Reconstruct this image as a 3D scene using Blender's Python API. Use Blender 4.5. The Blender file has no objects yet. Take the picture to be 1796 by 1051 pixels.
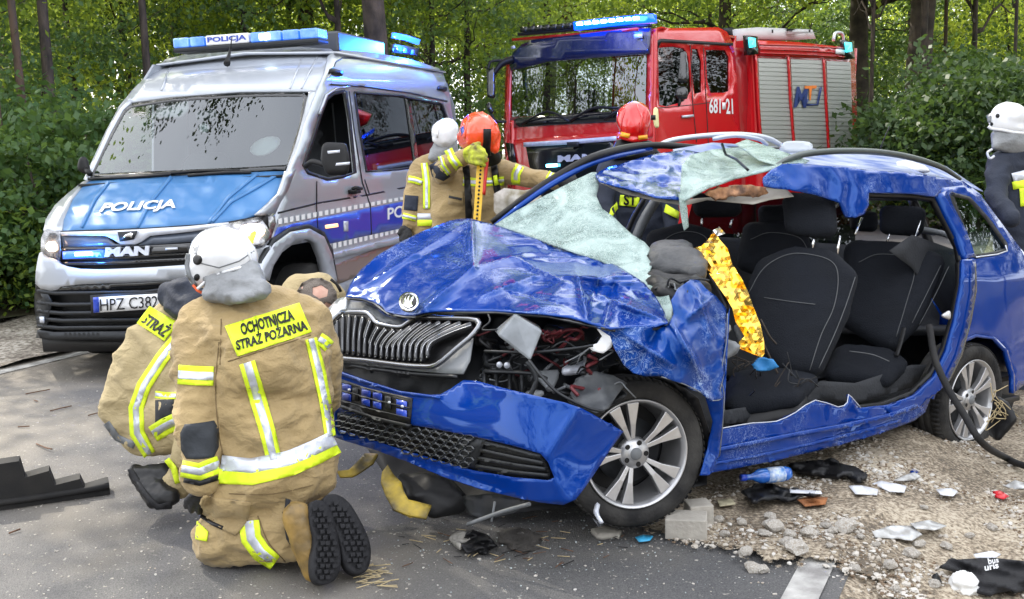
import bpy, bmesh, math, random
import numpy as np
from mathutils import Vector, Matrix, noise, geometry
from mathutils.bvhtree import BVHTree

# ---------------------------------------------------------------- camera, sky, sun, exposure
SC = bpy.context.scene
COL = SC.collection
F, PIT, ROLL, H = 1826.3, .14913, -.03257, 1.6021       # focal length in photo pixels, pitch, roll, height
cp, sp = math.cos(PIT), math.sin(PIT)
_R = np.array([[1, 0, 0], [0, cp, -sp], [0, sp, cp]])
cr, sr = math.cos(ROLL), math.sin(ROLL)
RIGHT = cr*_R[0] + sr*_R[2]; FWD = _R[1]; UP = -sr*_R[0] + cr*_R[2]
CAMP = np.array([0, 0, H])
cam = bpy.data.cameras.new('camera'); camo = bpy.data.objects.new('camera', cam); COL.objects.link(camo)
cam.sensor_width = 36; cam.lens = F/1796*36; cam.clip_end = 600; cam.clip_start = .05
m = Matrix([[RIGHT[i], UP[i], -FWD[i], CAMP[i]] for i in range(3)] + [[0, 0, 0, 1]])
camo.matrix_world = m
SC.camera = camo
SUN_EL, SUN_AZ = math.radians(44), math.radians(-42)    # azimuth from +Y towards +X
W = bpy.data.worlds.new('World'); SC.world = W; W.use_nodes = True
nt = W.node_tree; bg = nt.nodes['Background']
sky = nt.nodes.new('ShaderNodeTexSky'); sky.sky_type = 'NISHITA'; sky.sun_disc = False
sky.sun_elevation = SUN_EL; sky.sun_rotation = SUN_AZ; sky.air_density = 1.0; sky.dust_density = 3.0; sky.ozone_density = 1
# thin bright cloud over the blue
tc = nt.nodes.new('ShaderNodeTexCoord'); nz = nt.nodes.new('ShaderNodeTexNoise'); nz.inputs['Scale'].default_value = 1.6
nz.inputs['Detail'].default_value = 5; nt.links.new(tc.outputs['Generated'], nz.inputs['Vector'])
rp = nt.nodes.new('ShaderNodeValToRGB'); rp.color_ramp.elements[0].position = .3; rp.color_ramp.elements[1].position = .6
rp.color_ramp.elements[0].color = (.45, .45, .45, 1); rp.color_ramp.elements[1].color = (.95, .95, .95, 1)
nt.links.new(nz.outputs['Fac'], rp.inputs['Fac'])
mx = nt.nodes.new('ShaderNodeMix'); mx.data_type = 'RGBA'; nt.links.new(rp.outputs['Color'], mx.inputs['Factor'])
nt.links.new(sky.outputs['Color'], mx.inputs['A']); mx.inputs['B'].default_value = (10.2, 10.4, 10.9, 1)
nt.links.new(mx.outputs['Result'], bg.inputs['Color']); bg.inputs['Strength'].default_value = .13
sun = bpy.data.lights.new('sun', 'SUN'); suno = bpy.data.objects.new('sun', sun); COL.objects.link(suno)
sun.energy = 2.3; sun.angle = math.radians(.6); sun.color = (1, .93, .80)
sd = Vector((math.sin(SUN_AZ)*math.cos(SUN_EL), math.cos(SUN_AZ)*math.cos(SUN_EL), math.sin(SUN_EL)))
suno.rotation_euler = sd.to_track_quat('Z', 'Y').to_euler(); suno.location = (0, 0, 30)
SC.view_settings.view_transform = 'Standard'; SC.view_settings.look = 'None'
SC.view_settings.exposure = 1.4; SC.view_settings.gamma = 1
try: SC.view_settings.use_curve_mapping = False
except Exception: pass
SC.render.engine = 'CYCLES'; SC.cycles.max_bounces = 6; SC.cycles.transparent_max_bounces = 12
SC.cycles.use_denoising = True

# ---------------------------------------------------------------- pixels to points
def rays(px, py):
    px = np.asarray(px, float); py = np.asarray(py, float)
    return FWD + np.multiply.outer((px-898)/F, RIGHT) - np.multiply.outer((py-525.5)/F, UP)
def at(px, py, D): return CAMP + (rays(px, py).T*D).T
def ong(px, py, z=0.):
    r = rays(px, py); t = (z-H)/r[..., 2]
    return CAMP + (r.T*t).T
def euler_m(yaw, pi, ro):
    c, s = math.cos(yaw), math.sin(yaw); A = np.array([[c, -s, 0], [s, c, 0], [0, 0, 1]])
    c, s = math.cos(pi), math.sin(pi); B = np.array([[c, 0, s], [0, 1, 0], [-s, 0, c]])
    c, s = math.cos(ro), math.sin(ro); C = np.array([[1, 0, 0], [0, c, -s], [0, s, c]])
    return A @ B @ C
class Frame:
    def __init__(s, x, y, z, yaw=0, pi=0, ro=0):
        s.R = euler_m(yaw, pi, ro); s.t = np.array([x, y, z], float)
    def w(s, P): return np.asarray(P, float) @ s.R.T + s.t
    def l(s, P): return (np.asarray(P, float)-s.t) @ s.R
    def surf(s, axis, fn, off=0.):
        """points of the local surface  axis = fn(other two)  under the given pixels"""
        a = 'xyz'.index(axis); o = [i for i in range(3) if i != a]
        def f(px, py, extra=0.):
            r = rays(px, py) @ s.R; c = (CAMP-s.t) @ s.R
            def G(t):
                P = c + (r.T*t).T
                return P[..., a] - (fn(P[..., o[0]], P[..., o[1]]) if callable(fn) else fn) - off - extra
            t = (s.t-CAMP) @ FWD * np.ones(r.shape[:-1])
            for _ in range(25):
                g0 = G(t); d = (G(t+1e-4)-g0)/1e-4
                d = np.where(np.abs(d) < .05, np.where(d < 0, -.05, .05), d)
                t = t - np.clip(g0/d, -.6, .6)
            return s.w(c + (r.T*t).T)
        return f
def ctrl(pts):
    """smooth depth through (px, py, D) control points"""
    A = np.array(pts, float); X = A[:, :2]/100; n = len(A)
    def U(r): return np.where(r > 1e-9, r*r*np.log(r+1e-12), 0)
    K = U(np.linalg.norm(X[:, None]-X[None], axis=2)) + 1e-3*np.eye(n)
    Pm = np.c_[np.ones(n), X]; L = np.zeros((n+3, n+3)); L[:n, :n] = K; L[:n, n:] = Pm; L[n:, :n] = Pm.T
    wv = np.linalg.solve(L, np.r_[A[:, 2], 0, 0, 0])
    def f(px, py, extra=0.):
        Q = np.stack([np.asarray(px, float), np.asarray(py, float)], -1)/100
        d = U(np.linalg.norm(Q[:, None]-X[None], axis=2)) @ wv[:n] + wv[n] + Q @ wv[n+1:]
        return at(px, py, d-extra)
    return f

# ---------------------------------------------------------------- objects
XF = {}
def tag(o, label=None, cat=None, group=None, kind=None):
    for k, v in (('label', label), ('category', cat), ('group', group), ('kind', kind)):
        if v: o[k] = v
    return o
def thing(name, label, cat, loc=(0, 0, 0), fr=None, group=None):
    o = bpy.data.objects.new(name, None); COL.objects.link(o); o.empty_display_size = .2
    if fr is None: fr = Frame(*loc)
    M = Matrix([[*fr.R[i], fr.t[i]] for i in range(3)] + [[0, 0, 0, 1]])
    o.location = M.to_translation(); o.rotation_euler = M.to_euler()
    XF[o.name] = fr; tag(o, label, cat, group); return o
def mk(name, V, faces, mat, parent=None, smooth=True, solid=0, bevel=0, midx=None, subsurf=0, loc=None):
    V = np.asarray(V, float)
    fr = XF[parent.name] if parent is not None else (Frame(*loc) if loc is not None else Frame(*V.mean(0)*[1, 1, 0]+[0, 0, V[:, 2].min()]))
    me = bpy.data.meshes.new(name); me.from_pydata(fr.l(V).tolist(), [], [tuple(int(i) for i in f) for f in faces])
    for mm in (mat if isinstance(mat, (list, tuple)) else [mat]): me.materials.append(mm)
    if midx is not None: me.polygons.foreach_set('material_index', list(midx))
    me.polygons.foreach_set('use_smooth', [smooth]*len(me.polygons)); me.update()
    o = bpy.data.objects.new(name, me); COL.objects.link(o); XF[o.name] = fr
    if parent is not None: o.parent = parent
    else: o.location = fr.t
    if bevel:
        b = o.modifiers.new('b', 'BEVEL'); b.width = bevel; b.segments = 2; b.limit_method = 'ANGLE'; b.angle_limit = .6
    if solid:
        s = o.modifiers.new('s', 'SOLIDIFY'); s.thickness = abs(solid); s.offset = 0 if solid < 0 else -1
    if subsurf:
        s = o.modifiers.new('u', 'SUBSURF'); s.levels = s.render_levels = subsurf
    return o
def copy_obj(o, parent=None, label=None):
    c = o.copy(); COL.objects.link(c)
    if parent is not None: c.parent = parent
    if label: c['label'] = label
    for ch in list(o.children): copy_obj(ch, c)
    return c

# ---------------------------------------------------------------- mesh makers (world space)
class MB:
    def __init__(s): s.V = []; s.F = []; s.I = []; s.n = 0
    def add(s, V, F_, i=0):
        V = np.asarray(V, float); s.V.append(V); s.F += [tuple(a+s.n for a in f) for f in F_]; s.I += [i]*len(F_); s.n += len(V)
        return s
    def mk(s, name, mat, parent=None, **k):
        return mk(name, np.vstack(s.V), s.F, mat, parent, midx=s.I if isinstance(mat, (list, tuple)) else None, **k)
def box_geo(c, sz, R=None):
    c = np.asarray(c, float); sz = np.asarray(sz, float)/2
    V = np.array([[x, y, z] for x in (-1, 1) for y in (-1, 1) for z in (-1, 1)], float)*sz
    if R is not None: V = V @ np.asarray(R).T
    return V+c, [(0, 1, 3, 2), (4, 6, 7, 5), (0, 4, 5, 1), (2, 3, 7, 6), (0, 2, 6, 4), (1, 5, 7, 3)]
def tube_geo(P, r, n=8, flat=1., cap=True, up=(0, 0, 1)):
    P = np.asarray(P, float); m_ = len(P); r = np.broadcast_to(np.asarray(r, float), (m_,))
    V = []; T = np.gradient(P, axis=0)
    up = np.asarray(up, float)
    for i in range(m_):
        t = T[i]/(np.linalg.norm(T[i])+1e-12); a = np.cross(t, up)
        if np.linalg.norm(a) < 1e-3: a = np.cross(t, [1, 0, 0.1])
        a /= np.linalg.norm(a); b = np.cross(a, t)
        for k in range(n):
            th = 2*math.pi*k/n; V.append(P[i] + r[i]*(math.cos(th)*a + flat*math.sin(th)*b))
    Fs = [(i*n+k, i*n+(k+1) % n, (i+1)*n+(k+1) % n, (i+1)*n+k) for i in range(m_-1) for k in range(n)]
    if cap: Fs += [tuple(range(n))[::-1], tuple((m_-1)*n+k for k in range(n))]
    return np.array(V), Fs
def spline(P, k=6):
    P = np.asarray(P, float); out = []
    Q = np.vstack([2*P[0]-P[1], P, 2*P[-1]-P[-2]])
    for i in range(1, len(Q)-2):
        for j in range(k):
            t = j/k; out.append(.5*((2*Q[i])+(-Q[i-1]+Q[i+1])*t+(2*Q[i-1]-5*Q[i]+4*Q[i+1]-Q[i+2])*t*t+(-Q[i-1]+3*Q[i]-3*Q[i+1]+Q[i+2])*t**3))
    out.append(P[-1]); return np.array(out)
def tube(name, P, r, mat, parent=None, n=8, sm=5, **k):
    P = np.asarray(P, float)
    if sm > 1 and len(P) > 2:
        if np.ndim(r): r = np.interp(np.linspace(0, len(P)-1, (len(P)-1)*sm+1), range(len(P)), r)
        P = spline(P, sm)
    fl = k.pop('flat', 1.); V, Fs = tube_geo(P, r, n, fl); return mk(name, V, Fs, mat, parent, **k)
def pts(L): L = np.asarray(L, float); return at(L[:, 0], L[:, 1], L[:, 2])
def smooth_out(o, it=2):
    o = np.asarray(o, float)
    for _ in range(it):
        n = np.roll(o, -1, 0); o = np.stack([.75*o+.25*n, .25*o+.75*n], 1).reshape(-1, 2)
    return o
def inside(px, py, poly):
    x1, y1 = poly[:, 0], poly[:, 1]; x2, y2 = np.roll(x1, -1), np.roll(y1, -1)
    c = ((y1 > py[:, None]) != (y2 > py[:, None])) & (px[:, None] < (x2-x1)*(py[:, None]-y1)/(y2-y1+1e-12)+x1)
    return (c.sum(1) % 2) == 1
def resample(o, step):
    out = []
    for i in range(len(o)):
        a, b = o[i], o[(i+1) % len(o)]; d = np.linalg.norm(b-a); k = max(1, int(round(d/step)))
        out += [a+(b-a)*j/k for j in range(k)]
    return np.array(out)
def tri2d(outline, holes=(), step=10, sm=0):
    """triangulate a pixel outline with holes, with interior points"""
    L = [np.asarray(outline, float)] + [np.asarray(h, float) for h in holes]
    if sm: L = [smooth_out(l, sm) for l in L]
    L = [resample(l, step) for l in L]
    allp = []; E = []; n = 0
    for l in L:
        E += [(n+i, n+(i+1) % len(l)) for i in range(len(l))]; allp.append(l); n += len(l)
    B = np.vstack(allp)
    x0, y0 = L[0].min(0); x1, y1 = L[0].max(0); G = []
    j = 0; y = y0+step*.6
    while y < y1:
        x = x0 + (step*.5 if j % 2 else step*.1)
        while x < x1: G.append((x, y)); x += step
        y += step*.87; j += 1
    if G:
        G = np.array(G); ok = inside(G[:, 0], G[:, 1], L[0])
        for h in L[1:]: ok &= ~inside(G[:, 0], G[:, 1], h)
        G = G[ok]
        if len(G):
            d = np.min(np.linalg.norm(G[:, None]-B[None], axis=2), axis=1); G = G[d > step*.45]
        B = np.vstack([B, G]) if len(G) else B
    r = geometry.delaunay_2d_cdt([Vector(p) for p in B], E, [], 0, 1e-5)
    V = np.array([tuple(v) for v in r[0]]); T = np.array([tuple(f) for f in r[2] if len(f) == 3])
    C = V[T].mean(1); ok = inside(C[:, 0], C[:, 1], L[0])
    for h in L[1:]: ok &= ~inside(C[:, 0], C[:, 1], h)
    T = T[ok]
    a, b, c = V[T[:, 0]], V[T[:, 1]], V[T[:, 2]]
    ar = (b[:, 0]-a[:, 0])*(c[:, 1]-a[:, 1])-(b[:, 1]-a[:, 1])*(c[:, 0]-a[:, 0])
    T = np.where((ar > 0)[:, None], T[:, ::-1], T)       # y points down in pixels: turn faces to the camera
    return V, T
def ridge(P, s, seed=0):
    return np.array([1-2*abs(noise.noise(Vector(p)*s+Vector((seed*7.3, seed*3.1, seed)))) for p in P])
def nz3(P, s, seed=0):
    return np.array([noise.noise(Vector(p)*s+Vector((seed*7.3, seed*3.1, seed))) for p in P])
def creases(P, s, seed=0):
    """folded-sheet relief: distance between the two nearest cells"""
    o = []
    for p in P:
        d = noise.voronoi(Vector(p)*s+Vector((seed*5.1, seed*2.3, seed)))[0]; o.append(d[0])
    return np.array(o)
def sheet(name, outline, S, mat, parent=None, step=10, holes=(), sm=0, crump=None, solid=.004, smooth=True, off=0., **k):
    V2, T = tri2d(outline, holes, step, sm)
    ex = off
    if crump: ex = off + crump(S(V2[:, 0], V2[:, 1], 0.), V2)
    P = S(V2[:, 0], V2[:, 1], ex)
    return mk(name, P, T, mat, parent, smooth=smooth, solid=solid, **k)
def crump(a1, s1, a2=0, s2=1, seed=0, a3=0, s3=1):
    def f(P, V2):
        d = a1*(creases(P, s1, seed)-.4)
        if a2: d = d + a2*ridge(P, s2, seed+1)
        if a3: d = d + a3*nz3(P, s3, seed+2)
        return d
    return f
def strip(name, path, w, S, mat, parent=None, off=.003, solid=.002, step=8, **k):
    """a band of pixel width w along a pixel path, on surface S"""
    P = np.asarray(path, float)
    w = np.broadcast_to(np.asarray(w, float), (len(P),))/2
    t = np.gradient(P, axis=0); n = np.stack([-t[:, 1], t[:, 0]], 1); n /= np.linalg.norm(n, axis=1)[:, None]
    o = np.vstack([P+n*w[:, None], (P-n*w[:, None])[::-1]])
    return sheet(name, o, S, mat, parent, step=step, off=off, solid=solid, **k)
# conformal patches on a body
def bvh_of(objs):
    V = []; Fs = []; n = 0; dg = bpy.context.evaluated_depsgraph_get()
    for o in objs:
        fr = XF[o.name]; co = np.empty(len(o.data.vertices)*3); o.data.vertices.foreach_get('co', co); P = fr.w(co.reshape(-1, 3))
        V += P.tolist(); Fs += [[i+n for i in p.vertices] for p in o.data.polygons]; n += len(P)
    return BVHTree.FromPolygons(V, Fs)
def onbody(b, fallback=4.):
    def f(px, py, extra=0.):
        r = rays(px, py); out = []; ex = np.broadcast_to(extra, (len(r),)); last = None
        for i, d in enumerate(r):
            n = np.linalg.norm(d); h = b.ray_cast(Vector(CAMP), Vector(d/n), 100)
            if h[0] is None: out.append(None); continue
            out.append(np.array(h[0])-d/n*ex[i])
            last = h[3]
        ok = [k for k, o in enumerate(out) if o is not None]
        for k, o in enumerate(out):
            if o is None:
                if ok:
                    j = min(ok, key=lambda q: (px[q]-px[k])**2+(py[q]-py[k])**2); D = np.dot(out[j]-CAMP, FWD)
                else: D = fallback
                out[k] = at(px[k], py[k], D)
        return np.array(out)
    return f
# lettering
def text_geo(s, bold=.0):
    c = bpy.data.curves.new('t', 'FONT'); c.body = s; c.size = 1; c.offset = bold; c.resolution_u = 3
    o = bpy.data.objects.new('t', c); COL.objects.link(o); dg = bpy.context.evaluated_depsgraph_get(); dg.update()
    me = bpy.data.meshes.new_from_object(o.evaluated_get(dg)); bm = bmesh.new(); bm.from_mesh(me)
    bmesh.ops.triangulate(bm, faces=bm.faces)
    bmesh.ops.subdivide_edges(bm, edges=[e for e in bm.edges if e.calc_length() > .25], cuts=2)
    bmesh.ops.triangulate(bm, faces=bm.faces)
    V = np.array([v.co[:2] for v in bm.verts]); Fs = [tuple(v.index for v in f.verts) for f in bm.faces]
    bm.free(); bpy.data.objects.remove(o); bpy.data.meshes.remove(me)
    V = (V-V.min(0))/(V.max(0)-V.min(0)); return V, Fs
def text_on(name, s, quad, S, mat, parent, off=.006, bold=.02, solid=.0015, slant=0):
    """quad: pixel corners lower-left, lower-right, upper-right, upper-left"""
    V, Fs = text_geo(s, bold); q = np.asarray(quad, float); u = V[:, :1]; v = V[:, 1:]
    P2 = (1-u)*(1-v)*q[0]+u*(1-v)*q[1]+u*v*q[2]+(1-u)*v*q[3]
    P = S(P2[:, 0], P2[:, 1], off)
    return mk(name, P, Fs, mat, parent, smooth=False, solid=solid)
def union(name, hulls, mat, parent, vox=.014, fold=.006, fs=7., lap=3, seed=0, mats=None, fold2=.002, decim=0):
    """one continuous skin round tapered volumes; each hull is a list of (point, radius)"""
    bm = bmesh.new()
    for h in hulls:
        b2 = bmesh.new(); bmesh.ops.create_icosphere(b2, subdivisions=2, radius=1); ico = np.array([v.co[:] for v in b2.verts]); b2.free()
        vs = [bm.verts.new(tuple(np.asarray(p)+ico_*r)) for p, r in h for ico_ in ico]
        res = bmesh.ops.convex_hull(bm, input=vs)
        junk = [g for g in res['geom_interior'] if isinstance(g, bmesh.types.BMVert)]
        bmesh.ops.delete(bm, geom=junk, context='VERTS')
    me = bpy.data.meshes.new('u'); bm.to_mesh(me); bm.free()
    o = bpy.data.objects.new('u', me); COL.objects.link(o); r = o.modifiers.new('r', 'REMESH'); r.mode = 'VOXEL'; r.voxel_size = vox
    dg = bpy.context.evaluated_depsgraph_get(); dg.update(); m2 = bpy.data.meshes.new_from_object(o.evaluated_get(dg))
    bpy.data.objects.remove(o)
    n = len(m2.vertices); co = np.empty(n*3); m2.vertices.foreach_get('co', co); P = co.reshape(-1, 3).copy()
    E = np.empty(len(m2.edges)*2, int); m2.edges.foreach_get('vertices', E); E = E.reshape(-1, 2)
    deg = np.bincount(E.ravel(), minlength=n)[:, None]
    for _ in range(lap):
        A = np.zeros_like(P)
        for a in range(3): A[:, a] = np.bincount(E[:, 0], P[E[:, 1], a], n)+np.bincount(E[:, 1], P[E[:, 0], a], n)
        P = .35*P+.65*A/np.maximum(deg, 1)
    m2.vertices.foreach_set('co', P.ravel()); m2.update()
    N = np.empty(n*3); m2.vertices.foreach_get('normal', N); N = N.reshape(-1, 3)
    if fold:
        Q = P*[1, 1, 1.7]; d = fold*(ridge(Q, fs, seed)-.35) + fold2*ridge(Q, fs*2.7, seed+3)
        P = P+N*d[:, None]
    Fs = [tuple(p.vertices) for p in m2.polygons]; bpy.data.meshes.remove(m2)
    return mk(name, P, Fs, mat, parent)
def S_(L): return [(at(a, b, c), r*c/F) for a, b, c, r in L]      # spheres given in pixels, depth, pixel radius

# ---------------------------------------------------------------- materials
MT = {}
def mat(name, col, rough=.5, metal=0., coat=0., spec=.5, bump=0., bscale=30., var=0., vscale=3., em=None, trans=0., vcol=None, alpha=1., detail=4, sheen=0):
    if name in MT: return MT[name]
    M = bpy.data.materials.new(name); M.use_nodes = True; t = M.node_tree; b = t.nodes['Principled BSDF']
    b.inputs['Base Color'].default_value = (*col, 1); b.inputs['Roughness'].default_value = rough; b.inputs['Metallic'].default_value = metal
    b.inputs['Coat Weight'].default_value = coat; b.inputs['Coat Roughness'].default_value = .05; b.inputs['Specular IOR Level'].default_value = spec
    b.inputs['Transmission Weight'].default_value = trans; b.inputs['Alpha'].default_value = alpha
    if sheen: b.inputs['Sheen Weight'].default_value = sheen
    tcn = t.nodes.new('ShaderNodeTexCoord')
    def noise_(sc, d=4):
        x = t.nodes.new('ShaderNodeTexNoise'); x.inputs['Scale'].default_value = sc; x.inputs['Detail'].default_value = d
        t.links.new(tcn.outputs['Object'], x.inputs['Vector']); return x
    if bump:
        x = noise_(bscale, detail); bp = t.nodes.new('ShaderNodeBump'); bp.inputs['Strength'].default_value = bump; bp.inputs['Distance'].default_value = .01
        t.links.new(x.outputs['Fac'], bp.inputs['Height']); t.links.new(bp.outputs['Normal'], b.inputs['Normal'])
    if var:
        x = noise_(vscale, 6); r = t.nodes.new('ShaderNodeValToRGB'); r.color_ramp.elements[0].position = .35; r.color_ramp.elements[1].position = .68
        c2 = vcol if vcol else tuple(c*(1-var) for c in col)
        r.color_ramp.elements[0].color = (*c2, 1); r.color_ramp.elements[1].color = (*col, 1)
        t.links.new(x.outputs['Fac'], r.inputs['Fac']); t.links.new(r.outputs['Color'], b.inputs['Base Color'])
        rr = t.nodes.new('ShaderNodeMapRange'); rr.inputs['To Min'].default_value = max(0, rough-.08); rr.inputs['To Max'].default_value = min(1, rough+.12)
        t.links.new(x.outputs['Fac'], rr.inputs['Value']); t.links.new(rr.outputs['Result'], b.inputs['Roughness'])
    if em: b.inputs['Emission Color'].default_value = (*em[:3], 1); b.inputs['Emission Strength'].default_value = em[3]
    MT[name] = M; return M
def nodes(M):
    t = M.node_tree; return t, t.nodes['Principled BSDF']
def wear(M, col, scale=9, width=.035, amount=.5, seed=0, rough=.55):
    """thin meandering scratches and scuffed patches over the paint"""
    t, b = nodes(M); base = b.inputs['Base Color'].default_value[:]
    tcn = t.nodes.new('ShaderNodeTexCoord'); mp = t.nodes.new('ShaderNodeMapping'); mp.inputs['Location'].default_value = (seed, seed*2, 0)
    t.links.new(tcn.outputs['Object'], mp.inputs['Vector'])
    facs = []
    for sc, wd, ds in ((scale, width, 2.5), (scale*2.3, width*1.2, 3.5)):
        n = t.nodes.new('ShaderNodeTexNoise'); n.inputs['Scale'].default_value = sc; n.inputs['Detail'].default_value = 3; n.inputs['Distortion'].default_value = ds
        t.links.new(mp.outputs['Vector'], n.inputs['Vector'])
        a = t.nodes.new('ShaderNodeMath'); a.operation = 'SUBTRACT'; a.inputs[1].default_value = .5; t.links.new(n.outputs['Fac'], a.inputs[0])
        ab = t.nodes.new('ShaderNodeMath'); ab.operation = 'ABSOLUTE'; t.links.new(a.outputs[0], ab.inputs[0])
        r = t.nodes.new('ShaderNodeMapRange'); r.inputs['From Max'].default_value = wd*.4; r.inputs['To Min'].default_value = 1; r.inputs['To Max'].default_value = 0
        t.links.new(ab.outputs[0], r.inputs['Value']); facs.append(r.outputs['Result'])
    n = t.nodes.new('ShaderNodeTexNoise'); n.inputs['Scale'].default_value = scale*.45; n.inputs['Detail'].default_value = 6; t.links.new(mp.outputs['Vector'], n.inputs['Vector'])
    r = t.nodes.new('ShaderNodeMapRange'); r.inputs['From Min'].default_value = .48; r.inputs['From Max'].default_value = .62; t.links.new(n.outputs['Fac'], r.inputs['Value'])
    mx_ = t.nodes.new('ShaderNodeMath'); mx_.operation = 'MAXIMUM'; t.links.new(facs[0], mx_.inputs[0]); t.links.new(facs[1], mx_.inputs[1])
    ml = t.nodes.new('ShaderNodeMath'); ml.operation = 'MULTIPLY'; t.links.new(mx_.outputs[0], ml.inputs[0]); t.links.new(r.outputs['Result'], ml.inputs[1])
    am = t.nodes.new('ShaderNodeMath'); am.operation = 'MULTIPLY'; am.inputs[1].default_value = amount; t.links.new(ml.outputs[0], am.inputs[0])
    mc = t.nodes.new('ShaderNodeMix'); mc.data_type = 'RGBA'; mc.inputs['A'].default_value = base; mc.inputs['B'].default_value = (*col, 1)
    t.links.new(am.outputs[0], mc.inputs['Factor']); t.links.new(mc.outputs['Result'], b.inputs['Base Color'])
    rg = t.nodes.new('ShaderNodeMapRange'); rg.inputs['To Min'].default_value = b.inputs['Roughness'].default_value; rg.inputs['To Max'].default_value = rough
    t.links.new(am.outputs[0], rg.inputs['Value']); t.links.new(rg.outputs['Result'], b.inputs['Roughness'])
    return M
def glass(name, tint=(.55, .62, .6), ior=1.5, rough=.0, dark=.5):
    """window glass: clear tinted transparency under a mirror-like reflection"""
    if name in MT: return MT[name]
    M = bpy.data.materials.new(name); M.use_nodes = True; t = M.node_tree; t.nodes.remove(t.nodes['Principled BSDF'])
    out = t.nodes['Material Output']; tr = t.nodes.new('ShaderNodeBsdfTransparent'); tr.inputs['Color'].default_value = (*[c*dark for c in tint], 1)
    gl = t.nodes.new('ShaderNodeBsdfGlossy'); gl.inputs['Roughness'].default_value = rough; gl.inputs['Color'].default_value = (.9, .95, 1, 1)
    fr = t.nodes.new('ShaderNodeFresnel'); fr.inputs['IOR'].default_value = ior; mxs = t.nodes.new('ShaderNodeMixShader')
    t.links.new(fr.outputs['Fac'], mxs.inputs['Fac']); t.links.new(tr.outputs['BSDF'], mxs.inputs[1]); t.links.new(gl.outputs['BSDF'], mxs.inputs[2])
    t.links.new(mxs.outputs['Shader'], out.inputs['Surface']); MT[name] = M; return M

BLUE = (.001, .027, .205)
m_blue = mat('blue_car_paint', BLUE, .06, .0, .0, spec=.7, bump=.02, bscale=4)
m_bluew = wear(mat('scuffed_blue_paint', (.001, .030, .195), .2, .0, .0, spec=.7, bump=.08, bscale=25), (.42, .52, .70), 7, .06, .8)
m_bluew2 = wear(mat('lightly_scratched_blue_paint', (.001, .027, .205), .08, .0, .0, spec=.7, bump=.03, bscale=12), (.35, .45, .65), 10, .035, .5, seed=3)
for _m in (m_blue, m_bluew, m_bluew2): nodes(_m)[1].inputs['Specular Tint'].default_value = (.30, .55, 1, 1)
m_black = mat('black_plastic', (.008, .008, .009), .45, spec=.3, bump=.05, bscale=200)
m_blackg = mat('gloss_black', (.008, .009, .011), .15, coat=.6)
m_rub = mat('black_rubber', (.014, .014, .015), .75, spec=.25, bump=.1, bscale=120, var=.4, vscale=8, vcol=(.022, .021, .02))
m_dark = mat('dark_metal', (.03, .032, .035), .5, .6, bump=.1, bscale=40)
m_grey = mat('grey_plastic', (.16, .17, .18), .5, bump=.05, bscale=60)
m_chrome = mat('chrome', (.75, .76, .78), .12, 1.)
m_alu = mat('alloy', (.52, .52, .53), .32, .75, coat=.3, var=.12, vscale=20)
m_silver = mat('silver_van_paint', (.42, .45, .50), .34, .4, .7)
m_white = mat('white_plastic', (.72, .73, .74), .35, coat=.3)
m_red = mat('red_truck_paint', (.52, .006, .012), .25, .05, 1.)
m_bluefoil = mat('blue_foil', (.045, .16, .36), .42, .05, .12, spec=.35)
m_bluefoil2 = mat('deep_blue_foil', (.008, .045, .40), .35, .05, .5)
m_yel = mat('fluorescent_yellow', (.72, .90, .02), .6, bump=.15, bscale=150, var=.12, vscale=14)
m_refl = mat('reflective_tape', (.62, .65, .72), .38, .35, bump=.12, bscale=150, var=.15, vscale=20)
m_khaki = mat('khaki_fabric', (.37, .268, .125), .85, bump=.35, bscale=90, var=.22, vscale=6, sheen=.1, detail=8)
m_khaki2 = mat('faded_khaki_fabric', (.44, .35, .19), .85, bump=.35, bscale=90, var=.2, vscale=6, detail=8)
def wrinkle(M, sc=9, st=.42):
    t, b = nodes(M); bp0 = b.inputs['Normal'].links[0].from_node; tcn = t.nodes.new('ShaderNodeTexCoord'); mp = t.nodes.new('ShaderNodeMapping'); mp.inputs['Scale'].default_value = (1, 1, 1.9)
    n = t.nodes.new('ShaderNodeTexNoise'); n.inputs['Scale'].default_value = sc; n.inputs['Detail'].default_value = 3; n.inputs['Distortion'].default_value = 1.3
    t.links.new(tcn.outputs['Object'], mp.inputs['Vector']); t.links.new(mp.outputs['Vector'], n.inputs['Vector'])
    bp = t.nodes.new('ShaderNodeBump'); bp.inputs['Strength'].default_value = st; bp.inputs['Distance'].default_value = .03; t.links.new(n.outputs['Fac'], bp.inputs['Height']); t.links.new(bp.outputs['Normal'], bp0.inputs['Normal'])
wrinkle(m_khaki); wrinkle(m_khaki2)
m_navy = mat('navy_fabric', (.016, .022, .04), .8, bump=.3, bscale=80, var=.3, vscale=5)
m_char = mat('charcoal_fabric', (.02, .022, .026), .8, bump=.3, bscale=80)
m_skin = mat('skin', (.50, .30, .22), .5, var=.2, vscale=25, vcol=(.42, .22, .16))
m_hair = mat('grey_hair', (.15, .125, .105), .85, bump=.9, bscale=160)
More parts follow.
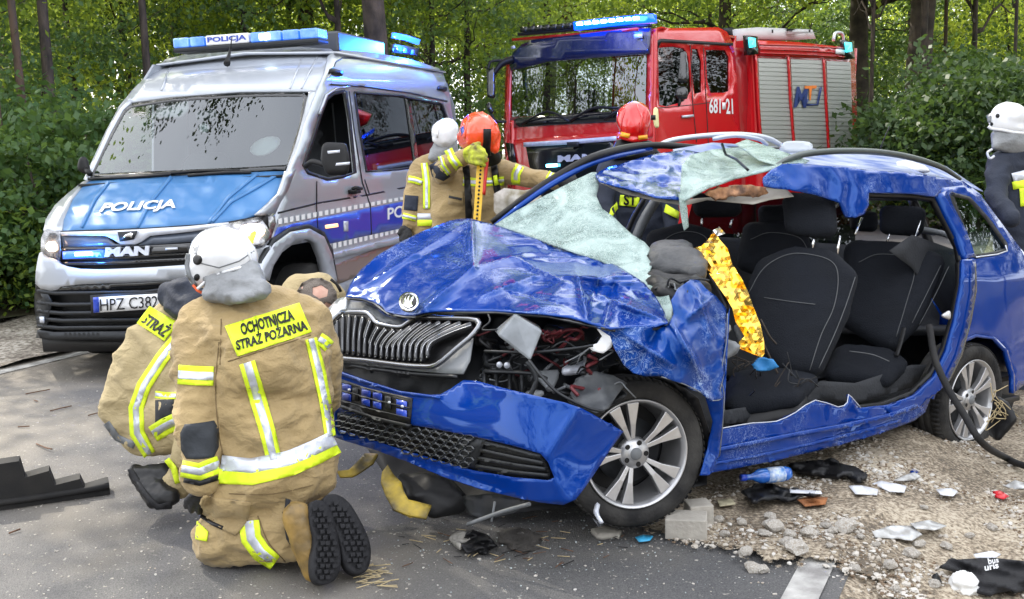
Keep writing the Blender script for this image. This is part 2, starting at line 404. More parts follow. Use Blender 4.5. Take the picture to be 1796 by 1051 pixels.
# ---------------------------------------------------------------- ground
RD = np.array([.45, .893]); RN = np.array([.893, -.45])      # road direction and its right-hand normal
EDGE_R = 1.12*RN[0]+3.72*RN[1]; EDGE_L = -3.9*RN[0]+7.75*RN[1]
def gz(x, y):
    s = x*RN[0]+y*RN[1]-EDGE_R
    z = -.13*np.clip((s-.12)/.45, 0, 1)
    sl = EDGE_L-(x*RN[0]+y*RN[1])
    z = z + np.clip((sl-.5)/3, 0, 3)*.16
    return z
def gpts(px, py):
    z = np.zeros(len(px))
    for _ in range(6):
        r = rays(px, py); t = (z-H)/r[:, 2]; P = CAMP + (r.T*t).T; z = gz(P[:, 0], P[:, 1])
    return P
def gpt(px, py):
    z = 0.
    for _ in range(6): p = ong(px, py, z); z = gz(p[0], p[1])
    return p
m_asph = mat('asphalt', (.10, .10, .105), .85, bump=.9, bscale=160, detail=8)
t, b = nodes(m_asph)
def asphalt_nodes():
    tcn = t.nodes.new('ShaderNodeTexCoord')
    def N(sc, d=6, dist=0):
        n = t.nodes.new('ShaderNodeTexNoise'); n.inputs['Scale'].default_value = sc; n.inputs['Detail'].default_value = d; n.inputs['Distortion'].default_value = dist
        t.links.new(tcn.outputs['Object'], n.inputs['Vector']); return n
    def ramp(n, a, b_, c0, c1):
        r = t.nodes.new('ShaderNodeValToRGB'); r.color_ramp.elements[0].position = a; r.color_ramp.elements[1].position = b_
        r.color_ramp.elements[0].color = (*c0, 1); r.color_ramp.elements[1].color = (*c1, 1); t.links.new(n.outputs['Fac'], r.inputs['Fac']); return r
    def mixc(f, a, b_):
        x = t.nodes.new('ShaderNodeMix'); x.data_type = 'RGBA'; t.links.new(f, x.inputs['Factor'])
        for k, v in (('A', a), ('B', b_)):
            if isinstance(v, tuple): x.inputs[k].default_value = (*v, 1)
            else: t.links.new(v, x.inputs[k])
        return x.outputs['Result']
    g = ramp(N(170, 3), .3, .75, (.035, .036, .039), (.19, .185, .18))
    big = ramp(N(.9, 6, .6), .35, .65, (.045, .046, .05), (.14, .135, .13))
    dust = ramp(N(.55, 8, .8), .50, .68, (0, 0, 0), (1, 1, 1))
    c = mixc(big.outputs['Color'], (.05, .052, .056), g.outputs['Color'])
    x = t.nodes.new('ShaderNodeMix'); x.data_type = 'RGBA'; x.inputs['Factor'].default_value = .45
    t.links.new(g.outputs['Color'], x.inputs['A']); t.links.new(big.outputs['Color'], x.inputs['B'])
    sp_ = ramp(N(45, 2), .67, .72, (0, 0, 0), (1, 1, 1))
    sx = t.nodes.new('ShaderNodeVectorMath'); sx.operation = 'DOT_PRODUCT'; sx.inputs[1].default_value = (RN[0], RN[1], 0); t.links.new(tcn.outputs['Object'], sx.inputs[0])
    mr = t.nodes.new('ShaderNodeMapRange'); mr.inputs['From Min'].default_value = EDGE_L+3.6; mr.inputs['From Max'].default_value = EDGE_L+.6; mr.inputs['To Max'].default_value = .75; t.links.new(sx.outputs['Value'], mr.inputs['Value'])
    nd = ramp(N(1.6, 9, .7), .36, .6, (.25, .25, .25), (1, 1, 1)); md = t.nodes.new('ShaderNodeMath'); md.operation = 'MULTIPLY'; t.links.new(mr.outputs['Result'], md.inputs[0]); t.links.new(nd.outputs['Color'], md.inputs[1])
    x0 = mixc(md.outputs[0], x.outputs['Result'], (.27, .235, .19))  # sandy edge dirt; the sunlit left patch is painted into it too
    y = mixc(dust.outputs['Color'], x0, (.20, .18, .15))
    z = mixc(sp_.outputs['Color'], y, (.34, .32, .28))
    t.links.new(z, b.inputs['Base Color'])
asphalt_nodes()
def strip_world(s0, s1, l0, l1, ns, nl, zoff=0., zf=True):
    V = []; Fs = []
    for i in range(nl+1):
        for j in range(ns+1):
            s = s0+(s1-s0)*j/ns; l = l0+(l1-l0)*i/nl; p = RN*s+RD*l; V.append((p[0], p[1], (gz(p[0], p[1]) if zf else 0)+zoff))
    for i in range(nl):
        for j in range(ns): a = i*(ns+1)+j; Fs.append((a, a+1, a+ns+2, a+ns+1))
    return np.array(V), Fs
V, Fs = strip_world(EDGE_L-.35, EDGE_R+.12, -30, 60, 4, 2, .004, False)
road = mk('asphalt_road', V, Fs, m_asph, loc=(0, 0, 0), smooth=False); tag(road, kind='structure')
m_soil = mat('verge_soil', (.30, .24, .165), .95, bump=1., bscale=40, var=.5, vscale=2.2, vcol=(.15, .12, .085), detail=10)
# verge on the right: sandy, lumpy
def verge(name, s0, s1, l0, l1, ns, nl, m_, amp, zo=0.):
    V, Fs = strip_world(s0, s1, l0, l1, ns, nl, zo)
    n = nz3(V, 2.3, 1)*amp + nz3(V, 9, 2)*amp*.35
    s = V[:, 0]*RN[0]+V[:, 1]*RN[1]
    V[:, 2] += n*np.clip(abs(s-(EDGE_R+.05))/.4, 0, 1) if s0 > 0 or s0 > EDGE_R-1 else n
    return tag(mk(name, V, Fs, m_, loc=(0, 0, 0)), kind='structure')
def soil_nodes(M, cols, sc=38):
    t, b = nodes(M); tcn = t.nodes.new('ShaderNodeTexCoord')
    def N(scl, d):
        n = t.nodes.new('ShaderNodeTexNoise'); n.inputs['Scale'].default_value = scl; n.inputs['Detail'].default_value = d; n.inputs['Roughness'].default_value = .65; t.links.new(tcn.outputs['Object'], n.inputs['Vector']); return n
    r = t.nodes.new('ShaderNodeValToRGB'); r.color_ramp.elements[0].position = .33; r.color_ramp.elements[1].position = .68
    r.color_ramp.elements[0].color = (*cols[0], 1); r.color_ramp.elements[1].color = (*cols[2], 1); e = r.color_ramp.elements.new(.5); e.color = (*cols[1], 1)
    n1, n2 = N(sc, 9), N(2.4, 6); mixn = t.nodes.new('ShaderNodeMix'); mixn.inputs['Factor'].default_value = .38; t.links.new(n1.outputs['Fac'], mixn.inputs['A']); t.links.new(n2.outputs['Fac'], mixn.inputs['B'])
    mr = t.nodes.new('ShaderNodeMapRange'); mr.inputs['From Min'].default_value = .3; mr.inputs['From Max'].default_value = .7; t.links.new(mixn.outputs['Result'], mr.inputs['Value'])
    t.links.new(mr.outputs['Result'], r.inputs['Fac']); t.links.new(r.outputs['Color'], b.inputs['Base Color'])
soil_nodes(m_soil, ((.10, .08, .058), (.25, .20, .14), (.44, .38, .29)), 58)
m_ground = mat('forest_floor', (.07, .08, .035), .95, bump=1., bscale=8, var=.5, vscale=1.5, vcol=(.12, .09, .05))
V, Fs = strip_world(-150, 150, -150, 200, 30, 30, -.5, False); V[:, 2] -= .15
tag(mk('forest_ground', V, Fs, m_ground, loc=(0, 0, 0)), kind='structure')
verge('gravel_verge', EDGE_R+.05, EDGE_R+7, 0, 22, 90, 200, m_soil, .03, .004)
m_soil2 = mat('pale_verge_gravel', (.30, .27, .23), .95, bump=1., bscale=30, var=.4, vscale=3)
soil_nodes(m_soil2, ((.12, .10, .08), (.27, .235, .19), (.48, .44, .38)), 26)
verge('left_verge', EDGE_L-1.8, EDGE_L-.12, 2, 34, 14, 120, m_soil2, .05, .012)
verge('forest_floor', EDGE_L-40, EDGE_L-1.7, -5, 60, 40, 60, m_ground, .15)
verge('grass_bank', EDGE_R+6.9, EDGE_R+40, -10, 60, 30, 50, m_ground, .15)
m_line = mat('worn_road_paint', (.50, .49, .46), .8, bump=.6, bscale=120, var=.5, vscale=9, vcol=(.22, .21, .20), detail=8)
V, Fs = strip_world(EDGE_L-.06, EDGE_L+.06, -10, 40, 1, 40, .009, False); tag(mk('edge_line', V, Fs, m_line, loc=(0, 0, 0)), kind='structure')
V, Fs = strip_world(EDGE_R-.06, EDGE_R+.06, 1.2, 5.3, 1, 10, .012, False); tag(mk('edge_line', V, Fs, m_line, loc=(0, 0, 0)), kind='structure')

# ---------------------------------------------------------------- forest
rng = np.random.default_rng(5); random.seed(5)
def leaf_mat(name, c1, c2, tr, tcol):
    M = bpy.data.materials.new(name); M.use_nodes = True; t = M.node_tree; b = t.nodes['Principled BSDF']; out = t.nodes['Material Output']
    oi = t.nodes.new('ShaderNodeObjectInfo'); tcn = t.nodes.new('ShaderNodeTexCoord'); n = t.nodes.new('ShaderNodeTexNoise'); n.inputs['Scale'].default_value = 1.3; n.inputs['Detail'].default_value = 8
    t.links.new(tcn.outputs['Object'], n.inputs['Vector'])
    ad = t.nodes.new('ShaderNodeMath'); ad.operation = 'MULTIPLY_ADD'; ad.inputs[1].default_value = .35; t.links.new(oi.outputs['Random'], ad.inputs[0]); t.links.new(n.outputs['Fac'], ad.inputs[2])
    r = t.nodes.new('ShaderNodeValToRGB'); r.color_ramp.elements[0].position = .42; r.color_ramp.elements[1].position = .85
    r.color_ramp.elements[0].color = (*c1, 1); r.color_ramp.elements[1].color = (*c2, 1); t.links.new(ad.outputs[0], r.inputs['Fac'])
    t.links.new(r.outputs['Color'], b.inputs['Base Color']); b.inputs['Roughness'].default_value = .5; b.inputs['Specular IOR Level'].default_value = .4
    tl = t.nodes.new('ShaderNodeBsdfTranslucent'); tl.inputs['Color'].default_value = (*tcol, 1); mx_ = t.nodes.new('ShaderNodeMixShader'); mx_.inputs['Fac'].default_value = tr
    t.links.new(b.outputs['BSDF'], mx_.inputs[1]); t.links.new(tl.outputs['BSDF'], mx_.inputs[2]); t.links.new(mx_.outputs['Shader'], out.inputs['Surface']); return M
m_leafA = leaf_mat('oak_leaf', (.045, .11, .024), (.12, .19, .034), .5, (.42, .54, .07))
m_leafB = leaf_mat('sunlit_leaf', (.10, .17, .025), (.24, .29, .045), .56, (.60, .70, .09))  # sunlight put into the colour: yellower, brighter than the oak leaf
m_leafC = leaf_mat('bush_leaf', (.032, .085, .028), (.085, .15, .045), .36, (.18, .28, .05))
m_bark = mat('bark', (.085, .065, .05), .95, bump=1., bscale=22, var=.5, vscale=4, vcol=(.02, .016, .013), detail=10)
m_bark2 = mat('pine_bark', (.10, .062, .042), .95, bump=1., bscale=12, var=.5, vscale=3, vcol=(.06, .045, .035), detail=10)
def leaves_mesh(name, n_cl, per, rad, hz, size, cl_r, mat_, z0=0., shell=.35, seed=0):
    g = np.random.default_rng(seed)
    u = g.normal(size=(n_cl, 3)); u /= np.linalg.norm(u, axis=1)[:, None]; rr = (shell+(1-shell)*g.random(n_cl)**.6)[:, None]
    C = u*rr*[rad, rad, hz]; C[:, 2] += z0
    cr_ = cl_r*(.5+g.random(n_cl))
    P = np.repeat(C, per, 0)+g.normal(size=(n_cl*per, 3))*np.repeat(cr_, per)[:, None]*[1, 1, .45]
    n = len(P); d = g.normal(size=(n, 3)); d[:, 2] -= .3; d /= np.linalg.norm(d, axis=1)[:, None]
    nn = g.normal(size=(n, 3))*.8; nn[:, 2] += 1; s = np.cross(d, nn); s /= np.linalg.norm(s, axis=1)[:, None]
    L = size*(.6+.8*g.random(n))[:, None]
    a = P; b_ = P+d*L*.5+s*L*.33; c = P+d*L; e = P+d*L*.5-s*L*.33
    V = np.stack([a, b_, c, e], 1).reshape(-1, 3)
    me = bpy.data.meshes.new(name); me.vertices.add(4*n); me.vertices.foreach_set('co', V.ravel())
    me.loops.add(4*n); me.loops.foreach_set('vertex_index', np.arange(4*n)); me.polygons.add(n)
    me.polygons.foreach_set('loop_start', np.arange(n)*4); me.polygons.foreach_set('loop_total', np.full(n, 4)); me.materials.append(mat_)
    me.update(); me.validate(); return me
def trunk_mesh(name, h, r, lean, nb, seed, mat_, spread=2.6, z1=.35):
    g = random.Random(seed); mb = MB()
    P = [np.array([lean[0]*t*t*h+.12*math.sin(t*5+seed), lean[1]*t*t*h+.1*math.cos(t*4+seed), h*t]) for t in np.linspace(0, 1, 10)]
    P[0][2] -= .4
    mb.add(*tube_geo(P, np.linspace(r*1.25, r*.35, 10), 12))
    for k in range(nb):
        t = z1+(1-z1)*g.random()*.9; i = t*9; j = int(i); base = P[j]*(1-(i-j))+P[min(j+1, 9)]*(i-j)
        a = g.random()*6.28; L = spread*(1.2-.6*t)*(.7+.6*g.random()); up_ = .2+.7*g.random(); rb = r*(.5-.25*t)*(.6+.5*g.random())
        B = [base+np.array([math.cos(a)*L*s_, math.sin(a)*L*s_, up_*L*s_*.6+.15*math.sin(s_*7+k)]) + np.array([g.uniform(-.1, .1) for _ in range(3)])*s_ for s_ in np.linspace(0, 1, 6)]
        mb.add(*tube_geo(B, np.linspace(rb, rb*.15, 6), 7))
        for q in range(3):
            s0 = 1+int(g.random()*4); a2 = a+g.uniform(-1.2, 1.2); L2 = L*.5
            B2 = [B[s0]+np.array([math.cos(a2)*L2*s_, math.sin(a2)*L2*s_, .4*L2*s_+.08*math.sin(s_*6)]) for s_ in np.linspace(0, 1, 4)]
            mb.add(*tube_geo(B2, np.linspace(rb*.4, rb*.08, 4), 5))
    me = bpy.data.meshes.new(name); me.from_pydata(np.vstack(mb.V).tolist(), [], mb.F); me.materials.append(mat_)
    me.polygons.foreach_set('use_smooth', [True]*len(me.polygons)); return me
crowns = [leaves_mesh('crown', 150, 80, 3.4, 4.2, .12, .40, m_leafA, 8.0, .25, 1), leaves_mesh('crown', 130, 80, 3.0, 4.8, .12, .40, m_leafB, 8.3, .25, 2),
          leaves_mesh('crown', 130, 80, 3.2, 3.8, .13, .42, m_leafB, 7.6, .25, 3)]
lowcrowns = [leaves_mesh('crown', 120, 90, 2.9, 3.6, .11, .36, m_leafA, 4.6, .2, 4), leaves_mesh('crown', 110, 90, 2.7, 3.3, .11, .36, m_leafB, 4.4, .2, 5),
             leaves_mesh('crown', 130, 90, 2.8, 3.7, .10, .34, m_leafC, 4.2, .2, 6)]
trunks = [trunk_mesh('trunk', 10, .2, (.01, .02), 9, 1, m_bark), trunk_mesh('trunk', 11, .16, (-.012, .01), 8, 2, m_bark2), trunk_mesh('trunk', 9, .14, (.015, -.01), 9, 3, m_bark)]
lowtrunks = [trunk_mesh('trunk', 7, .09, (.01, .01), 10, 11, m_bark, 2., .15), trunk_mesh('trunk', 6.5, .07, (-.02, .01), 10, 12, m_bark, 1.8, .15)]
shrubm = [leaves_mesh('foliage', 75, 80, 1.15, .95, .085, .2, m_leafC, 1.0, .2, 21), leaves_mesh('foliage', 75, 80, 1.1, 1.1, .08, .2, m_leafC, 1.1, .2, 22), leaves_mesh('foliage', 70, 80, 1.2, .8, .085, .2, m_leafA, .85, .2, 23)]
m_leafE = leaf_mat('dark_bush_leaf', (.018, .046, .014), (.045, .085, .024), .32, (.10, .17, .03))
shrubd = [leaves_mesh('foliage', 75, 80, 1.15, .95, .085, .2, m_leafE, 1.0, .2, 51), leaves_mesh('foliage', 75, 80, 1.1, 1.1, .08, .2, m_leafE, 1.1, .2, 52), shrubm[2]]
stemm = [trunk_mesh('stem', 1.7, .03, (.02, .01), 8, 31, m_bark, .9, .1), trunk_mesh('stem', 1.6, .028, (-.02, .02), 8, 32, m_bark, .9, .1)]
def plant(name, label, cat, group, x, y, crown, trunk, sc, rot, cn='crown', tn='trunk', szz=1., tw=None, cs=1.):
    z = float(gz(x, y)); z = min(z, .5)
    o = bpy.data.objects.new(name, None); COL.objects.link(o); o.location = (x, y, z-.05); o.rotation_euler = (0, 0, rot); o.scale = (sc, sc, sc*szz)
    tag(o, label, cat, group); XF[o.name] = Frame(x, y, z)
    if crown:
        c = bpy.data.objects.new(cn, crown); COL.objects.link(c); c.parent = o
        if cs != 1: c.scale = (cs, cs, cs); c.location = (0, 0, 8.6*(1-cs))
    if trunk:
        c = bpy.data.objects.new(tn, trunk); COL.objects.link(c); c.parent = o
        if tw: c.scale = (tw, tw, 1)
    return o
def xy(px, D): p = at(px, 250, D); return p[0], p[1]
m_leafD = leaf_mat('shaded_leaf', (.012, .030, .008), (.030, .055, .012), .22, (.06, .10, .015))  # shade painted into a darker leaf, so the windscreens mirror dark crowns
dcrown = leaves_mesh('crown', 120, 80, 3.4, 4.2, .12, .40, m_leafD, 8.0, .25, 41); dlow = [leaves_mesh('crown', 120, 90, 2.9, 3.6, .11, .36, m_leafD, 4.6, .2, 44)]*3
# trees that stand out in the picture: px, depth, trunk mesh, size
spec = [(4, 11.5, 1, 10, 'slim trunk at the left border of the picture'), (42, 12.5, 1, 20, 'straight reddish pine trunk near the left border'),
        (98, 13, 0, 28, 'thick dark trunk rising above the bushes left of the van'), (272, 14.5, 0, 20, 'dark trunk rising behind the van roof on the left'),
        (668, 15.5, 0, 46, 'thickest dark oak trunk rising behind the van light bar'), (608, 18, 2, 18, 'slanting grey trunk beside the thickest oak'),
        (1615, 20.5, 0, 20, 'brown trunk in the woods right of the fire engine'), (1700, 22, 2, 15, 'tall thin trunk in the bright leaves at far right'),
        (1528, 20.5, 2, 12, 'dark thin trunk just right of the fire engine'), (1655, 23, 1, 10, 'thin pale trunk between the two brown ones on the right'), (1775, 19, 2, 10, 'thin dark trunk above the helmet at the right edge')]
for i, (px, D, tk, wpx, lab) in enumerate(spec):
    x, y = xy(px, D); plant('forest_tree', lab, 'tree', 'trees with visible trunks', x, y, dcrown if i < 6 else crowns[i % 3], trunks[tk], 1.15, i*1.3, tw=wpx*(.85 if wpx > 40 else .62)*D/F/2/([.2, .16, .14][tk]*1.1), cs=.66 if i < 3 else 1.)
g = random.Random(8)
spots = []
def far_ok(x, y, d):
    return all((x-a)**2+(y-b_)**2 > d*d for a, b_ in spots)
n_ = 0
while n_ < 80:
    D = g.uniform(21, 56); px = g.uniform(-250, 2050); x, y = xy(px, D)
    if 850 < px < 1560 and D < 24: continue
    if not far_ok(x, y, 2.7): continue
    spots.append((x, y)); k = n_ % 3
    if n_ % 2: plant('forest_tree', 'tall leafy broadleaf tree in the woods behind the vehicles', 'tree', 'tall trees in the woods', x, y, crowns[2 if g.random() < .45 else k % 2], trunks[k], g.uniform(.9, 1.3), g.random()*6)
    else: plant('young_tree', 'young leafy tree filling the understory of the woods', 'tree', 'young trees of the understory', x, y, lowcrowns[k], lowtrunks[k % 2], g.uniform(.9, 1.25), g.random()*6)
    n_ += 1
# left flank, close behind and beside the van
for px, D, k, sc in ((-160, 13.5, 2, .8), (-60, 15, 0, .8), (150, 17.5, 2, .85), (235, 19, 1, .9), (330, 20, 0, 1.), (430, 19, 2, .85), (520, 21, 1, 1.), (760, 20, 2, .85), (830, 21, 0, .9), (-250, 13, 0, 1)):
    x, y = xy(px, D); plant('young_tree', 'young leafy tree growing at the road edge behind the police van', 'tree', 'young trees beside the van', x, y, lowcrowns[k], lowtrunks[k % 2], sc, px*.1)
for i in range(26):
    px = -140+i*12+g.uniform(-8, 8); D = 9.6+g.uniform(0, 4.5)+max(0, px)*.012; x, y = xy(px, D)
    if x*RN[0]+y*RN[1] > EDGE_L-1.2: continue
    plant('shrub', 'dense green shrub growing at the left roadside beside the van', 'shrub', 'shrubs on the left roadside', x, y, shrubm[i % 3], stemm[i % 2], g.uniform(.75, 1.2), g.random()*6, 'foliage', 'stem')
for i in range(34):
    px = 1520+i*12+g.uniform(-8, 8); D = 16+g.uniform(0, 7); x, y = xy(px, D)
    if px < 1620: D += 6; x, y = xy(px, D)
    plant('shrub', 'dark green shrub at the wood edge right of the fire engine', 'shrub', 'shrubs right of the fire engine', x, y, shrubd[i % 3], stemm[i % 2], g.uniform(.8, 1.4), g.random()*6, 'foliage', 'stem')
# trees on the near side of the road: the photographer stands among them, they show in the windscreens
for x, y, sc in ((-10, -9, 1.1), (6, -12, 1.1), (-3, -17, 1.3), (16, 5, 1.1), (-15, 0, 1.1)):
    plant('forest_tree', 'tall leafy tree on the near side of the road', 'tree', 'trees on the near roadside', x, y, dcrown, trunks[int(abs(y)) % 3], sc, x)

for k in range(18):
    a = math.radians(100+k*9.4); R_ = 10.5+(k % 3)*2.2; x, y = R_*math.sin(a)*1.25+1, R_*math.cos(a)
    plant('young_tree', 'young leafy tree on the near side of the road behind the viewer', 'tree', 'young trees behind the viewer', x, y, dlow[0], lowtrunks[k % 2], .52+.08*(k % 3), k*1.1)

for k, (x, y) in enumerate(((9, 4), (10.5, 8), (12, 12), (8.5, 0), (11, 2), (14, 9), (12.5, 5.5), (15, 15), (17, 19))):
    plant('young_tree', 'young leafy tree on the bank right of the gravel verge', 'tree', 'young trees on the right bank', x, y, dlow[0], lowtrunks[k % 2], .7+.1*(k % 3), k*1.7)
# ---------------------------------------------------------------- police van
VF = Frame(-2.46434, 8.19759, .03048, -1.767964, .012476, .016855)
van = thing('police_van', 'silver and blue police van with a lit blue light bar on its roof', 'van', fr=VF)
def vy(x, z):      # half width of the body side
    z = np.asarray(z, float)
    return .985-.02*np.clip((.7-z)/.4, 0, 1)-.012*np.exp(-((z-1.12)/.05)**2)-np.clip(z-1.3, 0, 9)*.075-np.clip(z-2.12, 0, 9)**2*1.5
VS = VF.surf('y', vy)
def vxw(y, z): return .10-(np.asarray(z)-1.41)*1.0-.13*np.asarray(y)**2
VW = VF.surf('x', vxw)
def vroof(y, z): z = np.asarray(z, float); return -.50-(z-2.0)*1.1-np.clip(z-2.2, 0, 1)*2.2-.14*np.asarray(y)**2
VR = VF.surf('x', vroof)
def vhood(x, y): x = np.asarray(x, float); return 1.43-(x-.05)*.36-.12*np.clip(x-.5, 0, 2)**2*4-.055*np.asarray(y)**2
VH = VF.surf('z', vhood)
def vfront(y, z): y = np.abs(np.asarray(y, float)); return 1.02-.10*y**2-.9*np.clip(y-.72, 0, 1)**2-.10*np.clip(np.asarray(z)-.8, 0, 1)
VFr = VF.surf('x', vfront)
V_ = van
gl_van = glass('van_windscreen_glass', (.75, .85, .82), 1.95, 0, .7)
gl_vand = glass('tinted_van_glass', (.4, .42, .45), 1.7, 0, .5)
# near side with door window, rear window and wheel arch cut out
arch = [(466, 520), (470, 480), (488, 448), (512, 430), (542, 424), (562, 434), (576, 462), (584, 500), (586, 560)]
side = [(508, 300), (520, 270), (540, 205), (556, 165), (570, 130), (578, 96), (600, 88), (655, 92), (720, 104), (770, 120), (786, 150), (795, 215), (800, 300), (806, 400), (770, 445), (700, 470), (640, 500), (586, 530)] + arch[::-1][1:] + [(458, 478), (466, 440), (480, 380), (490, 352)]
win1 = [(540, 300), (534, 290), (548, 250), (562, 205), (573, 175), (585, 165), (604, 161), (612, 205), (622, 302), (600, 309), (575, 313)]
win2 = [(621, 162), (700, 168), (776, 183), (785, 210), (790, 285), (700, 297), (642, 301), (630, 230)]
sheet('side_panel', side, VS, m_silver, V_, step=14, holes=[win1, win2], solid=.02)
sheet('rear_side_window', win2, VS, gl_vand, V_, step=25, off=-.012, solid=0)
strip('window_rubber', [(621, 162), (700, 168), (776, 183), (786, 212)], 4, VS, m_black, V_, off=.002)
strip('window_rubber', [(622, 162), (631, 230), (643, 301), (700, 297), (790, 285)], 4, VS, m_black, V_, off=.002)
strip('window_pillar', [(714, 168), (722, 225), (732, 298)], 9, VS, m_blackg, V_, off=-.006)
strip('window_rubber', [(606, 160), (613, 205), (623, 303), (600, 310), (575, 314), (541, 303), (533, 290), (548, 248), (561, 205), (573, 174), (586, 164), (606, 160)], 6, VS, m_black, V_, off=.003)
# inside seen through the open door window: seat belt post, seat, far window
strip('grab_pillar', [(585, 180), (590, 230), (595, 290)], 7, VF.surf('y', .6), m_grey, V_, off=0)
# arch trims and flare
strip('wheel_arch_trim', [(460, 478), (466, 452), (484, 422), (512, 404), (542, 398), (566, 410), (580, 440), (588, 490)], 9, VS, m_dark, V_, off=.03, solid=.03)
strip('wheel_arch', [(464, 490), (472, 462), (490, 434), (516, 415), (542, 410), (562, 421), (574, 450), (583, 495)], 18, VS, m_silver, V_, off=.045, solid=.05)
# livery: blue band with checkered edges and lettering
band = [(487, 399), (560, 382), (640, 366), (716, 352), (716, 398), (640, 414), (577, 428), (566, 414), (545, 402), (520, 404), (498, 414), (484, 430), (470, 444), (478, 420)]
sheet('blue_band', band, VS, m_bluefoil2, V_, step=16, off=.004, solid=.002)
m_gap = m_white
def checks(p0, p1, n, w, tilt):
    mb = MB()
    for k in range(n):
        a = k/n; b_ = (k+.62)/n; q = []
        for f_, s_ in ((a, -1), (b_, -1), (b_, 1), (a, 1)):
            q.append((p0[0]+(p1[0]-p0[0])*f_, p0[1]+(p1[1]-p0[1])*f_+s_*w*(1-.45*f_)))
        q = np.array(q); P = VS(q[:, 0], q[:, 1], .007); mb.add(P, [(3, 2, 1, 0)])
    return mb
tag(checks((488, 389), (712, 347), 22, 5, 0).mk('checkered_edge', m_white, V_, smooth=False), kind='stuff')
tag(checks((575, 434), (712, 402), 15, 5, 0).mk('checkered_edge', m_white, V_, smooth=False), kind='stuff')
text_on('lettering', 'POLICJA', [(680, 392), (766, 375), (766, 349), (680, 365)], VS, m_white, V_, off=.008)
strip('crest', [(607, 388), (607, 406)], 8, VS, m_refl, V_, off=.008)
strip('side_marker_lamp', [(572, 398), (593, 395)], 6, VS, mat('amber_lamp', (.9, .5, .25), .3, em=(1, .45, .15, 1.2)), V_, off=.01, solid=.01)
# body trims
strip('belt_groove', [(487, 374), (560, 356), (640, 343), (715, 328), (795, 313)], 3.2, VS, m_black, V_, off=.003)
strip('door_seam', [(556, 318), (556, 376), (558, 400)], 1.4, VS, m_black, V_, off=.006)
strip('door_seam', [(613, 160), (622, 230), (636, 320), (650, 360), (652, 412)], 1.5, VS, m_black, V_, off=.006)
strip('door_seam', [(640, 315), (648, 340)], 1.5, VS, m_black, V_, off=.004)
strip('door_handle', [(618, 338), (633, 335)], 7, VS, m_black, V_, off=.04, solid=.035)
tube('door_handle', VS([617, 625, 634], [332, 329, 331], [.02, .05, .02]), .014, m_black, V_)
strip('side_moulding', [(576, 452), (640, 436), (705, 420), (760, 406)], 11, VS, m_silver, V_, off=.03, solid=.03)
strip('side_skirt', [(584, 484), (640, 462), (700, 440), (780, 415)], 34, VS, mat('painted_brown_reflection', (.22, .15, .12), .35, .2, .5), V_, off=.004)  # the brown reflection is put into the sill's base colour
strip('roof_gutter', [(580, 148), (640, 152), (720, 163), (785, 178)], 3, VS, m_dark, V_, off=.01)
strip('roof_gutter', [(585, 118), (590, 108), (602, 101), (660, 103), (735, 116), (765, 126)], 2, VS, m_dark, V_, off=.006)
strip('roof_gutter', [(562, 200), (575, 166), (592, 155), (615, 152)], 3, VS, m_silver, V_, off=.02, solid=.02)
strip('side_lamp', [(582, 123), (602, 129)], 8, VS, m_black, V_, off=.03, solid=.03)
strip('side_lamp', [(771, 153), (784, 157)], 7, VS, m_black, V_, off=.03, solid=.03)
# windscreen, pillars, roof cap
ws = [(155, 313), (165, 290), (195, 232), (215, 197), (228, 184), (300, 173), (420, 164), (533, 163), (540, 172), (530, 225), (508, 292), (500, 298), (420, 300), (300, 306)]
sheet('windscreen', ws, VW, gl_van, V_, step=30, solid=0)
strip('windscreen_frit', [(158, 311), (197, 232), (217, 196), (229, 186), (300, 175), (420, 167), (530, 166), (536, 172), (528, 222), (506, 290)], 7, VW, m_blackg, V_, off=.002)
strip('windscreen_frit', [(158, 309), (300, 303), (420, 298), (504, 293)], 8, VW, m_blackg, V_, off=.002)
strip('front_pillar', [(150, 316), (190, 230), (212, 190), (226, 176)], 8, VW, m_silver, V_, off=.01, solid=.03)
strip('front_pillar', [(510, 306), (528, 255), (543, 200), (552, 160)], 20, VW, m_silver, V_, off=.005, solid=.03)
cap = [(206, 190), (226, 180), (300, 170), (420, 161), (536, 160), (556, 163), (580, 130), (592, 96), (580, 86), (520, 82), (420, 84), (330, 94), (290, 104), (262, 128), (232, 158)]
sheet('roof_front', cap, VR, m_silver, V_, step=16, solid=.02)
strip('roof_rib', [(282, 158), (292, 130), (305, 106)], 2.5, VR, m_silver, V_, off=.012, solid=.014)
strip('roof_rib', [(528, 155), (545, 120), (562, 90)], 2.5, VR, m_silver, V_, off=.012, solid=.014)
strip('roof_rib', [(508, 155), (522, 120), (536, 86)], 2.5, VR, m_silver, V_, off=.012, solid=.014)
Vb = [(-1.2, -.85, 2.37), (-1.2, .85, 2.37), (-4.93, .84, 2.38), (-4.93, -.84, 2.38), (-1.2, 0, 2.42), (-4.93, 0, 2.43)]
mk('roof', VF.w(Vb), [(0, 4, 5, 3), (4, 1, 2, 5)], m_silver, V_, solid=.02)
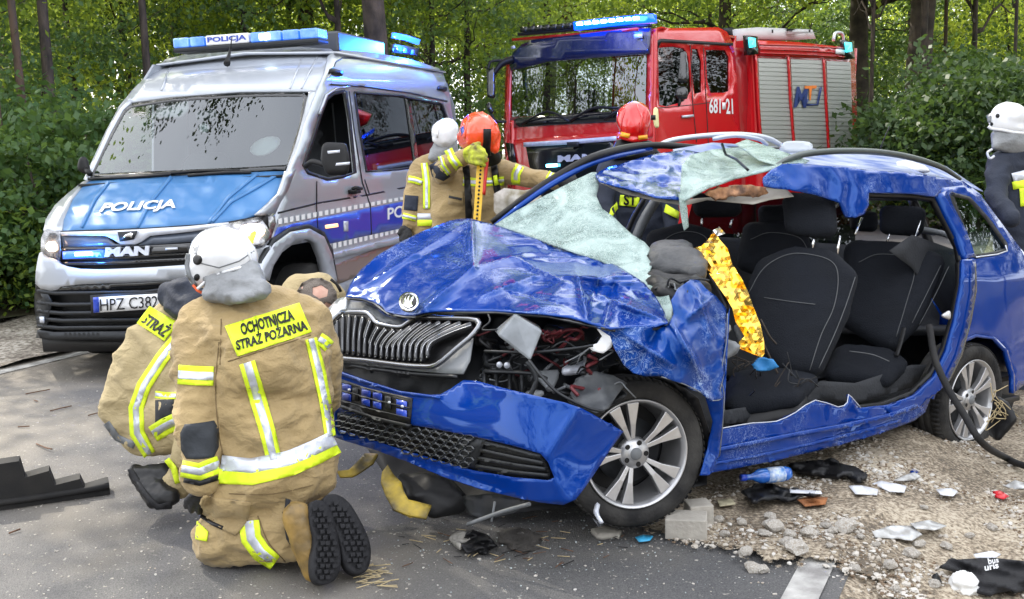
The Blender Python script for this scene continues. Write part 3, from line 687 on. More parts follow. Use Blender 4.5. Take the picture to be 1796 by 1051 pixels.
# rear and far walls, floor, interior
mk('rear_door', VF.w([(-4.94, -.95, .35), (-4.94, .96, .35), (-4.94, .93, 1.95), (-4.94, .80, 2.38), (-4.94, -.80, 2.38), (-4.94, -.93, 1.95)]), [(0, 1, 2, 3, 4, 5)], m_silver, V_, solid=.02, smooth=False)
far = Frame(0, 0, 0)
mb = MB()
mb.add([(-4.93, -.97, .35), (.0, -.97, .35), (.05, -.97, 1.3), (-4.93, -.97, 1.3)], [(0, 1, 2, 3)])
mb.add([(-4.93, -.96, 1.3), (-1.1, -.96, 1.3), (-1.1, -.83, 2.36), (-4.93, -.83, 2.36)], [(0, 1, 2, 3)])
mb.add([(-1.1, -.88, 2.02), (-.6, -.8, 2.02), (-1.1, -.83, 2.36)], [(0, 1, 2)])
mb.V = [VF.w(v) for v in mb.V]; mb.mk('far_side_panel', m_silver, V_, solid=.02, smooth=False)
mk('cabin_floor', VF.w([(.3, -.95, .5), (.3, .95, .5), (-4.9, .95, .5), (-4.9, -.95, .5)]), [(0, 1, 2, 3)], m_black, V_, solid=.02)
mk('bulkhead', VF.w([(-1.7, -.93, .5), (-1.7, .93, .5), (-1.7, .85, 2.3), (-1.7, -.85, 2.3)]), [(0, 1, 2, 3)], m_char, V_, solid=.02)
mk('dashboard', VF.w([(.15, -.86, 1.38), (.15, .86, 1.38), (-.25, .9, 1.36), (-.25, -.9, 1.36), (-.35, -.9, 1.0), (-.35, .9, 1.0)]), [(0, 1, 2, 3), (3, 2, 5, 4)], m_dark, V_, solid=.02)
for y0 in (-.5, .5):
    union('cabin_seat', [[(VF.w([(-1.05, y0-.2, .95)])[0], .07), (VF.w([(-1.05, y0+.2, .95)])[0], .07), (VF.w([(-1.3, y0-.17, 1.5)])[0], .07), (VF.w([(-1.3, y0+.17, 1.5)])[0], .07)],
                         [(VF.w([(-1.34, y0-.09, 1.68)])[0], .06), (VF.w([(-1.34, y0+.09, 1.68)])[0], .06)],
                         [(VF.w([(-1.05, y0-.2, .9)])[0], .07), (VF.w([(-.6, y0+.2, .9)])[0], .07), (VF.w([(-.6, y0-.2, .9)])[0], .07), (VF.w([(-1.05, y0+.2, .9)])[0], .07)]], m_char, V_, vox=.04, fold=0)
sheet('sun_visor', [(275, 190), (330, 178), (330, 192), (318, 205), (268, 207)], VW, m_white, V_, step=20, off=-.08, solid=.015)
sheet('paper_on_dash', [(436, 262), (450, 246), (475, 238), (492, 242), (490, 256), (470, 272), (446, 274)], VW, m_white, V_, step=12, off=-.04, sm=1)
sheet('sticker', [(348, 218), (362, 216), (368, 224), (362, 234), (350, 232)], VW, m_white, V_, step=10, off=-.01, sm=1)
sheet('radio_unit', [(342, 195), (378, 193), (380, 206), (344, 210)], VW, m_grey, V_, step=14, off=-.12, solid=.05)
tube('wiper', VW([200, 300, 355, 420], [312, 304, 300, 299], .03), .011, m_black, V_)
tube('wiper', VW([330, 400, 440], [308, 303, 303], .035), .014, m_black, V_)
tube('wiper', VW([155, 230, 300], [314, 311, 306], .03), .011, m_black, V_)
# bonnet
hood = [(158, 317), (300, 309), (420, 303), (502, 300), (495, 330), (478, 350), (455, 372), (430, 383), (385, 393), (250, 403), (110, 409), (112, 385), (128, 350), (146, 326)]
sheet('bonnet', hood, VH, m_bluefoil, V_, step=16, solid=.02)
sheet('front_wing', [(158, 316), (146, 326), (126, 350), (112, 385), (108, 409), (76, 404), (80, 385), (96, 360), (120, 338), (146, 318)], VH, m_silver, V_, step=12, solid=.02, off=-.006)
sheet('front_wing', [(503, 300), (512, 302), (520, 296), (505, 335), (492, 356), (482, 378), (465, 378), (450, 378), (470, 360), (490, 340)], VS, m_silver, V_, step=12, solid=.02, off=.002)
for pth in ([(190, 318), (165, 350), (142, 398)], [(300, 309), (262, 355), (240, 398)], [(452, 303), (400, 345), (365, 390)], [(487, 305), (445, 330), (405, 352), (372, 388)]):
    strip('bonnet_crease', pth, 4.5, VH, m_bluefoil, V_, off=.012, solid=.014)
text_on('lettering', 'POLICJA', [(170, 376), (306, 369), (313, 349), (184, 356)], VH, m_white, V_, off=.012, bold=.03)
# front fascia, all hung on the same curved front
def fs(name, o, m_, off=0., st=14, so=.02, sm=0, **k): return sheet(name, o, VFr, m_, V_, step=st, off=off, solid=so, sm=sm, **k)
fs('front_structure', [(104, 405), (250, 400), (388, 391), (470, 376), (474, 430), (462, 500), (300, 590), (250, 605), (80, 588), (62, 560), (62, 500), (72, 440), (84, 405)], m_black, -.05)
fs('chrome_bow', [(105, 407), (190, 405), (250, 402), (330, 397), (400, 390), (400, 397), (330, 407), (262, 414), (246, 425), (236, 429), (212, 429), (198, 420), (185, 414), (108, 413)], m_refl, .02)
fs('upper_grille_panel', [(108, 414), (185, 416), (200, 428), (242, 431), (260, 416), (330, 408), (390, 400), (384, 418), (340, 424), (262, 430), (110, 436)], mat('smoked_panel', (.10, .12, .16), .3, .2, .4), .0)
fs('lion_badge', [(206, 407), (240, 405), (234, 420), (210, 424)], m_dark, .035, so=.01)
fs('badge_lion', [(213, 419), (219, 412), (224, 410), (229, 408), (233, 410), (231, 418), (226, 415), (221, 416)], m_chrome, .045, st=8, so=.006)
for y0, y1 in ((434, 427), (449, 441), (459, 451)):
    strip('grille_bar', [(108, y0+4), (220, y0+2), (340, y1+2), (395, y1-3)], 6, VFr, m_blackg, V_, off=.01, solid=.02)
text_on('badge_lettering', 'MAN', [(183, 451), (260, 448), (262, 431), (185, 434)], VFr, m_refl, V_, off=.04, bold=.06, solid=.012)
strip('blue_strobe', [(110, 448), (150, 446), (181, 445)], 13, VFr, mat('dim_blue_lens', (.01, .05, .4), .2, coat=1, em=(.02, .12, 1, 1.0)), V_, off=.03, solid=.02)
strip('strobe_light', [(131, 446), (160, 445)], 6, VFr, mat('lit_blue_strobe', (.1, .4, 1), .3, em=(.25, .7, 1, 14.)), V_, off=.045, solid=.01)
strip('blue_strobe', [(264, 440), (300, 438), (335, 435)], 12, VFr, m_blackg, V_, off=.03, solid=.02)
strip('strobe_light', [(290, 437), (311, 436)], 4, VFr, m_refl, V_, off=.045, solid=.01)
fs('front_bumper', [(70, 440), (78, 450), (100, 456), (108, 466), (150, 474), (250, 470), (350, 463), (390, 450), (420, 440), (474, 425), (478, 452), (462, 486), (430, 492), (350, 489), (250, 495), (110, 500), (96, 512), (62, 504), (62, 480), (66, 455)], m_silver, .03, sm=1)
fs('lower_intake', [(98, 503), (108, 497), (250, 492), (350, 486), (345, 497), (250, 505), (100, 512)], m_blackg, .02)
for x0, ya, yb in ((84, 515, 506), (90, 535, 524), (92, 550, 540), (94, 563, 555), (88, 576, 570), (80, 590, 583)):
    strip('bumper_bar', [(64, ya-4), (x0+14, ya), (250, ya-2), (330, yb-3), (420, yb-18)], 6 if ya < 580 else 14, VFr, m_dark, V_, off=.03, solid=.04)
fs('fog_lamp_bezel', [(60, 514), (84, 516), (90, 530), (82, 570), (76, 578), (64, 568), (60, 540)], m_dark, .03)
fs('fog_lamp', [(69, 556), (76, 556), (77, 567), (70, 566)], m_refl, .045, st=6, so=.01)
def lamp(o, glow, off=.0):
    h = fs('headlight', o, mat('headlamp_reflector', (.55, .55, .56), .2, .7, .5, var=.4, vscale=18, vcol=(.12, .12, .13)), off+.012)
    sheet('lens', o, VFr, glass('lamp_glass', (.95, .95, .95), 1.5, .02, .95), h, step=20, off=off+.04, solid=0)
    sheet('lit_lamp', glow, VFr, mat('lit_lamp', (1, .85, .65), .4, em=(1, .62, .35, 5.)), h, step=8, off=off+.026, solid=.005, sm=1)
    return h
lamp([(78, 404), (104, 406), (106, 440), (104, 458), (80, 450), (71, 444), (72, 418)], [(82, 424), (98, 424), (100, 442), (80, 440)])
def D_at(S, px, py): return float((S(np.array([px], float), np.array([py], float), 0.)[0]-CAMP) @ FWD)
def lamp2(o, glow):
    S2 = ctrl([(385, 394, D_at(VFr, 385, 394)-.02), (400, 425, D_at(VFr, 400, 425)-.02), (440, 405, D_at(VFr, 440, 405)-.04), (484, 378, D_at(VS, 484, 378)-.03), (480, 415, D_at(VS, 480, 415)-.04), (462, 430, D_at(VS, 462, 430)-.06)])
    h = sheet('headlight', o, S2, MT['headlamp_reflector'], V_, step=12, off=.02, solid=.02)
    sheet('lit_lamp', glow, S2, MT['lit_lamp'], h, step=8, off=.04, solid=.005, sm=1)
    sheet('indicator', [(428, 422), (442, 406), (450, 404), (449, 416), (436, 434)], S2, mat('yellow_lamp', (.8, .6, .02), .3, em=(1, .75, .02, 1.5)), h, step=8, off=.045, solid=.004, sm=1)
lamp2([(380, 396), (420, 388), (482, 374), (484, 392), (476, 418), (462, 430), (430, 432), (400, 425)], [(418, 398), (440, 392), (462, 394), (466, 408), (452, 420), (432, 418)])
# number plate
npl = fs('number_plate', [(163, 522), (282, 515), (282, 541), (164, 549)], m_white, .075, so=.008)
sheet('plate_frame', [(158, 518), (287, 511), (287, 546), (160, 554)], VFr, m_black, npl, step=20, off=.07, solid=.02)
sheet('plate_band', [(163, 522), (173, 521.5), (174, 548), (164, 549)], VFr, m_bluefoil2, npl, step=8, off=.084, solid=.001)
text_on('plate_lettering', 'HPZ C382', [(176, 546), (277, 539), (276, 519), (175, 525)], VFr, m_black, npl, off=.085, bold=.0)
# mirrors
def mirror(pp, D, s, arm):
    mo = union('wing_mirror', [S_([(a, b_, D, r) for a, b_, r in pp])], m_black, V_, vox=.015, fold=0, lap=4)
    for a in arm: tube('mirror_arm', pts(a), .022, m_black, mo)
    return mo
mm = mirror([(572, 258, 9), (602, 258, 9), (570, 280, 9), (606, 282, 9), (578, 300, 9), (604, 300, 9)], 7.6, 1, [[(570, 290, 7.65), (548, 284, 7.7), (536, 292, 7.75)]])
sheet('mirror_indicator', [(574, 265), (596, 263), (596, 268), (575, 270)], lambda a, b_, e=0: at(a, b_, 7.42-e), m_refl, mm, step=10)
sheet('mirror_indicator', [(590, 286), (614, 284), (613, 289), (588, 291)], lambda a, b_, e=0: at(a, b_, 7.42-e), m_refl, mm, step=10)
mirror([(146, 282, 9), (152, 300, 8), (140, 296, 6)], 8.3, 1, [[(150, 296, 8.3), (158, 305, 8.2)]])
# light bar
m_blens = mat('blue_lens', (.02, .13, .55), .12, coat=1, em=(.02, .16, .8, .25), var=.5, vscale=9, vcol=(.25, .45, .8))
def barface(x0, x1):
    A = VF.w([(-1.35, -.70, 2.50)])[0]; B = VF.w([(-1.35, .70, 2.50)])[0]
    return A, B
lb = []
def LB(u, dz, dx): return VF.w([(-1.38+dx, -.70+1.37*u, 2.50+dz-.0)])[0]
def lbox(name, u0, u1, z0, z1, m_, x0=-.13, x1=.13, parent=V_, bev=.012):
    c = [LB(u, z, x) for u in (u0, u1) for x in (x0, x1) for z in (z0, z1)]
    return mk(name, c, [(0, 1, 3, 2), (4, 6, 7, 5), (0, 4, 5, 1), (2, 3, 7, 6), (0, 2, 6, 4), (1, 5, 7, 3)], m_, parent, smooth=False, bevel=bev)
bar = lbox('light_bar', 0, 1, -.04, .0, m_dark)
for u0, u1 in ((0, .11), (.12, .22), (.54, .64), (.65, .75), (.76, .87), (.88, 1.)): lbox('blue_lens', u0, u1, .002, .088, m_blens, -.12, .12, bar)
lbox('sign_panel', .23, .53, .002, .09, m_white, -.12, .12, bar)
lbox('lit_lens', .60, .68, .015, .075, mat('white_glow', (.8, .9, 1), .3, em=(.7, .9, 1, 2.5)), .0, .126, bar)
tv, tf = text_geo('POLICJA', .03)
mk('sign_lettering', [LB(.245+.27*u, .018+.056*v, .124) for u, v in tv], tf, m_bluefoil2, bar, smooth=False, solid=.002)
tube('aerial', pts([(398, 112, 8.9), (402, 95, 9.), (405, 78, 9.), (407, 64, 9.)]), [.03, .012, .006, .004], m_black, V_)
# roof box behind the bar
rb = [(-1.9, -.5), (-1.9, .62), (-3.3, .62), (-3.3, -.5)]
c = [VF.w([(x, y, z)])[0] for z in (2.43, 2.62) for x, y in rb]
rbx = mk('roof_equipment_box', c, [(0, 1, 2, 3), (4, 7, 6, 5), (0, 4, 5, 1), (1, 5, 6, 2), (2, 6, 7, 3), (3, 7, 4, 0)], mat('grey_steel', (.07, .075, .085), .4, .4), V_, smooth=False, bevel=.02)
RB = VF.surf('y', .63)
strip('blue_strip_lamp', [(690, 62), (712, 66), (736, 74)], 9, RB, mat('blue_glow', (.02, .1, .9), .3, em=(.02, .12, 1, 2.)), rbx, off=.01, solid=.02)
strip('lamp_row', [(688, 84), (714, 88), (734, 92)], 14, RB, m_dark, rbx, off=.012, solid=.02)
for u in (698, 712, 726): strip('round_lamp', [(u-4, 84+(u-690)*.2), (u+4, 85+(u-690)*.2)], 8, RB, mat('blue_lamp2', (.05, .15, .6), .2, coat=1), rbx, off=.025, solid=.01)
# wheels
def vwheel(x, y):
    w = bpy.data.objects.new('wheel', None); COL.objects.link(w); w.parent = V_; XF[w.name] = VF
    prof = [(.22, .0), (.33, .01), (.345, .05), (.345, .19), (.33, .23), (.22, .24)]
    def lathe(pr, n=36):
        V = []; m_ = len(pr)
        for k in range(n):
            a = 2*math.pi*k/n
            for r, d in pr: V.append((x+r*math.cos(a), y-(d if y > 0 else -d), .345+r*math.sin(a)))
        Fs = [(k*m_+j, k*m_+j+1, ((k+1) % n)*m_+j+1, ((k+1) % n)*m_+j) for k in range(n) for j in range(m_-1)]
        return VF.w(V), Fs
    mk('tyre', *lathe(prof), m_rub, w); mk('rim', *lathe([(.04, .03), (.12, .03), (.18, .05), (.22, .02), (.23, .06), (.23, .2)]), m_alu, w)
for x, y in ((0, .98), (0, -.98), (-3.64, .98), (-3.64, -.98)): vwheel(x, y)
mk('underbody', VF.w([(.9, -.8, .3), (.9, .8, .3), (-4.8, .8, .3), (-4.8, -.8, .3)]), [(0, 1, 2, 3)], m_black, V_, solid=.1)

def lampl(name, p, e, col, r=.06):
    l = bpy.data.lights.new(name, 'POINT'); l.energy = e; l.color = col; l.shadow_soft_size = r; o = bpy.data.objects.new(name, l); COL.objects.link(o); o.location = p
lampl('roof_lamp_light', at(728, 78, D_at(RB, 728, 82)-.6), 110, (.02, .15, 1))
lampl('grille_lamp_light', at(146, 450, D_at(VFr, 146, 450)-.12), 1.6, (.05, .3, 1), .03)
# ---------------------------------------------------------------- fire engine
TF = Frame(.8592, 15.0979, 0, -2.369234, 0, -.0312)
truck = thing('fire_engine', 'red fire engine with roller shutters and glowing blue roof lights', 'fire truck', fr=TF)
K_ = truck
TFx = TF.surf('x', lambda y, z: -.06*np.asarray(y)**2-.06*np.clip(np.asarray(z)-1.6, 0, 5)**1.3)
TSy = TF.surf('y', lambda x, z: 1.22-.03*np.clip(np.asarray(z)-2.6, 0, 5)*3)
TB = TF.surf('y', 1.30)
def tf(name, o, m_, off=0., st=16, so=.03, **k): return sheet(name, o, TFx, m_, K_, step=st, off=off, solid=so, **k)
def ts(name, o, m_, off=0., st=16, so=.03, **k): return sheet(name, o, TSy, m_, K_, step=st, off=off, solid=so, **k)
def tb(name, o, m_, off=0., st=20, so=.03, **k): return sheet(name, o, TB, m_, K_, step=st, off=off, solid=so, **k)
gl_tr = glass('truck_windscreen_glass', (.6, .7, .7), 2.4, 0, .45)
wso = [(897, 122), (960, 106), (1060, 97), (1134, 95), (1132, 190), (1060, 195), (960, 202), (898, 206)]
tf('front_panel', [(888, 205), (960, 203), (1060, 196), (1132, 190), (1136, 98), (1142, 50), (1152, 50), (1150, 150), (1148, 262), (1150, 420), (905, 430), (890, 330), (886, 245)], m_red)
sheet('windscreen', wso, TFx, gl_tr, K_, step=40, off=.015, solid=0)
tf('windscreen_sill', [(895, 206), (960, 203), (1060, 196), (1133, 190), (1133, 211), (1080, 214), (960, 220), (897, 224)], m_blackg, .02)
tf('sun_visor', [(893, 112), (900, 92), (915, 78), (935, 70), (1060, 55), (1140, 49), (1138, 94), (1060, 100), (960, 108), (896, 124)], mat('dark_blue_visor', (.012, .018, .06), .12, .1, 1.), .10, so=.04)
strip('pillar', [(893, 100), (890, 160), (888, 250), (893, 300)], 9, TFx, m_red, K_, off=.03, solid=.05)
strip('pillar', [(1140, 60), (1140, 150), (1138, 240)], 10, TFx, m_red, K_, off=.03, solid=.05)
tf('front_lower', [(888, 246), (1090, 232), (1090, 400), (908, 415)], m_red, .02)
tf('grille', [(922, 256), (1075, 244), (1080, 330), (1075, 390), (945, 400), (930, 300)], m_blackg, .05)
strip('grille_bow', [(918, 254), (990, 250), (1080, 243)], 8, TFx, m_refl, K_, off=.08, solid=.03)
strip('badge', [(994, 254), (1014, 253)], 9, TFx, m_dark, K_, off=.12, solid=.02)
text_on('badge_lettering', 'MAN', [(978, 285), (1042, 281), (1042, 269), (978, 273)], TFx, m_refl, K_, off=.08, bold=.05, solid=.01)
strip('strobe_light', [(958, 291), (976, 290)], 5, TFx, mat('cyan_strobe', (.2, .6, 1), .3, em=(.2, .75, 1, 10.)), K_, off=.09, solid=.02)
tf('side_air_intake', [(886, 250), (898, 252), (905, 290), (893, 285)], m_blackg, .05)
for a in ([(915, 218), (960, 196), (1000, 214)], [(1000, 212), (1040, 190), (1085, 190)], [(1060, 210), (1090, 190)]):
    tube('wiper', TFx([p[0] for p in a], [p[1] for p in a], .06), .018, m_black, K_, sm=3)
strip('step_bar', [(925, 216), (958, 214)], 4, TFx, m_black, K_, off=.05)
strip('step_bar', [(1050, 206), (1075, 204)], 4, TFx, m_black, K_, off=.05)
strip('marker_lamp', [(1112, 64), (1126, 63)], 7, TFx, m_refl, K_, off=.16, solid=.02)
strip('marker_lamp', [(896, 84), (902, 82)], 5, TFx, m_refl, K_, off=.16, solid=.02)
# light bar over the screen
for k in range(9):
    u = 912+k*13; lit = 0
    strip('light_module', [(u, 52-k*1.1), (u+10, 51-k*1.1)], 9, TFx, m_blackg, K_, off=.14, solid=.1)
m_led = mat('lit_blue_led', (.2, .5, 1), .3, em=(.3, .62, 1, 16.)); m_ledb = mat('glowing_blue_housing', (.01, .05, .9), .2, coat=1, em=(.0, .05, 1, 2.2))
strip('light_bar', [(1006, 46), (1060, 39), (1144, 31)], 14, TFx, m_ledb, K_, off=.16, solid=.12)
for k in range(8):
    u = 1011+k*14.2; v = 42-k*1.4
    strip('led', [(u, v), (u+9, v-.8)], 5, TFx, m_led, K_, off=.18, solid=.02)
strip('roof_rail', [(908, 60), (1000, 52), (1140, 44)], 5, TFx, m_dark, K_, off=.10, solid=.06)
# cab side
cw1 = [(1154, 84), (1180, 82), (1200, 85), (1208, 100), (1213, 160), (1200, 178), (1170, 187), (1156, 184)]
cw2 = [(1214, 86), (1224, 86), (1231, 108), (1231, 162), (1218, 165), (1213, 120)]
cw3 = [(1238, 88), (1272, 88), (1279, 100), (1279, 160), (1270, 163), (1246, 163), (1240, 140)]
cab = [(1146, 50), (1260, 48), (1275, 56), (1284, 72), (1290, 100), (1300, 250), (1302, 420), (1148, 425), (1147, 240)]
ts('cab_side', cab, m_red, 0, 16, holes=[cw1, cw2, cw3])
for w_ in (cw1, cw2, cw3): sheet('side_window', w_, TSy, glass('truck_side_glass', (.4, .45, .5), 1.5, 0, .35), K_, step=30, off=-.02, solid=0)
ts('roof_edge', [(1148, 76), (1160, 68), (1286, 76), (1286, 80), (1160, 74), (1152, 90)], m_dark, .03)
for a in ([(1211, 80), (1215, 180), (1222, 250)], [(1234, 84), (1240, 200), (1245, 300)], [(1150, 190), (1215, 184), (1245, 180)]): strip('door_seam', a, 1.3, TSy, m_dark, K_, off=.004)
strip('door_handle', [(1198, 205), (1217, 203)], 4, TSy, m_refl, K_, off=.04, solid=.03)
text_on('door_number', '681', [(1244, 199), (1264, 199), (1264, 173), (1244, 173)], TSy, m_white, K_, off=.01, bold=.02)
strip('emblem', [(1267, 186), (1273, 186)], 12, TSy, m_white, K_, off=.01)
text_on('door_number', '21', [(1274, 200), (1286, 200), (1285, 173), (1273, 173)], TSy, m_white, K_, off=.01, bold=.02)
roofV = [(-.12, -1.2, 3.0), (-.12, 1.15, 3.0), (-2.9, 1.15, 3.02), (-2.9, -1.2, 3.02)]
TZ = TF.l(TSy([1150, 1270], [52, 60], 0.))
zr = float(TZ[:, 2].mean()); zx = float(TF.l(TSy([1292], [150], 0.))[0, 0])
mk('cab_roof', TF.w([(-.05, -1.2, zr), (-.05, 1.17, zr), (zx, 1.17, zr), (zx, -1.2, zr)]), [(0, 1, 2, 3)], m_red, K_, solid=.04)
mk('cab_rear_wall', TF.w([(zx, -1.2, .8), (zx, 1.17, .8), (zx, 1.17, zr), (zx, -1.2, zr)]), [(0, 1, 2, 3)], m_red, K_, solid=.04)
mk('cab_far_side', TF.w([(-.05, -1.21, .8), (zx, -1.21, .8), (zx, -1.21, 1.9), (-.05, -1.21, 1.9)]), [(0, 1, 2, 3)], m_red, K_, solid=.04)
mk('dashboard', TF.w([(-.1, -1.1, 1.85), (-.1, 1.1, 1.85), (-.5, 1.1, 1.8), (-.5, -1.1, 1.8)]), [(0, 1, 2, 3)], m_black, K_, solid=.05)
for y0 in (-.7, .7):
    union('cab_seat', [[(TF.w([(-1.1, y0-.2, 1.6)])[0], .08), (TF.w([(-1.1, y0+.2, 1.6)])[0], .08), (TF.w([(-1.2, y0-.15, 2.3)])[0], .08), (TF.w([(-1.2, y0+.15, 2.3)])[0], .08)]], m_char, K_, vox=.05, fold=0)
# mirrors
union('mirror', [S_([(1184, 94, 14.6, 6), (1201, 94, 14.6, 6), (1186, 140, 14.6, 6), (1203, 142, 14.6, 6)])], m_blackg, K_, vox=.03, fold=0)
union('mirror', [S_([(1186, 158, 14.6, 6), (1202, 156, 14.6, 6), (1187, 170, 14.6, 6), (1202, 170, 14.6, 6)])], m_blackg, K_, vox=.03, fold=0)
tube('mirror_arm', pts([(1152, 86, 14.9), (1165, 80, 14.7), (1184, 78, 14.6), (1188, 92, 14.6)]), .025, m_black, K_)
tube('mirror_arm', pts([(1156, 190, 14.9), (1180, 190, 14.7), (1190, 184, 14.6), (1192, 172, 14.6)]), .025, m_black, K_)
union('mirror', [S_([(858, 125, 15.6, 5), (866, 122, 15.6, 5), (857, 168, 15.6, 5), (865, 170, 15.6, 5)])], m_blackg, K_, vox=.03, fold=0)
union('mirror', [S_([(857, 184, 15.6, 6), (862, 196, 15.6, 6)])], m_blackg, K_, vox=.03, fold=0)
tube('mirror_arm', pts([(900, 104, 15.6), (880, 112, 15.6), (866, 130, 15.6)]), [.06, .05, .03], m_black, K_)
tube('mirror_arm', pts([(890, 106, 15.6), (862, 108, 15.6), (856, 122, 15.6)]), .02, m_black, K_)
tube('mirror_arm', pts([(888, 214, 15.6), (870, 212, 15.6), (862, 200, 15.6)]), .02, m_black, K_)
# gap, body with shutters
ts('exhaust_stack', [(1268, 50), (1286, 48), (1292, 62), (1284, 70)], m_dark, -.25)
ts('gap_panel', [(1284, 84), (1306, 84), (1322, 250), (1326, 420), (1302, 420), (1298, 250)], mat('shaded_red', (.30, .004, .008), .35, 0, .6), -.02)  # darker copy of the truck red, shade of the gap put into it
tb('body_side', [(1318, 70), (1400, 74), (1493, 84), (1500, 100), (1505, 250), (1510, 400), (1330, 410), (1326, 250)], m_red, -.02)
tb('upper_panel', [(1332, 72), (1400, 75), (1485, 83), (1487, 104), (1400, 101), (1334, 98)], m_red, .03, so=.04)
for y_ in (78, 86, 93): strip('panel_rib', [(1334, y_), (1400, y_+2), (1485, y_+7)], 1.6, TB, m_red, K_, off=.05, solid=.02)
m_sh = mat('roller_shutter', (.44, .45, .42), .45, .35, .2)
def shutter(x0, x1, y0, y1, x0b, x1b):
    n = 24; base = tb('roller_shutter', [(x0, y0), (x1, y1), (x1b, 290), (x0b, 290)], m_sh, .0)
    for k in range(n):
        a = (k+.12)/n; b_ = (k+.88)/n
        q = np.array([(x0+(x0b-x0)*a, y0+(290-y0)*a), (x1+(x1b-x1)*a, y1+(290-y1)*a), (x1+(x1b-x1)*b_, y1+(290-y1)*b_), (x0+(x0b-x0)*b_, y0+(290-y0)*b_)])
        mk('slat', TB(q[:, 0], q[:, 1], .012), [(3, 2, 1, 0)], m_sh, base, smooth=False, solid=.01)
shutter(1330, 1381, 102, 104, 1338, 1393); shutter(1387, 1443, 104, 106, 1397, 1452); shutter(1450, 1492, 107, 109, 1456, 1497)
for a in ([(1384, 100), (1388, 180), (1397, 290)], [(1446, 104), (1450, 180), (1457, 290)], [(1327, 98), (1331, 180), (1339, 290)]): strip('shutter_rail', a, 3, TB, m_red, K_, off=.04, solid=.03)
m_navyp = mat('navy_print', (.02, .04, .16), .5); m_orp = mat('orange_print', (.75, .2, .03), .5)
text_on('logo_letter', 'M', [(1392, 189), (1414, 189), (1418, 152), (1398, 152)], TB, m_navyp, K_, off=.03, bold=.03)
text_on('logo_letter', 'T', [(1417, 176), (1425, 176), (1433, 150), (1411, 151)], TB, m_orp, K_, off=.032, bold=.03)
strip('logo_letter', [(1440, 153), (1434, 184), (1414, 184), (1417, 174)], 4, TB, m_navyp, K_, off=.03)
for a, b_ in ((1322, 80), (1491, 88)):
    sheet('corner_beacon', [(a-11, b_-18), (a+7, b_-16), (a+8, b_+15), (a-9, b_+17)], TB, m_blackg, K_, off=.05, solid=.08, step=10)
    sheet('lit_beacon', [(a-8, b_-14), (a+3, b_-13), (a+4, b_+2), (a-6, b_+4)], TB, mat('teal_beacon', (.05, .5, .6), .2, coat=1, em=(.05, .6, .75, 1.2)), K_, off=.10, solid=.02, step=8)
strip('sign_plate', [(1466, 90), (1482, 92)], 8, TB, m_white, K_, off=.06)
bz = float(TF.l(TB([1400], [76], 0.))[0, 2]); bx0 = float(TF.l(TB([1322], [150], 0.))[0, 0]); bx1 = float(TF.l(TB([1502], [180], 0.))[0, 0])
c = [(x, y, z) for z in (.7, bz) for x, y in ((bx0, -1.25), (bx0, 1.27), (bx1, 1.27), (bx1, -1.25))]
mk('body', TF.w(c), [(0, 3, 2, 1), (4, 5, 6, 7), (0, 1, 5, 4), (1, 2, 6, 5), (2, 3, 7, 6), (3, 0, 4, 7)], m_red, K_, smooth=False)
tb('roof_chest', [(1288, 52), (1330, 48), (1425, 52), (1431, 68), (1400, 70), (1320, 68), (1290, 82)], mat('pale_grey_chest', (.5, .5, .5), .5), -.35, so=.5)
for u in (1355, 1388, 1420): strip('latch', [(u, 52), (u, 58)], 3, TB, m_dark, K_, off=-.3)
tube('roof_hoop', TB([1462, 1464, 1470, 1478, 1480], [72, 60, 57, 60, 74], -.2), .025, m_refl, K_, sm=3)
for x in (-1.1, -5.2):
    for y in (1.2, -1.2):
        w = bpy.data.objects.new('wheel', None); COL.objects.link(w); w.parent = K_; XF[w.name] = TF
        pr = [(.25, .0), (.46, .0), (.5, .06), (.5, .26), (.46, .3)]; V = []; n = 28
        for k in range(n):
            a = 2*math.pi*k/n
            for r, d in pr: V.append((x+r*math.cos(a), y-(d if y > 0 else -d), .5+r*math.sin(a)))
        mk('tyre', TF.w(V), [(k*5+j, k*5+j+1, ((k+1) % n)*5+j+1, ((k+1) % n)*5+j) for k in range(n) for j in range(4)], m_rub, w)
        V = []
        for k in range(n):
            a = 2*math.pi*k/n
            for r, d in ((.05, .03), (.2, .08), (.26, .02)): V.append((x+r*math.cos(a), y-(d if y > 0 else -d), .5+r*math.sin(a)))
        mk('rim', TF.w(V), [(k*3+j, k*3+j+1, ((k+1) % n)*3+j+1, ((k+1) % n)*3+j) for k in range(n) for j in range(2)], m_grey, w)
mk('chassis', TF.w([(-.1, -.9, .75), (-.1, .9, .75), (bx1, .9, .75), (bx1, -.9, .75)]), [(0, 1, 2, 3)], m_black, K_, solid=.25)

lampl('light_bar_light', TFx(np.array([1080.]), np.array([30.]), .5)[0], 30, (.02, .12, 1), .2)
# ---------------------------------------------------------------- wrecked blue estate car
CF = Frame(-.0492, 4.5329, -.0047, 3.7966, -.0873, .1089)
car = thing('wrecked_car', 'crushed blue estate car with its doors cut off and roof peeled back', 'car', fr=Frame(.9, 4.9, 0, 3.7966))
C_ = car
def cy(x, z):
    z = np.asarray(z, float); x = np.asarray(x, float)
    return .86-.30*np.clip(z-.95, 0, 1)-.05*np.clip(.35-z, 0, 1)-.10*np.clip(-2.75-x, 0, 2)**2*1.6
CS = CF.surf('y', cy)
def D_of(S, px, py): return (S(np.array([px], float), np.array([py], float), 0.)[0]-CAMP) @ FWD
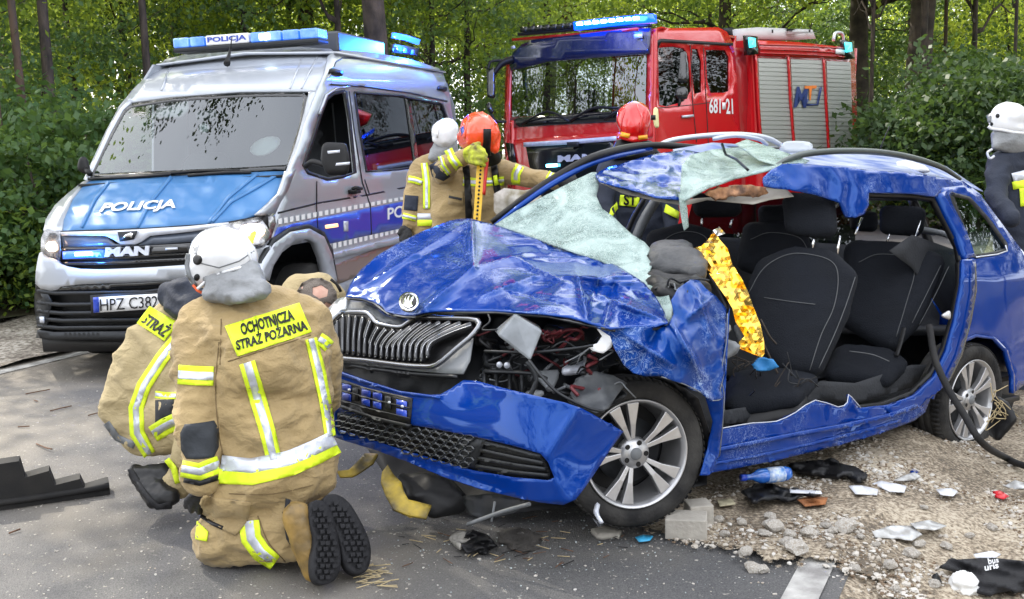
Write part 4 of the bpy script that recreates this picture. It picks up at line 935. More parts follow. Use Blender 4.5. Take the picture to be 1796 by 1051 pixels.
# --- wheels
def wheel(px, py, D, az, dia, camber=0., parent=C_):
    c = at(px, py, D); n = np.array([math.cos(az)*math.cos(camber), math.sin(az)*math.cos(camber), math.sin(camber)])
    u = np.array([-n[1], n[0], 0]); u /= np.linalg.norm(u); v = np.cross(n, u); v = v if v[2] > 0 else -v
    R = dia/2; w = bpy.data.objects.new('wheel', None); COL.objects.link(w); w.parent = parent; XF[w.name] = XF[parent.name]
    def pt(r, a, d): return c + r*(math.cos(a)*u+math.sin(a)*v) + n*d
    def lathe(pr, k=64): 
        V = [pt(r, 2*math.pi*i/k, d) for i in range(k) for r, d in pr]; m_ = len(pr)
        return V, [(i*m_+j, i*m_+j+1, ((i+1) % k)*m_+j+1, ((i+1) % k)*m_+j) for i in range(k) for j in range(m_-1)]
    s = R/.3
    T = [(.218, -.01), (.232, .004), (.262, .008), (.284, 0), (.294, -.012), (.299, -.03), (.299, -.055), (.293, -.06), (.299, -.065), (.300, -.095), (.294, -.1), (.300, -.105), (.299, -.135), (.293, -.14), (.299, -.145), (.296, -.17), (.284, -.185), (.24, -.19)]
    ty = mk('tyre', *lathe([(r*s, d) for r, d in T]), m_tyre, w)
    mb = MB()                                             # shoulder tread blocks
    for i in range(72):
        a0 = 2*math.pi*i/72; a1 = a0+2*math.pi/72*.62
        P = [pt(r*s, a, d) for a in (a0, a1) for r, d in ((.296, -.008), (.3015, -.03), (.3015, -.052))]
        mb.add(P, [(0, 3, 4, 1), (1, 4, 5, 2)])
    tag(mb.mk('tread', m_tyre, ty, solid=.003), kind='stuff')
    rim = mk('rim', *lathe([(.205*s, -.012), (.214*s, .004), (.218*s, .004), (.22*s, -.004), (.205*s, -.012), (.2*s, -.03), (.193*s, -.08), (.185*s, -.16)]), m_alu, w)
    mk('brake_disc', *lathe([(.02, -.085), (.135, -.085), (.135, -.1)]), m_dark, w)
    mk('wheel_back', *lathe([(.01, -.17), (.19*s, -.17)]), m_black, w)
    mk('hub', *lathe([(.001, -.006), (.026, -.006), (.03, -.01), (.036, -.012), (.06, -.018), (.066, -.035), (.06, -.06)]), m_alu, rim)
    mb = MB()
    mk('hub_cap', *lathe([(.0, -.002), (.024, -.003), (.026, -.008)]), m_grey, rim)
    for k in range(5):
        a = math.pi/2+.22+2*math.pi*k/5
        for sg in (-1, 1):
            mb2 = MB()
            A = [(.05, a+sg*.12-.17, -.02), (.05, a+sg*.12+.17, -.02), (.12, a+sg*.17-.10, -.010), (.12, a+sg*.17+.10, -.010), (.206, a+sg*.20-.125, -.008), (.206, a+sg*.20+.125, -.008)]
            P = [pt(r*s, q, d) for r, q, d in A] + [pt(r*s, q, d-.03) for r, q, d in A]
            mb2.add(P, [(0, 1, 3, 2), (2, 3, 5, 4), (6, 8, 9, 7), (8, 10, 11, 9), (0, 2, 8, 6), (2, 4, 10, 8), (1, 7, 9, 3), (3, 9, 11, 5), (0, 6, 7, 1), (4, 5, 11, 10)])
            mb2.mk('spoke', m_alu, rim, smooth=False, bevel=.003)
        q = math.pi/2+.22+math.pi/5+2*math.pi*k/5
        cc = pt(.045, q, -.011)
        P = [cc+.011*(math.cos(b_)*u+math.sin(b_)*v) for b_ in np.linspace(0, 6.28, 11)[:-1]]
        mb.add(P, [tuple(range(10))])
    mb.mk('bolt_hole', m_black, rim, smooth=False)
    return w
m_tyre = mat('dusty_tyre', (.014, .014, .015), .8, spec=.2, bump=.5, bscale=60, var=.5, vscale=7, vcol=(.05, .048, .045), detail=8)
wheel(1117, 797, 4.13, math.radians(287), .605, .05)
wheel(1706, 702, 5.60, math.radians(305), .605)
wheel(1262, 655, 6.9, math.radians(127.5), .60); 
# --- dark backing: engine bay, floor, inner sills
def cs(name, o, S, m_, parent=C_, **k): return sheet(name, o, S, m_, parent, **k)
bayS = ctrl([(590, 560, 4.95), (840, 560, 4.5), (1070, 590, 4.4), (1100, 700, 4.4), (830, 740, 4.3), (600, 700, 4.8), (1060, 860, 4.5), (600, 850, 4.9)])
cs('engine_bay_wall', [(588, 540), (700, 548), (860, 545), (1060, 565), (1110, 600), (1120, 700), (1060, 760), (960, 760), (800, 720), (600, 690)], bayS, m_dark, step=14, crump=crump(.05, 6, .03, 9, 2))
cs('undertray', [(640, 780), (1060, 760), (1240, 800), (1240, 850), (1060, 880), (900, 900), (760, 880), (680, 840)], ctrl([(640, 780, 4.9), (1060, 760, 4.9), (1240, 830, 4.7), (900, 880, 4.45), (700, 850, 4.7)]), m_black, step=16, crump=crump(.03, 8))
cs('wheel_arch_liner', [(1075, 640), (1120, 652), (1180, 668), (1225, 700), (1245, 760), (1240, 830), (1200, 800), (1100, 700), (1040, 720), (1020, 700)], ctrl([(1075, 650, 4.3), (1245, 760, 4.25), (1100, 720, 4.45), (1200, 800, 4.4)]), m_black, step=12, crump=crump(.03, 10, .01, 22))
# inside floor and far side
def L(x, y, z): return CF.w([(x, y, z)])[0]
mk('cabin_floor', [L(-.3, .74, .2), L(-.3, -.78, .2), L(-3.3, -.78, .35), L(-3.3, .72, .35)], [(0, 1, 2, 3)], m_char, C_, solid=.03)
mk('underbody', [L(-.5, .70, .16), L(-.5, -.7, .16), L(-3.4, -.7, .2), L(-3.4, .66, .2)], [(0, 1, 2, 3)], m_black, C_, solid=.03)
mk('far_door_panel', [L(-.2, -.8, .2), L(-.2, -.82, .98), L(-1.6, -.82, 1.0), L(-3.3, -.78, 1.02), L(-3.3, -.78, .3)], [(0, 1, 2, 3, 4)], m_black, C_, solid=.05)
mk('boot_floor', [L(-2.75, .66, .62), L(-2.75, -.7, .62), L(-3.5, -.7, .62), L(-3.5, .62, .62)], [(0, 1, 2, 3)], m_char, C_, solid=.03)
mk('tailgate', [L(-3.55, .68, .4), L(-3.55, -.68, .4), L(-3.5, -.68, .98), L(-3.5, .66, .98)], [(0, 1, 2, 3)], m_blue, C_, solid=.06)
mk('firewall', [L(-.42, .62, .2), L(-.42, -.76, .2), L(-.35, -.76, .85), L(-.35, .6, .85)], [(0, 1, 2, 3)], m_black, C_, solid=.03)
# --- rear quarter with window and wheel arch
q_out = [(1648, 330), (1690, 325), (1722, 345), (1752, 385), (1790, 436), (1830, 480), (1850, 520), (1850, 650), (1800, 672), (1778, 690), (1776, 650), (1764, 614), (1742, 594), (1712, 590), (1680, 606), (1652, 644), (1636, 690), (1622, 724), (1606, 732), (1592, 716), (1618, 694), (1646, 664), (1668, 612), (1684, 550), (1700, 475), (1702, 450), (1680, 400), (1652, 350)]
q_win = [(1668, 340), (1700, 348), (1732, 384), (1764, 428), (1766, 438), (1748, 444), (1712, 450), (1704, 446), (1690, 400)]
cs('quarter_panel', q_out, CS, m_blue, step=9, holes=[q_win], solid=.012, crump=lambda P, V2: .006*nz3(P, 2.2, 4)+.003*nz3(P, 6, 4))
glq = glass('green_tinted_glass', (.55, .72, .62), 1.55, 0, .75)
cs('quarter_window', q_win, CS, glq, step=20, off=-.008, solid=0)
strip('window_seal', q_win+[q_win[0]], 7, CS, m_black, C_, off=.003)
strip('window_seal', [(1712, 451), (1750, 446), (1767, 440), (1764, 430)], 2, CS, m_refl, C_, off=.006)
strip('arch_lip', [(1636, 700), (1652, 644), (1680, 604), (1712, 589), (1744, 593), (1766, 616), (1778, 660), (1778, 690)], 5, CS, m_blue, C_, off=.012, solid=.02)
cs('wheel_housing', [(1634, 700), (1650, 640), (1680, 602), (1744, 592), (1770, 620), (1780, 700), (1760, 760), (1700, 760), (1640, 760)], CF.surf('y', .55), m_black, step=20)
# bright door-frame step of the quarter: raised flange along the opening
strip('door_frame', [(1700, 455), (1700, 500), (1690, 560), (1674, 620), (1650, 668), (1612, 702), (1560, 724)], [22, 24, 26, 26, 24, 22, 20], CS, m_blue, C_, off=.016, solid=.02, step=7)
strip('door_frame_groove', [(1711, 462), (1712, 510), (1702, 566), (1686, 624), (1662, 674)], 3, CS, m_blackg, C_, off=.034, solid=.002)
strip('rubber_seal', [(1688, 458), (1690, 500), (1680, 556), (1663, 612), (1640, 655), (1604, 690), (1550, 710), (1495, 716)], [9, 10, 11, 11, 10, 9, 7, 5], CS, m_black, C_, off=-.012, solid=.03)
st = union('striker', [S_([(1654, 554, 5.42, 4), (1664, 548, 5.42, 4), (1664, 558, 5.42, 4)])], m_alu, C_, vox=.006, fold=0)
# body colour pillar above the opening
strip('rear_pillar', [(1652, 338), (1668, 372), (1688, 410), (1702, 452)], [16, 17, 18, 18], CS, m_blue, C_, off=.014, solid=.03)
strip('rubber_seal', [(1516, 340), (1600, 342), (1640, 348), (1662, 386), (1684, 430), (1690, 460)], [7, 7, 8, 8, 8, 8], CS, m_black, C_, off=-.01, solid=.03)
# --- sill
sill = [(1232, 832), (1236, 800), (1262, 752), (1320, 742), (1362, 740), (1396, 724), (1416, 712), (1432, 702), (1452, 706), (1470, 714), (1480, 716), (1490, 704), (1488, 692), (1496, 700), (1506, 716), (1560, 710), (1604, 694), (1624, 722), (1604, 738), (1540, 762), (1460, 784), (1370, 806), (1300, 820)]
cs('sill', sill, CS, m_bluew2, step=8, solid=.012, crump=lambda P, V2: .012*nz3(P, 5, 9)+.01*ridge(P, 7, 2), off=.0)
strip('sill_fold', [(1250, 792), (1320, 778), (1400, 762), (1480, 748), (1560, 730), (1610, 712)], 7, CS, m_bluew2, C_, off=.03, solid=.02, step=7)
strip('sill_fold', [(1245, 815), (1330, 800), (1420, 780), (1500, 760), (1580, 738)], 5, CS, m_bluew2, C_, off=.02, solid=.02, step=7)
tube('torn_edge', CS(np.array([1262, 1320, 1362, 1396, 1430, 1470, 1486, 1488, 1500, 1510], float), np.array([752, 742, 739, 723, 702, 714, 706, 692, 704, 716], float), .01), .0022, m_refl, C_, sm=2)
# front hinge-pillar remnant between wheel and opening
cs('hinge_pillar', [(1236, 694), (1262, 680), (1272, 640), (1274, 560), (1280, 540), (1272, 700), (1262, 800), (1244, 834), (1228, 834), (1240, 790), (1250, 740)], ctrl([(1240, 700, 4.18), (1275, 560, 4.2), (1262, 700, 4.17), (1230, 834, 4.2), (1262, 800, 4.28)]), m_bluew2, step=7, crump=crump(.02, 12, .008, 25, 5))
tube('torn_edge', pts([(1262, 800, 4.24), (1268, 740, 4.15), (1270, 690, 4.14), (1264, 660, 4.13), (1274, 600, 4.15), (1276, 550, 4.16)]), .0022, m_grey, C_, sm=3)
# --- roof side rail, dented, with the cut pillar stump
cant = [(1338, 312), (1352, 298), (1372, 288), (1400, 286), (1440, 290), (1470, 292), (1520, 298), (1580, 302), (1640, 308), (1690, 318), (1724, 344), (1700, 338), (1660, 334), (1640, 345), (1600, 340), (1524, 338), (1524, 360), (1516, 376), (1500, 382), (1484, 380), (1474, 356), (1440, 344), (1400, 336), (1360, 330), (1342, 326)]
cantS = ctrl([(1340, 315, 4.98), (1400, 290, 5.05), (1400, 335, 4.98), (1490, 380, 5.12), (1500, 295, 5.22), (1520, 340, 5.22), (1600, 302, 5.5), (1600, 340, 5.45), (1690, 318, 5.95), (1724, 344, 6.0), (1660, 340, 5.7)])
cs('roof_edge', cant, cantS, m_bluew2, step=6, solid=.01, crump=lambda P, V2: .028*ridge(P*[1.8, 1, 1], 4.5, 3)+.012*ridge(P, 11, 4))
# roof skin
roofS = ctrl([(1050, 300, 5.55), (1150, 262, 6.1), (1250, 246, 6.4), (1370, 254, 6.7), (1530, 258, 7.2), (1640, 285, 7.3), (1700, 315, 6.9), (1400, 290, 5.2), (1500, 298, 5.45), (1600, 305, 5.75), (1200, 345, 5.2), (1300, 330, 5.15), (1350, 300, 5.1), (1450, 272, 6.2), (1120, 330, 5.35)])
cs('roof', [(1180, 262), (1250, 250), (1370, 258), (1440, 262), (1530, 261), (1610, 274), (1660, 292), (1724, 335), (1690, 322), (1640, 310), (1580, 304), (1500, 298), (1440, 291), (1380, 292), (1340, 300), (1290, 300), (1200, 290)], roofS, mat('painted_sky_roof', (.42, .45, .50), .55, var=.5, vscale=5, vcol=(.08, .13, .34), bump=.2, bscale=40), step=9, crump=crump(.02, 5, .006, 12, 3), solid=.008)  # white sky reflection put into the blue roof's base colour
cs('roof_front', [(1044, 306), (1060, 296), (1100, 284), (1140, 272), (1200, 262), (1240, 270), (1240, 290), (1215, 330), (1190, 350), (1150, 346), (1120, 336), (1080, 326), (1052, 318)], roofS, m_bluew2, step=5, crump=lambda P, V2: .06*ridge(P*[1, 1, 2], 3.6, 6)+.035*ridge(P*[1.6, 1, 1], 6.5, 7)+.010*ridge(P, 16, 2), solid=.006)
cs('headlining', [(1052, 320), (1090, 328), (1130, 338), (1200, 350), (1290, 342), (1370, 322), (1392, 344), (1350, 350), (1320, 358), (1280, 354), (1240, 350), (1200, 360), (1150, 352), (1090, 338)], ctrl([(1052, 320, 5.5), (1200, 355, 5.15), (1380, 335, 5.05), (1290, 345, 5.1)]), mat('beige_headlining', (.42, .39, .34), .9, bump=.3, bscale=60, var=.25, vscale=6), step=8, crump=crump(.04, 9))
cs('torn_foam', [(1238, 342), (1262, 330), (1300, 324), (1340, 328), (1348, 338), (1330, 346), (1290, 344), (1256, 348)], ctrl([(1238, 342, 5.06), (1300, 330, 5.02), (1348, 338, 5.0)]), mat('tan_foam', (.5, .26, .13), .9, bump=.8, bscale=50, var=.5, vscale=16, vcol=(.12, .07, .05)), step=5, crump=crump(.05, 14, .02, 30), solid=.02)
m_crk = bpy.data.materials.new('shattered_laminated_glass'); m_crk.use_nodes = True
def cracked(M, base, al):
    t, b = nodes(M); tcn = t.nodes.new('ShaderNodeTexCoord'); N = t.nodes.new; K = t.links.new
    def vor(sc):
        n = N('ShaderNodeTexNoise'); n.inputs['Scale'].default_value = sc*.25; n.inputs['Detail'].default_value = 3; K(tcn.outputs['Object'], n.inputs['Vector'])
        mxv = N('ShaderNodeMix'); mxv.data_type = 'VECTOR'; mxv.inputs['Factor'].default_value = .12; K(tcn.outputs['Object'], mxv.inputs['A']); K(n.outputs['Color'], mxv.inputs['B'])
        v = N('ShaderNodeTexVoronoi'); v.feature = 'DISTANCE_TO_EDGE'; v.inputs['Scale'].default_value = sc; K(mxv.outputs['Result'], v.inputs['Vector']); return v
    def ramp(src, p0, p1, c0, c1):
        r = N('ShaderNodeValToRGB'); r.color_ramp.elements[0].position = p0; r.color_ramp.elements[1].position = p1; r.color_ramp.elements[0].color = (*c0, 1); r.color_ramp.elements[1].color = (*c1, 1); K(src, r.inputs['Fac']); return r.outputs['Color']
    fine = ramp(vor(95).outputs['Distance'], .0, .16, (1, 1, 1), (0, 0, 0)); big = ramp(vor(26).outputs['Distance'], .0, .05, (.5, .5, .5), (0, 0, 0))
    n = N('ShaderNodeTexNoise'); n.inputs['Scale'].default_value = 5; n.inputs['Detail'].default_value = 9; n.inputs['Distortion'].default_value = 1.5; K(tcn.outputs['Object'], n.inputs['Vector'])
    cloud = ramp(n.outputs['Fac'], .36, .62, (0, 0, 0), (1, 1, 1))
    mx1 = N('ShaderNodeMix'); mx1.data_type = 'RGBA'; mx1.blend_type = 'LIGHTEN'; mx1.inputs['Factor'].default_value = 1; K(fine, mx1.inputs['A']); K(big, mx1.inputs['B'])
    col0 = ramp(cloud, 0, 1, (.13, .23, .20), (.42, .56, .52))
    mx2 = N('ShaderNodeMix'); mx2.data_type = 'RGBA'; K(mx1.outputs['Result'], mx2.inputs['Factor']); K(col0, mx2.inputs['A']); mx2.inputs['B'].default_value = (.56, .68, .65, 1)
    K(mx2.outputs['Result'], b.inputs['Base Color'])
    al_ = N('ShaderNodeMath'); al_.operation = 'MULTIPLY_ADD'; al_.inputs[1].default_value = .35; al_.inputs[2].default_value = .62; K(cloud, al_.inputs[0])
    ad = N('ShaderNodeMath'); ad.operation = 'MULTIPLY_ADD'; ad.inputs[1].default_value = .5; ad.use_clamp = True; K(mx1.outputs['Result'], ad.inputs[0]); K(al_.outputs[0], ad.inputs[2]); K(ad.outputs[0], b.inputs['Alpha'])
    b.inputs['Roughness'].default_value = .15
    bp = N('ShaderNodeBump'); bp.inputs['Strength'].default_value = .8; bp.inputs['Distance'].default_value = .004; K(mx1.outputs['Result'], bp.inputs['Height']); K(bp.outputs['Normal'], b.inputs['Normal'])
cracked(m_crk, (.30, .46, .42), .93)
wsS = ctrl([(870, 393, 5.45), (950, 352, 5.45), (1048, 300, 5.45), (1048, 345, 5.3), (960, 420, 5.1), (1062, 372, 5.2), (1130, 428, 4.95), (1148, 470, 4.7), (1175, 530, 4.3), (1172, 570, 4.1), (1060, 455, 4.8)])
cs('windscreen', [(868, 394), (905, 370), (950, 346), (1000, 320), (1038, 302), (1046, 302), (1050, 326), (1046, 344), (1056, 366), (1076, 380), (1092, 396), (1110, 412), (1130, 424), (1142, 438), (1134, 448), (1144, 464), (1140, 476), (1156, 496), (1172, 514), (1180, 540), (1178, 560), (1168, 571), (1156, 556), (1146, 530), (1132, 504), (1110, 486), (1080, 470), (1050, 456), (1010, 444), (960, 426), (910, 408)], wsS, m_crk, step=7, crump=crump(.05, 4, .012, 14, 8), solid=.006)
cs('glass_drape', [(1196, 290), (1210, 272), (1250, 262), (1300, 258), (1350, 256), (1376, 270), (1370, 290), (1340, 300), (1290, 312), (1240, 330), (1200, 352), (1192, 340)], ctrl([(1196, 345, 5.08), (1196, 290, 5.2), (1250, 262, 5.6), (1300, 310, 5.08), (1350, 258, 5.7), (1370, 290, 5.08)]), m_crk, step=6, crump=crump(.06, 6, .02, 14, 2), solid=.008)
cs('glass_shard', [(1190, 340), (1202, 344), (1206, 372), (1208, 398), (1200, 405), (1194, 380)], lambda a, b_, e=0: at(a, b_, 5.04-e+a*0), m_crk, step=6, crump=crump(.02, 10))
cs('glass_drape', [(1290, 252), (1310, 244), (1420, 282), (1400, 292), (1380, 296), (1330, 280)], ctrl([(1290, 252, 5.5), (1420, 286, 5.15), (1330, 280, 5.2)]), m_crk, step=7, crump=crump(.03, 8))
strip('torn_wire', [(1265, 252), (1272, 272), (1290, 280), (1312, 300)], 3, ctrl([(1265, 252, 5.3), (1312, 300, 5.0), (1290, 275, 5.1)]), m_dark, C_, off=.03, solid=.006)
# far front pillar and far roof edge
tube('front_pillar', pts([(868, 396, 5.5), (920, 356, 5.5), (980, 316, 5.55), (1050, 282, 5.7), (1140, 262, 6.1)]), [.02, .026, .028, .028, .024], m_blue, C_, n=8, flat=.6)
tube('pillar_seal', pts([(862, 390, 5.53), (920, 347, 5.53), (985, 305, 5.58), (1052, 272, 5.7), (1140, 255, 6.1), (1260, 262, 6.3), (1370, 264, 6.4)]), [.014, .02, .022, .024, .02, .02, .02], m_black, C_)
tube('roof_rail', pts([(1150, 258, 6.25), (1180, 246, 6.3), (1240, 238, 6.35), (1300, 236, 6.4), (1345, 242, 6.45), (1372, 256, 6.5)]), .016, m_silver, C_)
tube('roof_rail', pts([(1250, 244, 6.0), (1290, 238, 6.0), (1330, 244, 6.05), (1345, 254, 6.1)]), .012, m_silver, C_)
m_rail = mat('satin_rail', (.10, .115, .11), .35, .5)
tube('roof_rail', pts([(1358, 292, 5.12), (1380, 280, 5.16), (1415, 270, 5.25), (1470, 265, 5.4), (1540, 267, 5.6), (1600, 277, 5.8), (1650, 293, 5.98), (1684, 314, 6.1)]), [.008, .014, .017, .018, .018, .018, .015, .010], m_rail, C_, n=10)
cs('rail_foot', [(1356, 292), (1372, 286), (1390, 288), (1372, 294)], lambda a, b_, e=0: at(a, b_, 5.1-e+a*0), m_rail, step=8)
tube('aerial', pts([(1543, 264, 6.4), (1550, 245, 6.4), (1560, 222, 6.4)]), .004, m_black, C_, sm=2)
# far door frames seen through the cabin
tube('far_pillar', pts([(1115, 420, 6.0), (1130, 385, 6.02), (1150, 352, 6.05)]), .03, m_grey, C_)
tube('far_pillar', pts([(1098, 412, 6.05), (1112, 380, 6.07), (1130, 350, 6.1)]), .016, m_black, C_)
tube('far_pillar', pts([(1385, 440, 6.6), (1392, 400, 6.6), (1396, 352, 6.6)]), .05, m_black, C_)
tube('far_pillar', pts([(1640, 460, 6.9), (1620, 400, 6.9), (1600, 350, 6.9)]), .03, m_black, C_)
mk('tailgate_frame', [at(1500, 352, 7.2), at(1640, 352, 6.5), at(1648, 346, 6.45), at(1500, 344, 7.2)], [(0, 1, 2, 3)], m_black, C_, solid=.04)
cs('rear_trim', [(1560, 440), (1600, 412), (1680, 440), (1700, 500), (1660, 560), (1600, 470)], CF.surf('y', .62), m_char, step=20)
tube('luggage_rail', pts([(1500, 384, 6.6), (1560, 394, 6.5), (1640, 410, 6.4)]), .014, m_grey, C_)
tube('luggage_rail', pts([(1615, 402, 6.4), (1660, 412, 6.3), (1690, 432, 6.2)]), .018, m_grey, C_)
# --- bonnet, buckled up in the middle and folded toward the near side
bonnet = [(606, 520), (614, 498), (632, 474), (662, 448), (696, 428), (740, 406), (786, 388), (806, 384), (826, 383), (842, 388), (868, 394), (910, 408), (960, 426), (1010, 440), (1050, 450), (1090, 470), (1130, 496), (1150, 520), (1166, 548), (1172, 566), (1150, 572), (1100, 574), (1070, 576), (1040, 568), (1000, 556), (960, 551), (920, 548), (870, 545), (800, 545), (762, 546), (742, 549), (726, 553), (710, 553), (690, 550), (676, 546), (668, 536), (652, 528), (630, 522)]
bctrl = [(607, 520, 4.80), (640, 526, 4.72), (668, 540, 4.62), (716, 552, 4.42), (775, 546, 4.30), (870, 545, 4.16), (960, 551, 4.02), (1040, 568, 3.94), (1100, 574, 3.94), (1170, 567, 4.02),
         (632, 474, 4.95), (696, 428, 5.12), (760, 396, 5.35), (825, 383, 5.45), (868, 394, 5.42), (960, 426, 5.12), (1050, 450, 4.88), (1130, 496, 4.48), (1166, 548, 4.16),
         (700, 480, 4.78), (760, 430, 5.05), (760, 500, 4.52), (840, 440, 4.92), (880, 500, 4.42), (960, 470, 4.72), (1000, 515, 4.25), (1060, 500, 4.42), (1100, 530, 4.15), (930, 430, 5.08)]
bS = ctrl(bctrl)
def seg_bump(V2, segs):
    d = np.zeros(len(V2))
    for (x0, y0), (x1, y1), h, w in segs:
        a = np.array([x0, y0], float); b_ = np.array([x1, y1], float); ab = b_-a
        t = np.clip(((V2-a) @ ab)/(ab @ ab), 0, 1); q = np.linalg.norm(V2-(a+t[:, None]*ab), axis=1); w = w*.75
        d += h*np.exp(-q/w)*np.sin(np.pi*np.clip(t*.9+.05, 0, 1))**.5
    return d
bsegs = [((736, 548), (828, 470), .08, 14), ((828, 470), (960, 434), .06, 12), ((640, 500), (826, 385), .05, 10), ((826, 385), (830, 470), .10, 9), ((830, 470), (700, 440), .04, 10), ((960, 478), (1130, 500), .09, 9),
         ((960, 478), (840, 520), .06, 10), ((1010, 470), (1030, 560), .10, 8), ((1030, 510), (1160, 560), .09, 8), ((880, 505), (1010, 540), -.06, 9), ((720, 460), (800, 420), -.05, 12), ((1060, 460), (1040, 520), -.07, 9), ((900, 450), (1000, 500), .06, 7), ((1080, 490), (1060, 570), -.07, 8)]
def bonnet_crump(P, V2):
    right = np.clip((V2[:, 0]-860)/150, 0, 1)
    return seg_bump(V2, bsegs)+(.012+.045*right)*ridge(P, 2.6, 3)+(.004+.022*right)*ridge(P*[1, 1.6, 1], 6.5, 8)+.008*right*ridge(P, 15, 4)+.03*right*(creases(P, 4, 3)-.4)
bn = cs('bonnet', bonnet, bS, m_bluew2, step=4, crump=bonnet_crump, solid=.006)
strip('bonnet_edge', [(607, 521), (636, 524), (655, 530), (669, 541), (680, 549), (712, 555), (728, 555), (745, 549), (765, 546), (870, 546), (960, 552), (1040, 569), (1080, 577)], 4, bS, m_blackg, C_, off=-.002, solid=.01)
B1 = bvh_of([bn]); BS = onbody(B1, 4.4)
def disc(name, cx, cy_, rx, ry, S, m_, parent, off, so=.004, n=20):
    a = np.linspace(0, 2*math.pi, n, endpoint=False)
    return sheet(name, np.stack([cx+rx*np.cos(a), cy_+ry*np.sin(a)], 1), S, m_, parent, step=6, off=off, solid=so)
bdS = lambda a, b_, e=0: at(a, b_, 4.34-(np.asarray(b_)-528)*.004-e+np.asarray(a)*0)
em_ = disc('badge', 717, 528, 17.5, 16, bdS, m_chrome, C_, .0, .012)
disc('badge_face', 717, 528, 14, 12.5, bdS, m_black, em_, .006, .003)
sheet('badge_wing', [(706, 536), (707, 524), (713, 517), (711, 528), (716, 518), (719, 516), (716, 528), (722, 517), (727, 519), (722, 530), (724, 537), (716, 540)], bdS, m_chrome, em_, step=4, off=.011, solid=.003)
# scuffed underlayer of the wing: crumpled fender
fend = [(1040, 570), (1100, 574), (1150, 574), (1172, 570), (1182, 550), (1178, 525), (1190, 505), (1212, 490), (1226, 492), (1238, 506), (1256, 520), (1274, 542), (1272, 600), (1272, 650), (1262, 684), (1270, 700), (1250, 704), (1232, 690), (1214, 684), (1200, 674), (1180, 668), (1160, 660), (1130, 660), (1110, 654), (1094, 640), (1080, 616), (1070, 590)]
fctrl = [(1040, 570, 3.96), (1100, 575, 3.98), (1172, 570, 4.05), (1180, 525, 4.15), (1212, 490, 4.28), (1240, 505, 4.3), (1274, 545, 4.3), (1272, 650, 4.2), (1265, 700, 4.15), (1200, 675, 3.98), (1130, 660, 3.93), (1085, 620, 3.94), (1150, 620, 3.9), (1220, 600, 4.08)]
fS = ctrl(fctrl)
fd = cs('front_wing', fend, fS, m_bluew, step=5, solid=.006, crump=lambda P, V2: seg_bump(V2, [((1180, 570), (1230, 660), .09, 9), ((1100, 590), (1180, 640), .06, 8), ((1215, 495), (1250, 600), .06, 8), ((1160, 560), (1120, 640), -.05, 9), ((1250, 520), (1205, 560), .07, 7)])+.05*(creases(P, 5, 4)-.4)+.035*ridge(P, 4.5, 3)+.018*ridge(P, 10, 9)+.006*ridge(P, 22, 2))
tube('torn_edge', fS(np.array([1272, 1271, 1263, 1268, 1250, 1232, 1200, 1160], float), np.array([600, 650, 684, 698, 703, 690, 674, 661], float), .04), .0022, m_grey, C_, sm=2)
tube('torn_edge', fS(np.array([1045, 1100, 1150, 1180, 1190, 1212], float), np.array([571, 577, 577, 568, 540, 500], float), .02), .006, m_dark, C_, sm=4)
# --- grille
gctrl = [(575, 590, 4.80), (600, 548, 4.80), (655, 560, 4.62), (710, 575, 4.45), (740, 560, 4.40), (838, 562, 4.20), (765, 640, 4.20), (585, 625, 4.74), (700, 640, 4.38)]
gS = ctrl(gctrl)
gout = [(600, 547), (640, 548), (652, 556), (664, 568), (700, 574), (716, 566), (734, 557), (780, 558), (838, 562), (832, 584), (800, 612), (766, 640), (740, 643), (700, 640), (640, 632), (586, 624), (574, 592), (582, 566)]
grl = cs('grille', gout, gS, m_black, step=12, off=-.05, solid=.006)
P = np.array(gout+[gout[0]], float)
tube('grille_frame', gS(P[:, 0], P[:, 1], .012), .011, mat('dark_chrome', (.22, .23, .25), .2, .9), grl, sm=3)
tube('grille_frame', gS(P[:, 0]*.97+21, P[:, 1]*.94+36, .02), .005, m_black, grl, sm=3)
def topy(x): return np.interp(x, [588, 600, 640, 655, 666, 705, 722, 740, 790, 834], [566, 552, 554, 562, 573, 580, 573, 563, 564, 568])
m_slat = mat('grille_slat', (.035, .036, .04), .25, .3, .5)
m_slatc = mat('slat_edge', (.45, .46, .48), .25, .9)
NS = 17
for k in range(NS):
    u = k/(NS-1); xb = 592+u*152+6*u*u; xt = 592+u*236*(.72+.28*u); xt = min(xt, 828)
    yb = np.interp(xb, [590, 640, 700, 750], [618, 625, 632, 634]); yt = topy(xt)+3
    if k == NS-1: yb -= 6
    bx = xb; mid = (.25*xt+.75*xb, .42*yt+.58*yb)
    X = np.array([xb, xb+.02*(xt-xb), mid[0]*.5+(.5*xb), .55*xt+.45*xb, xt], float); Y = np.array([yb, yb*.75+yt*.25, yb*.5+yt*.5, yb*.22+yt*.78, yt], float)
    sl = tube('slat', gS(X, Y, .006), .010, m_slat, grl, n=6, sm=3, flat=1.7)
    tube('slat_edge', gS(X-1.6, Y, .024), .0024, m_slatc, sl, n=5, sm=3)
cs('grille_flange', [(764, 642), (800, 614), (830, 592), (824, 632), (812, 656), (780, 655), (720, 650), (640, 640), (594, 632), (600, 627), (700, 643)], gS, m_grey, step=9, off=-.02, solid=.005)
strip('grille_chin', [(588, 636), (640, 645), (720, 655), (800, 660)], 5, gS, m_dark, C_, off=-.01, solid=.02)
cs('grille_cover', [(610, 526), (640, 528), (660, 540), (676, 552), (712, 556), (740, 552), (800, 550), (842, 552), (838, 560), (736, 556), (712, 570), (668, 566), (644, 546), (606, 544)], ctrl([(610, 530, 4.9), (712, 560, 4.6), (842, 555, 4.4)]), m_grey, step=8, crump=crump(.02, 12))
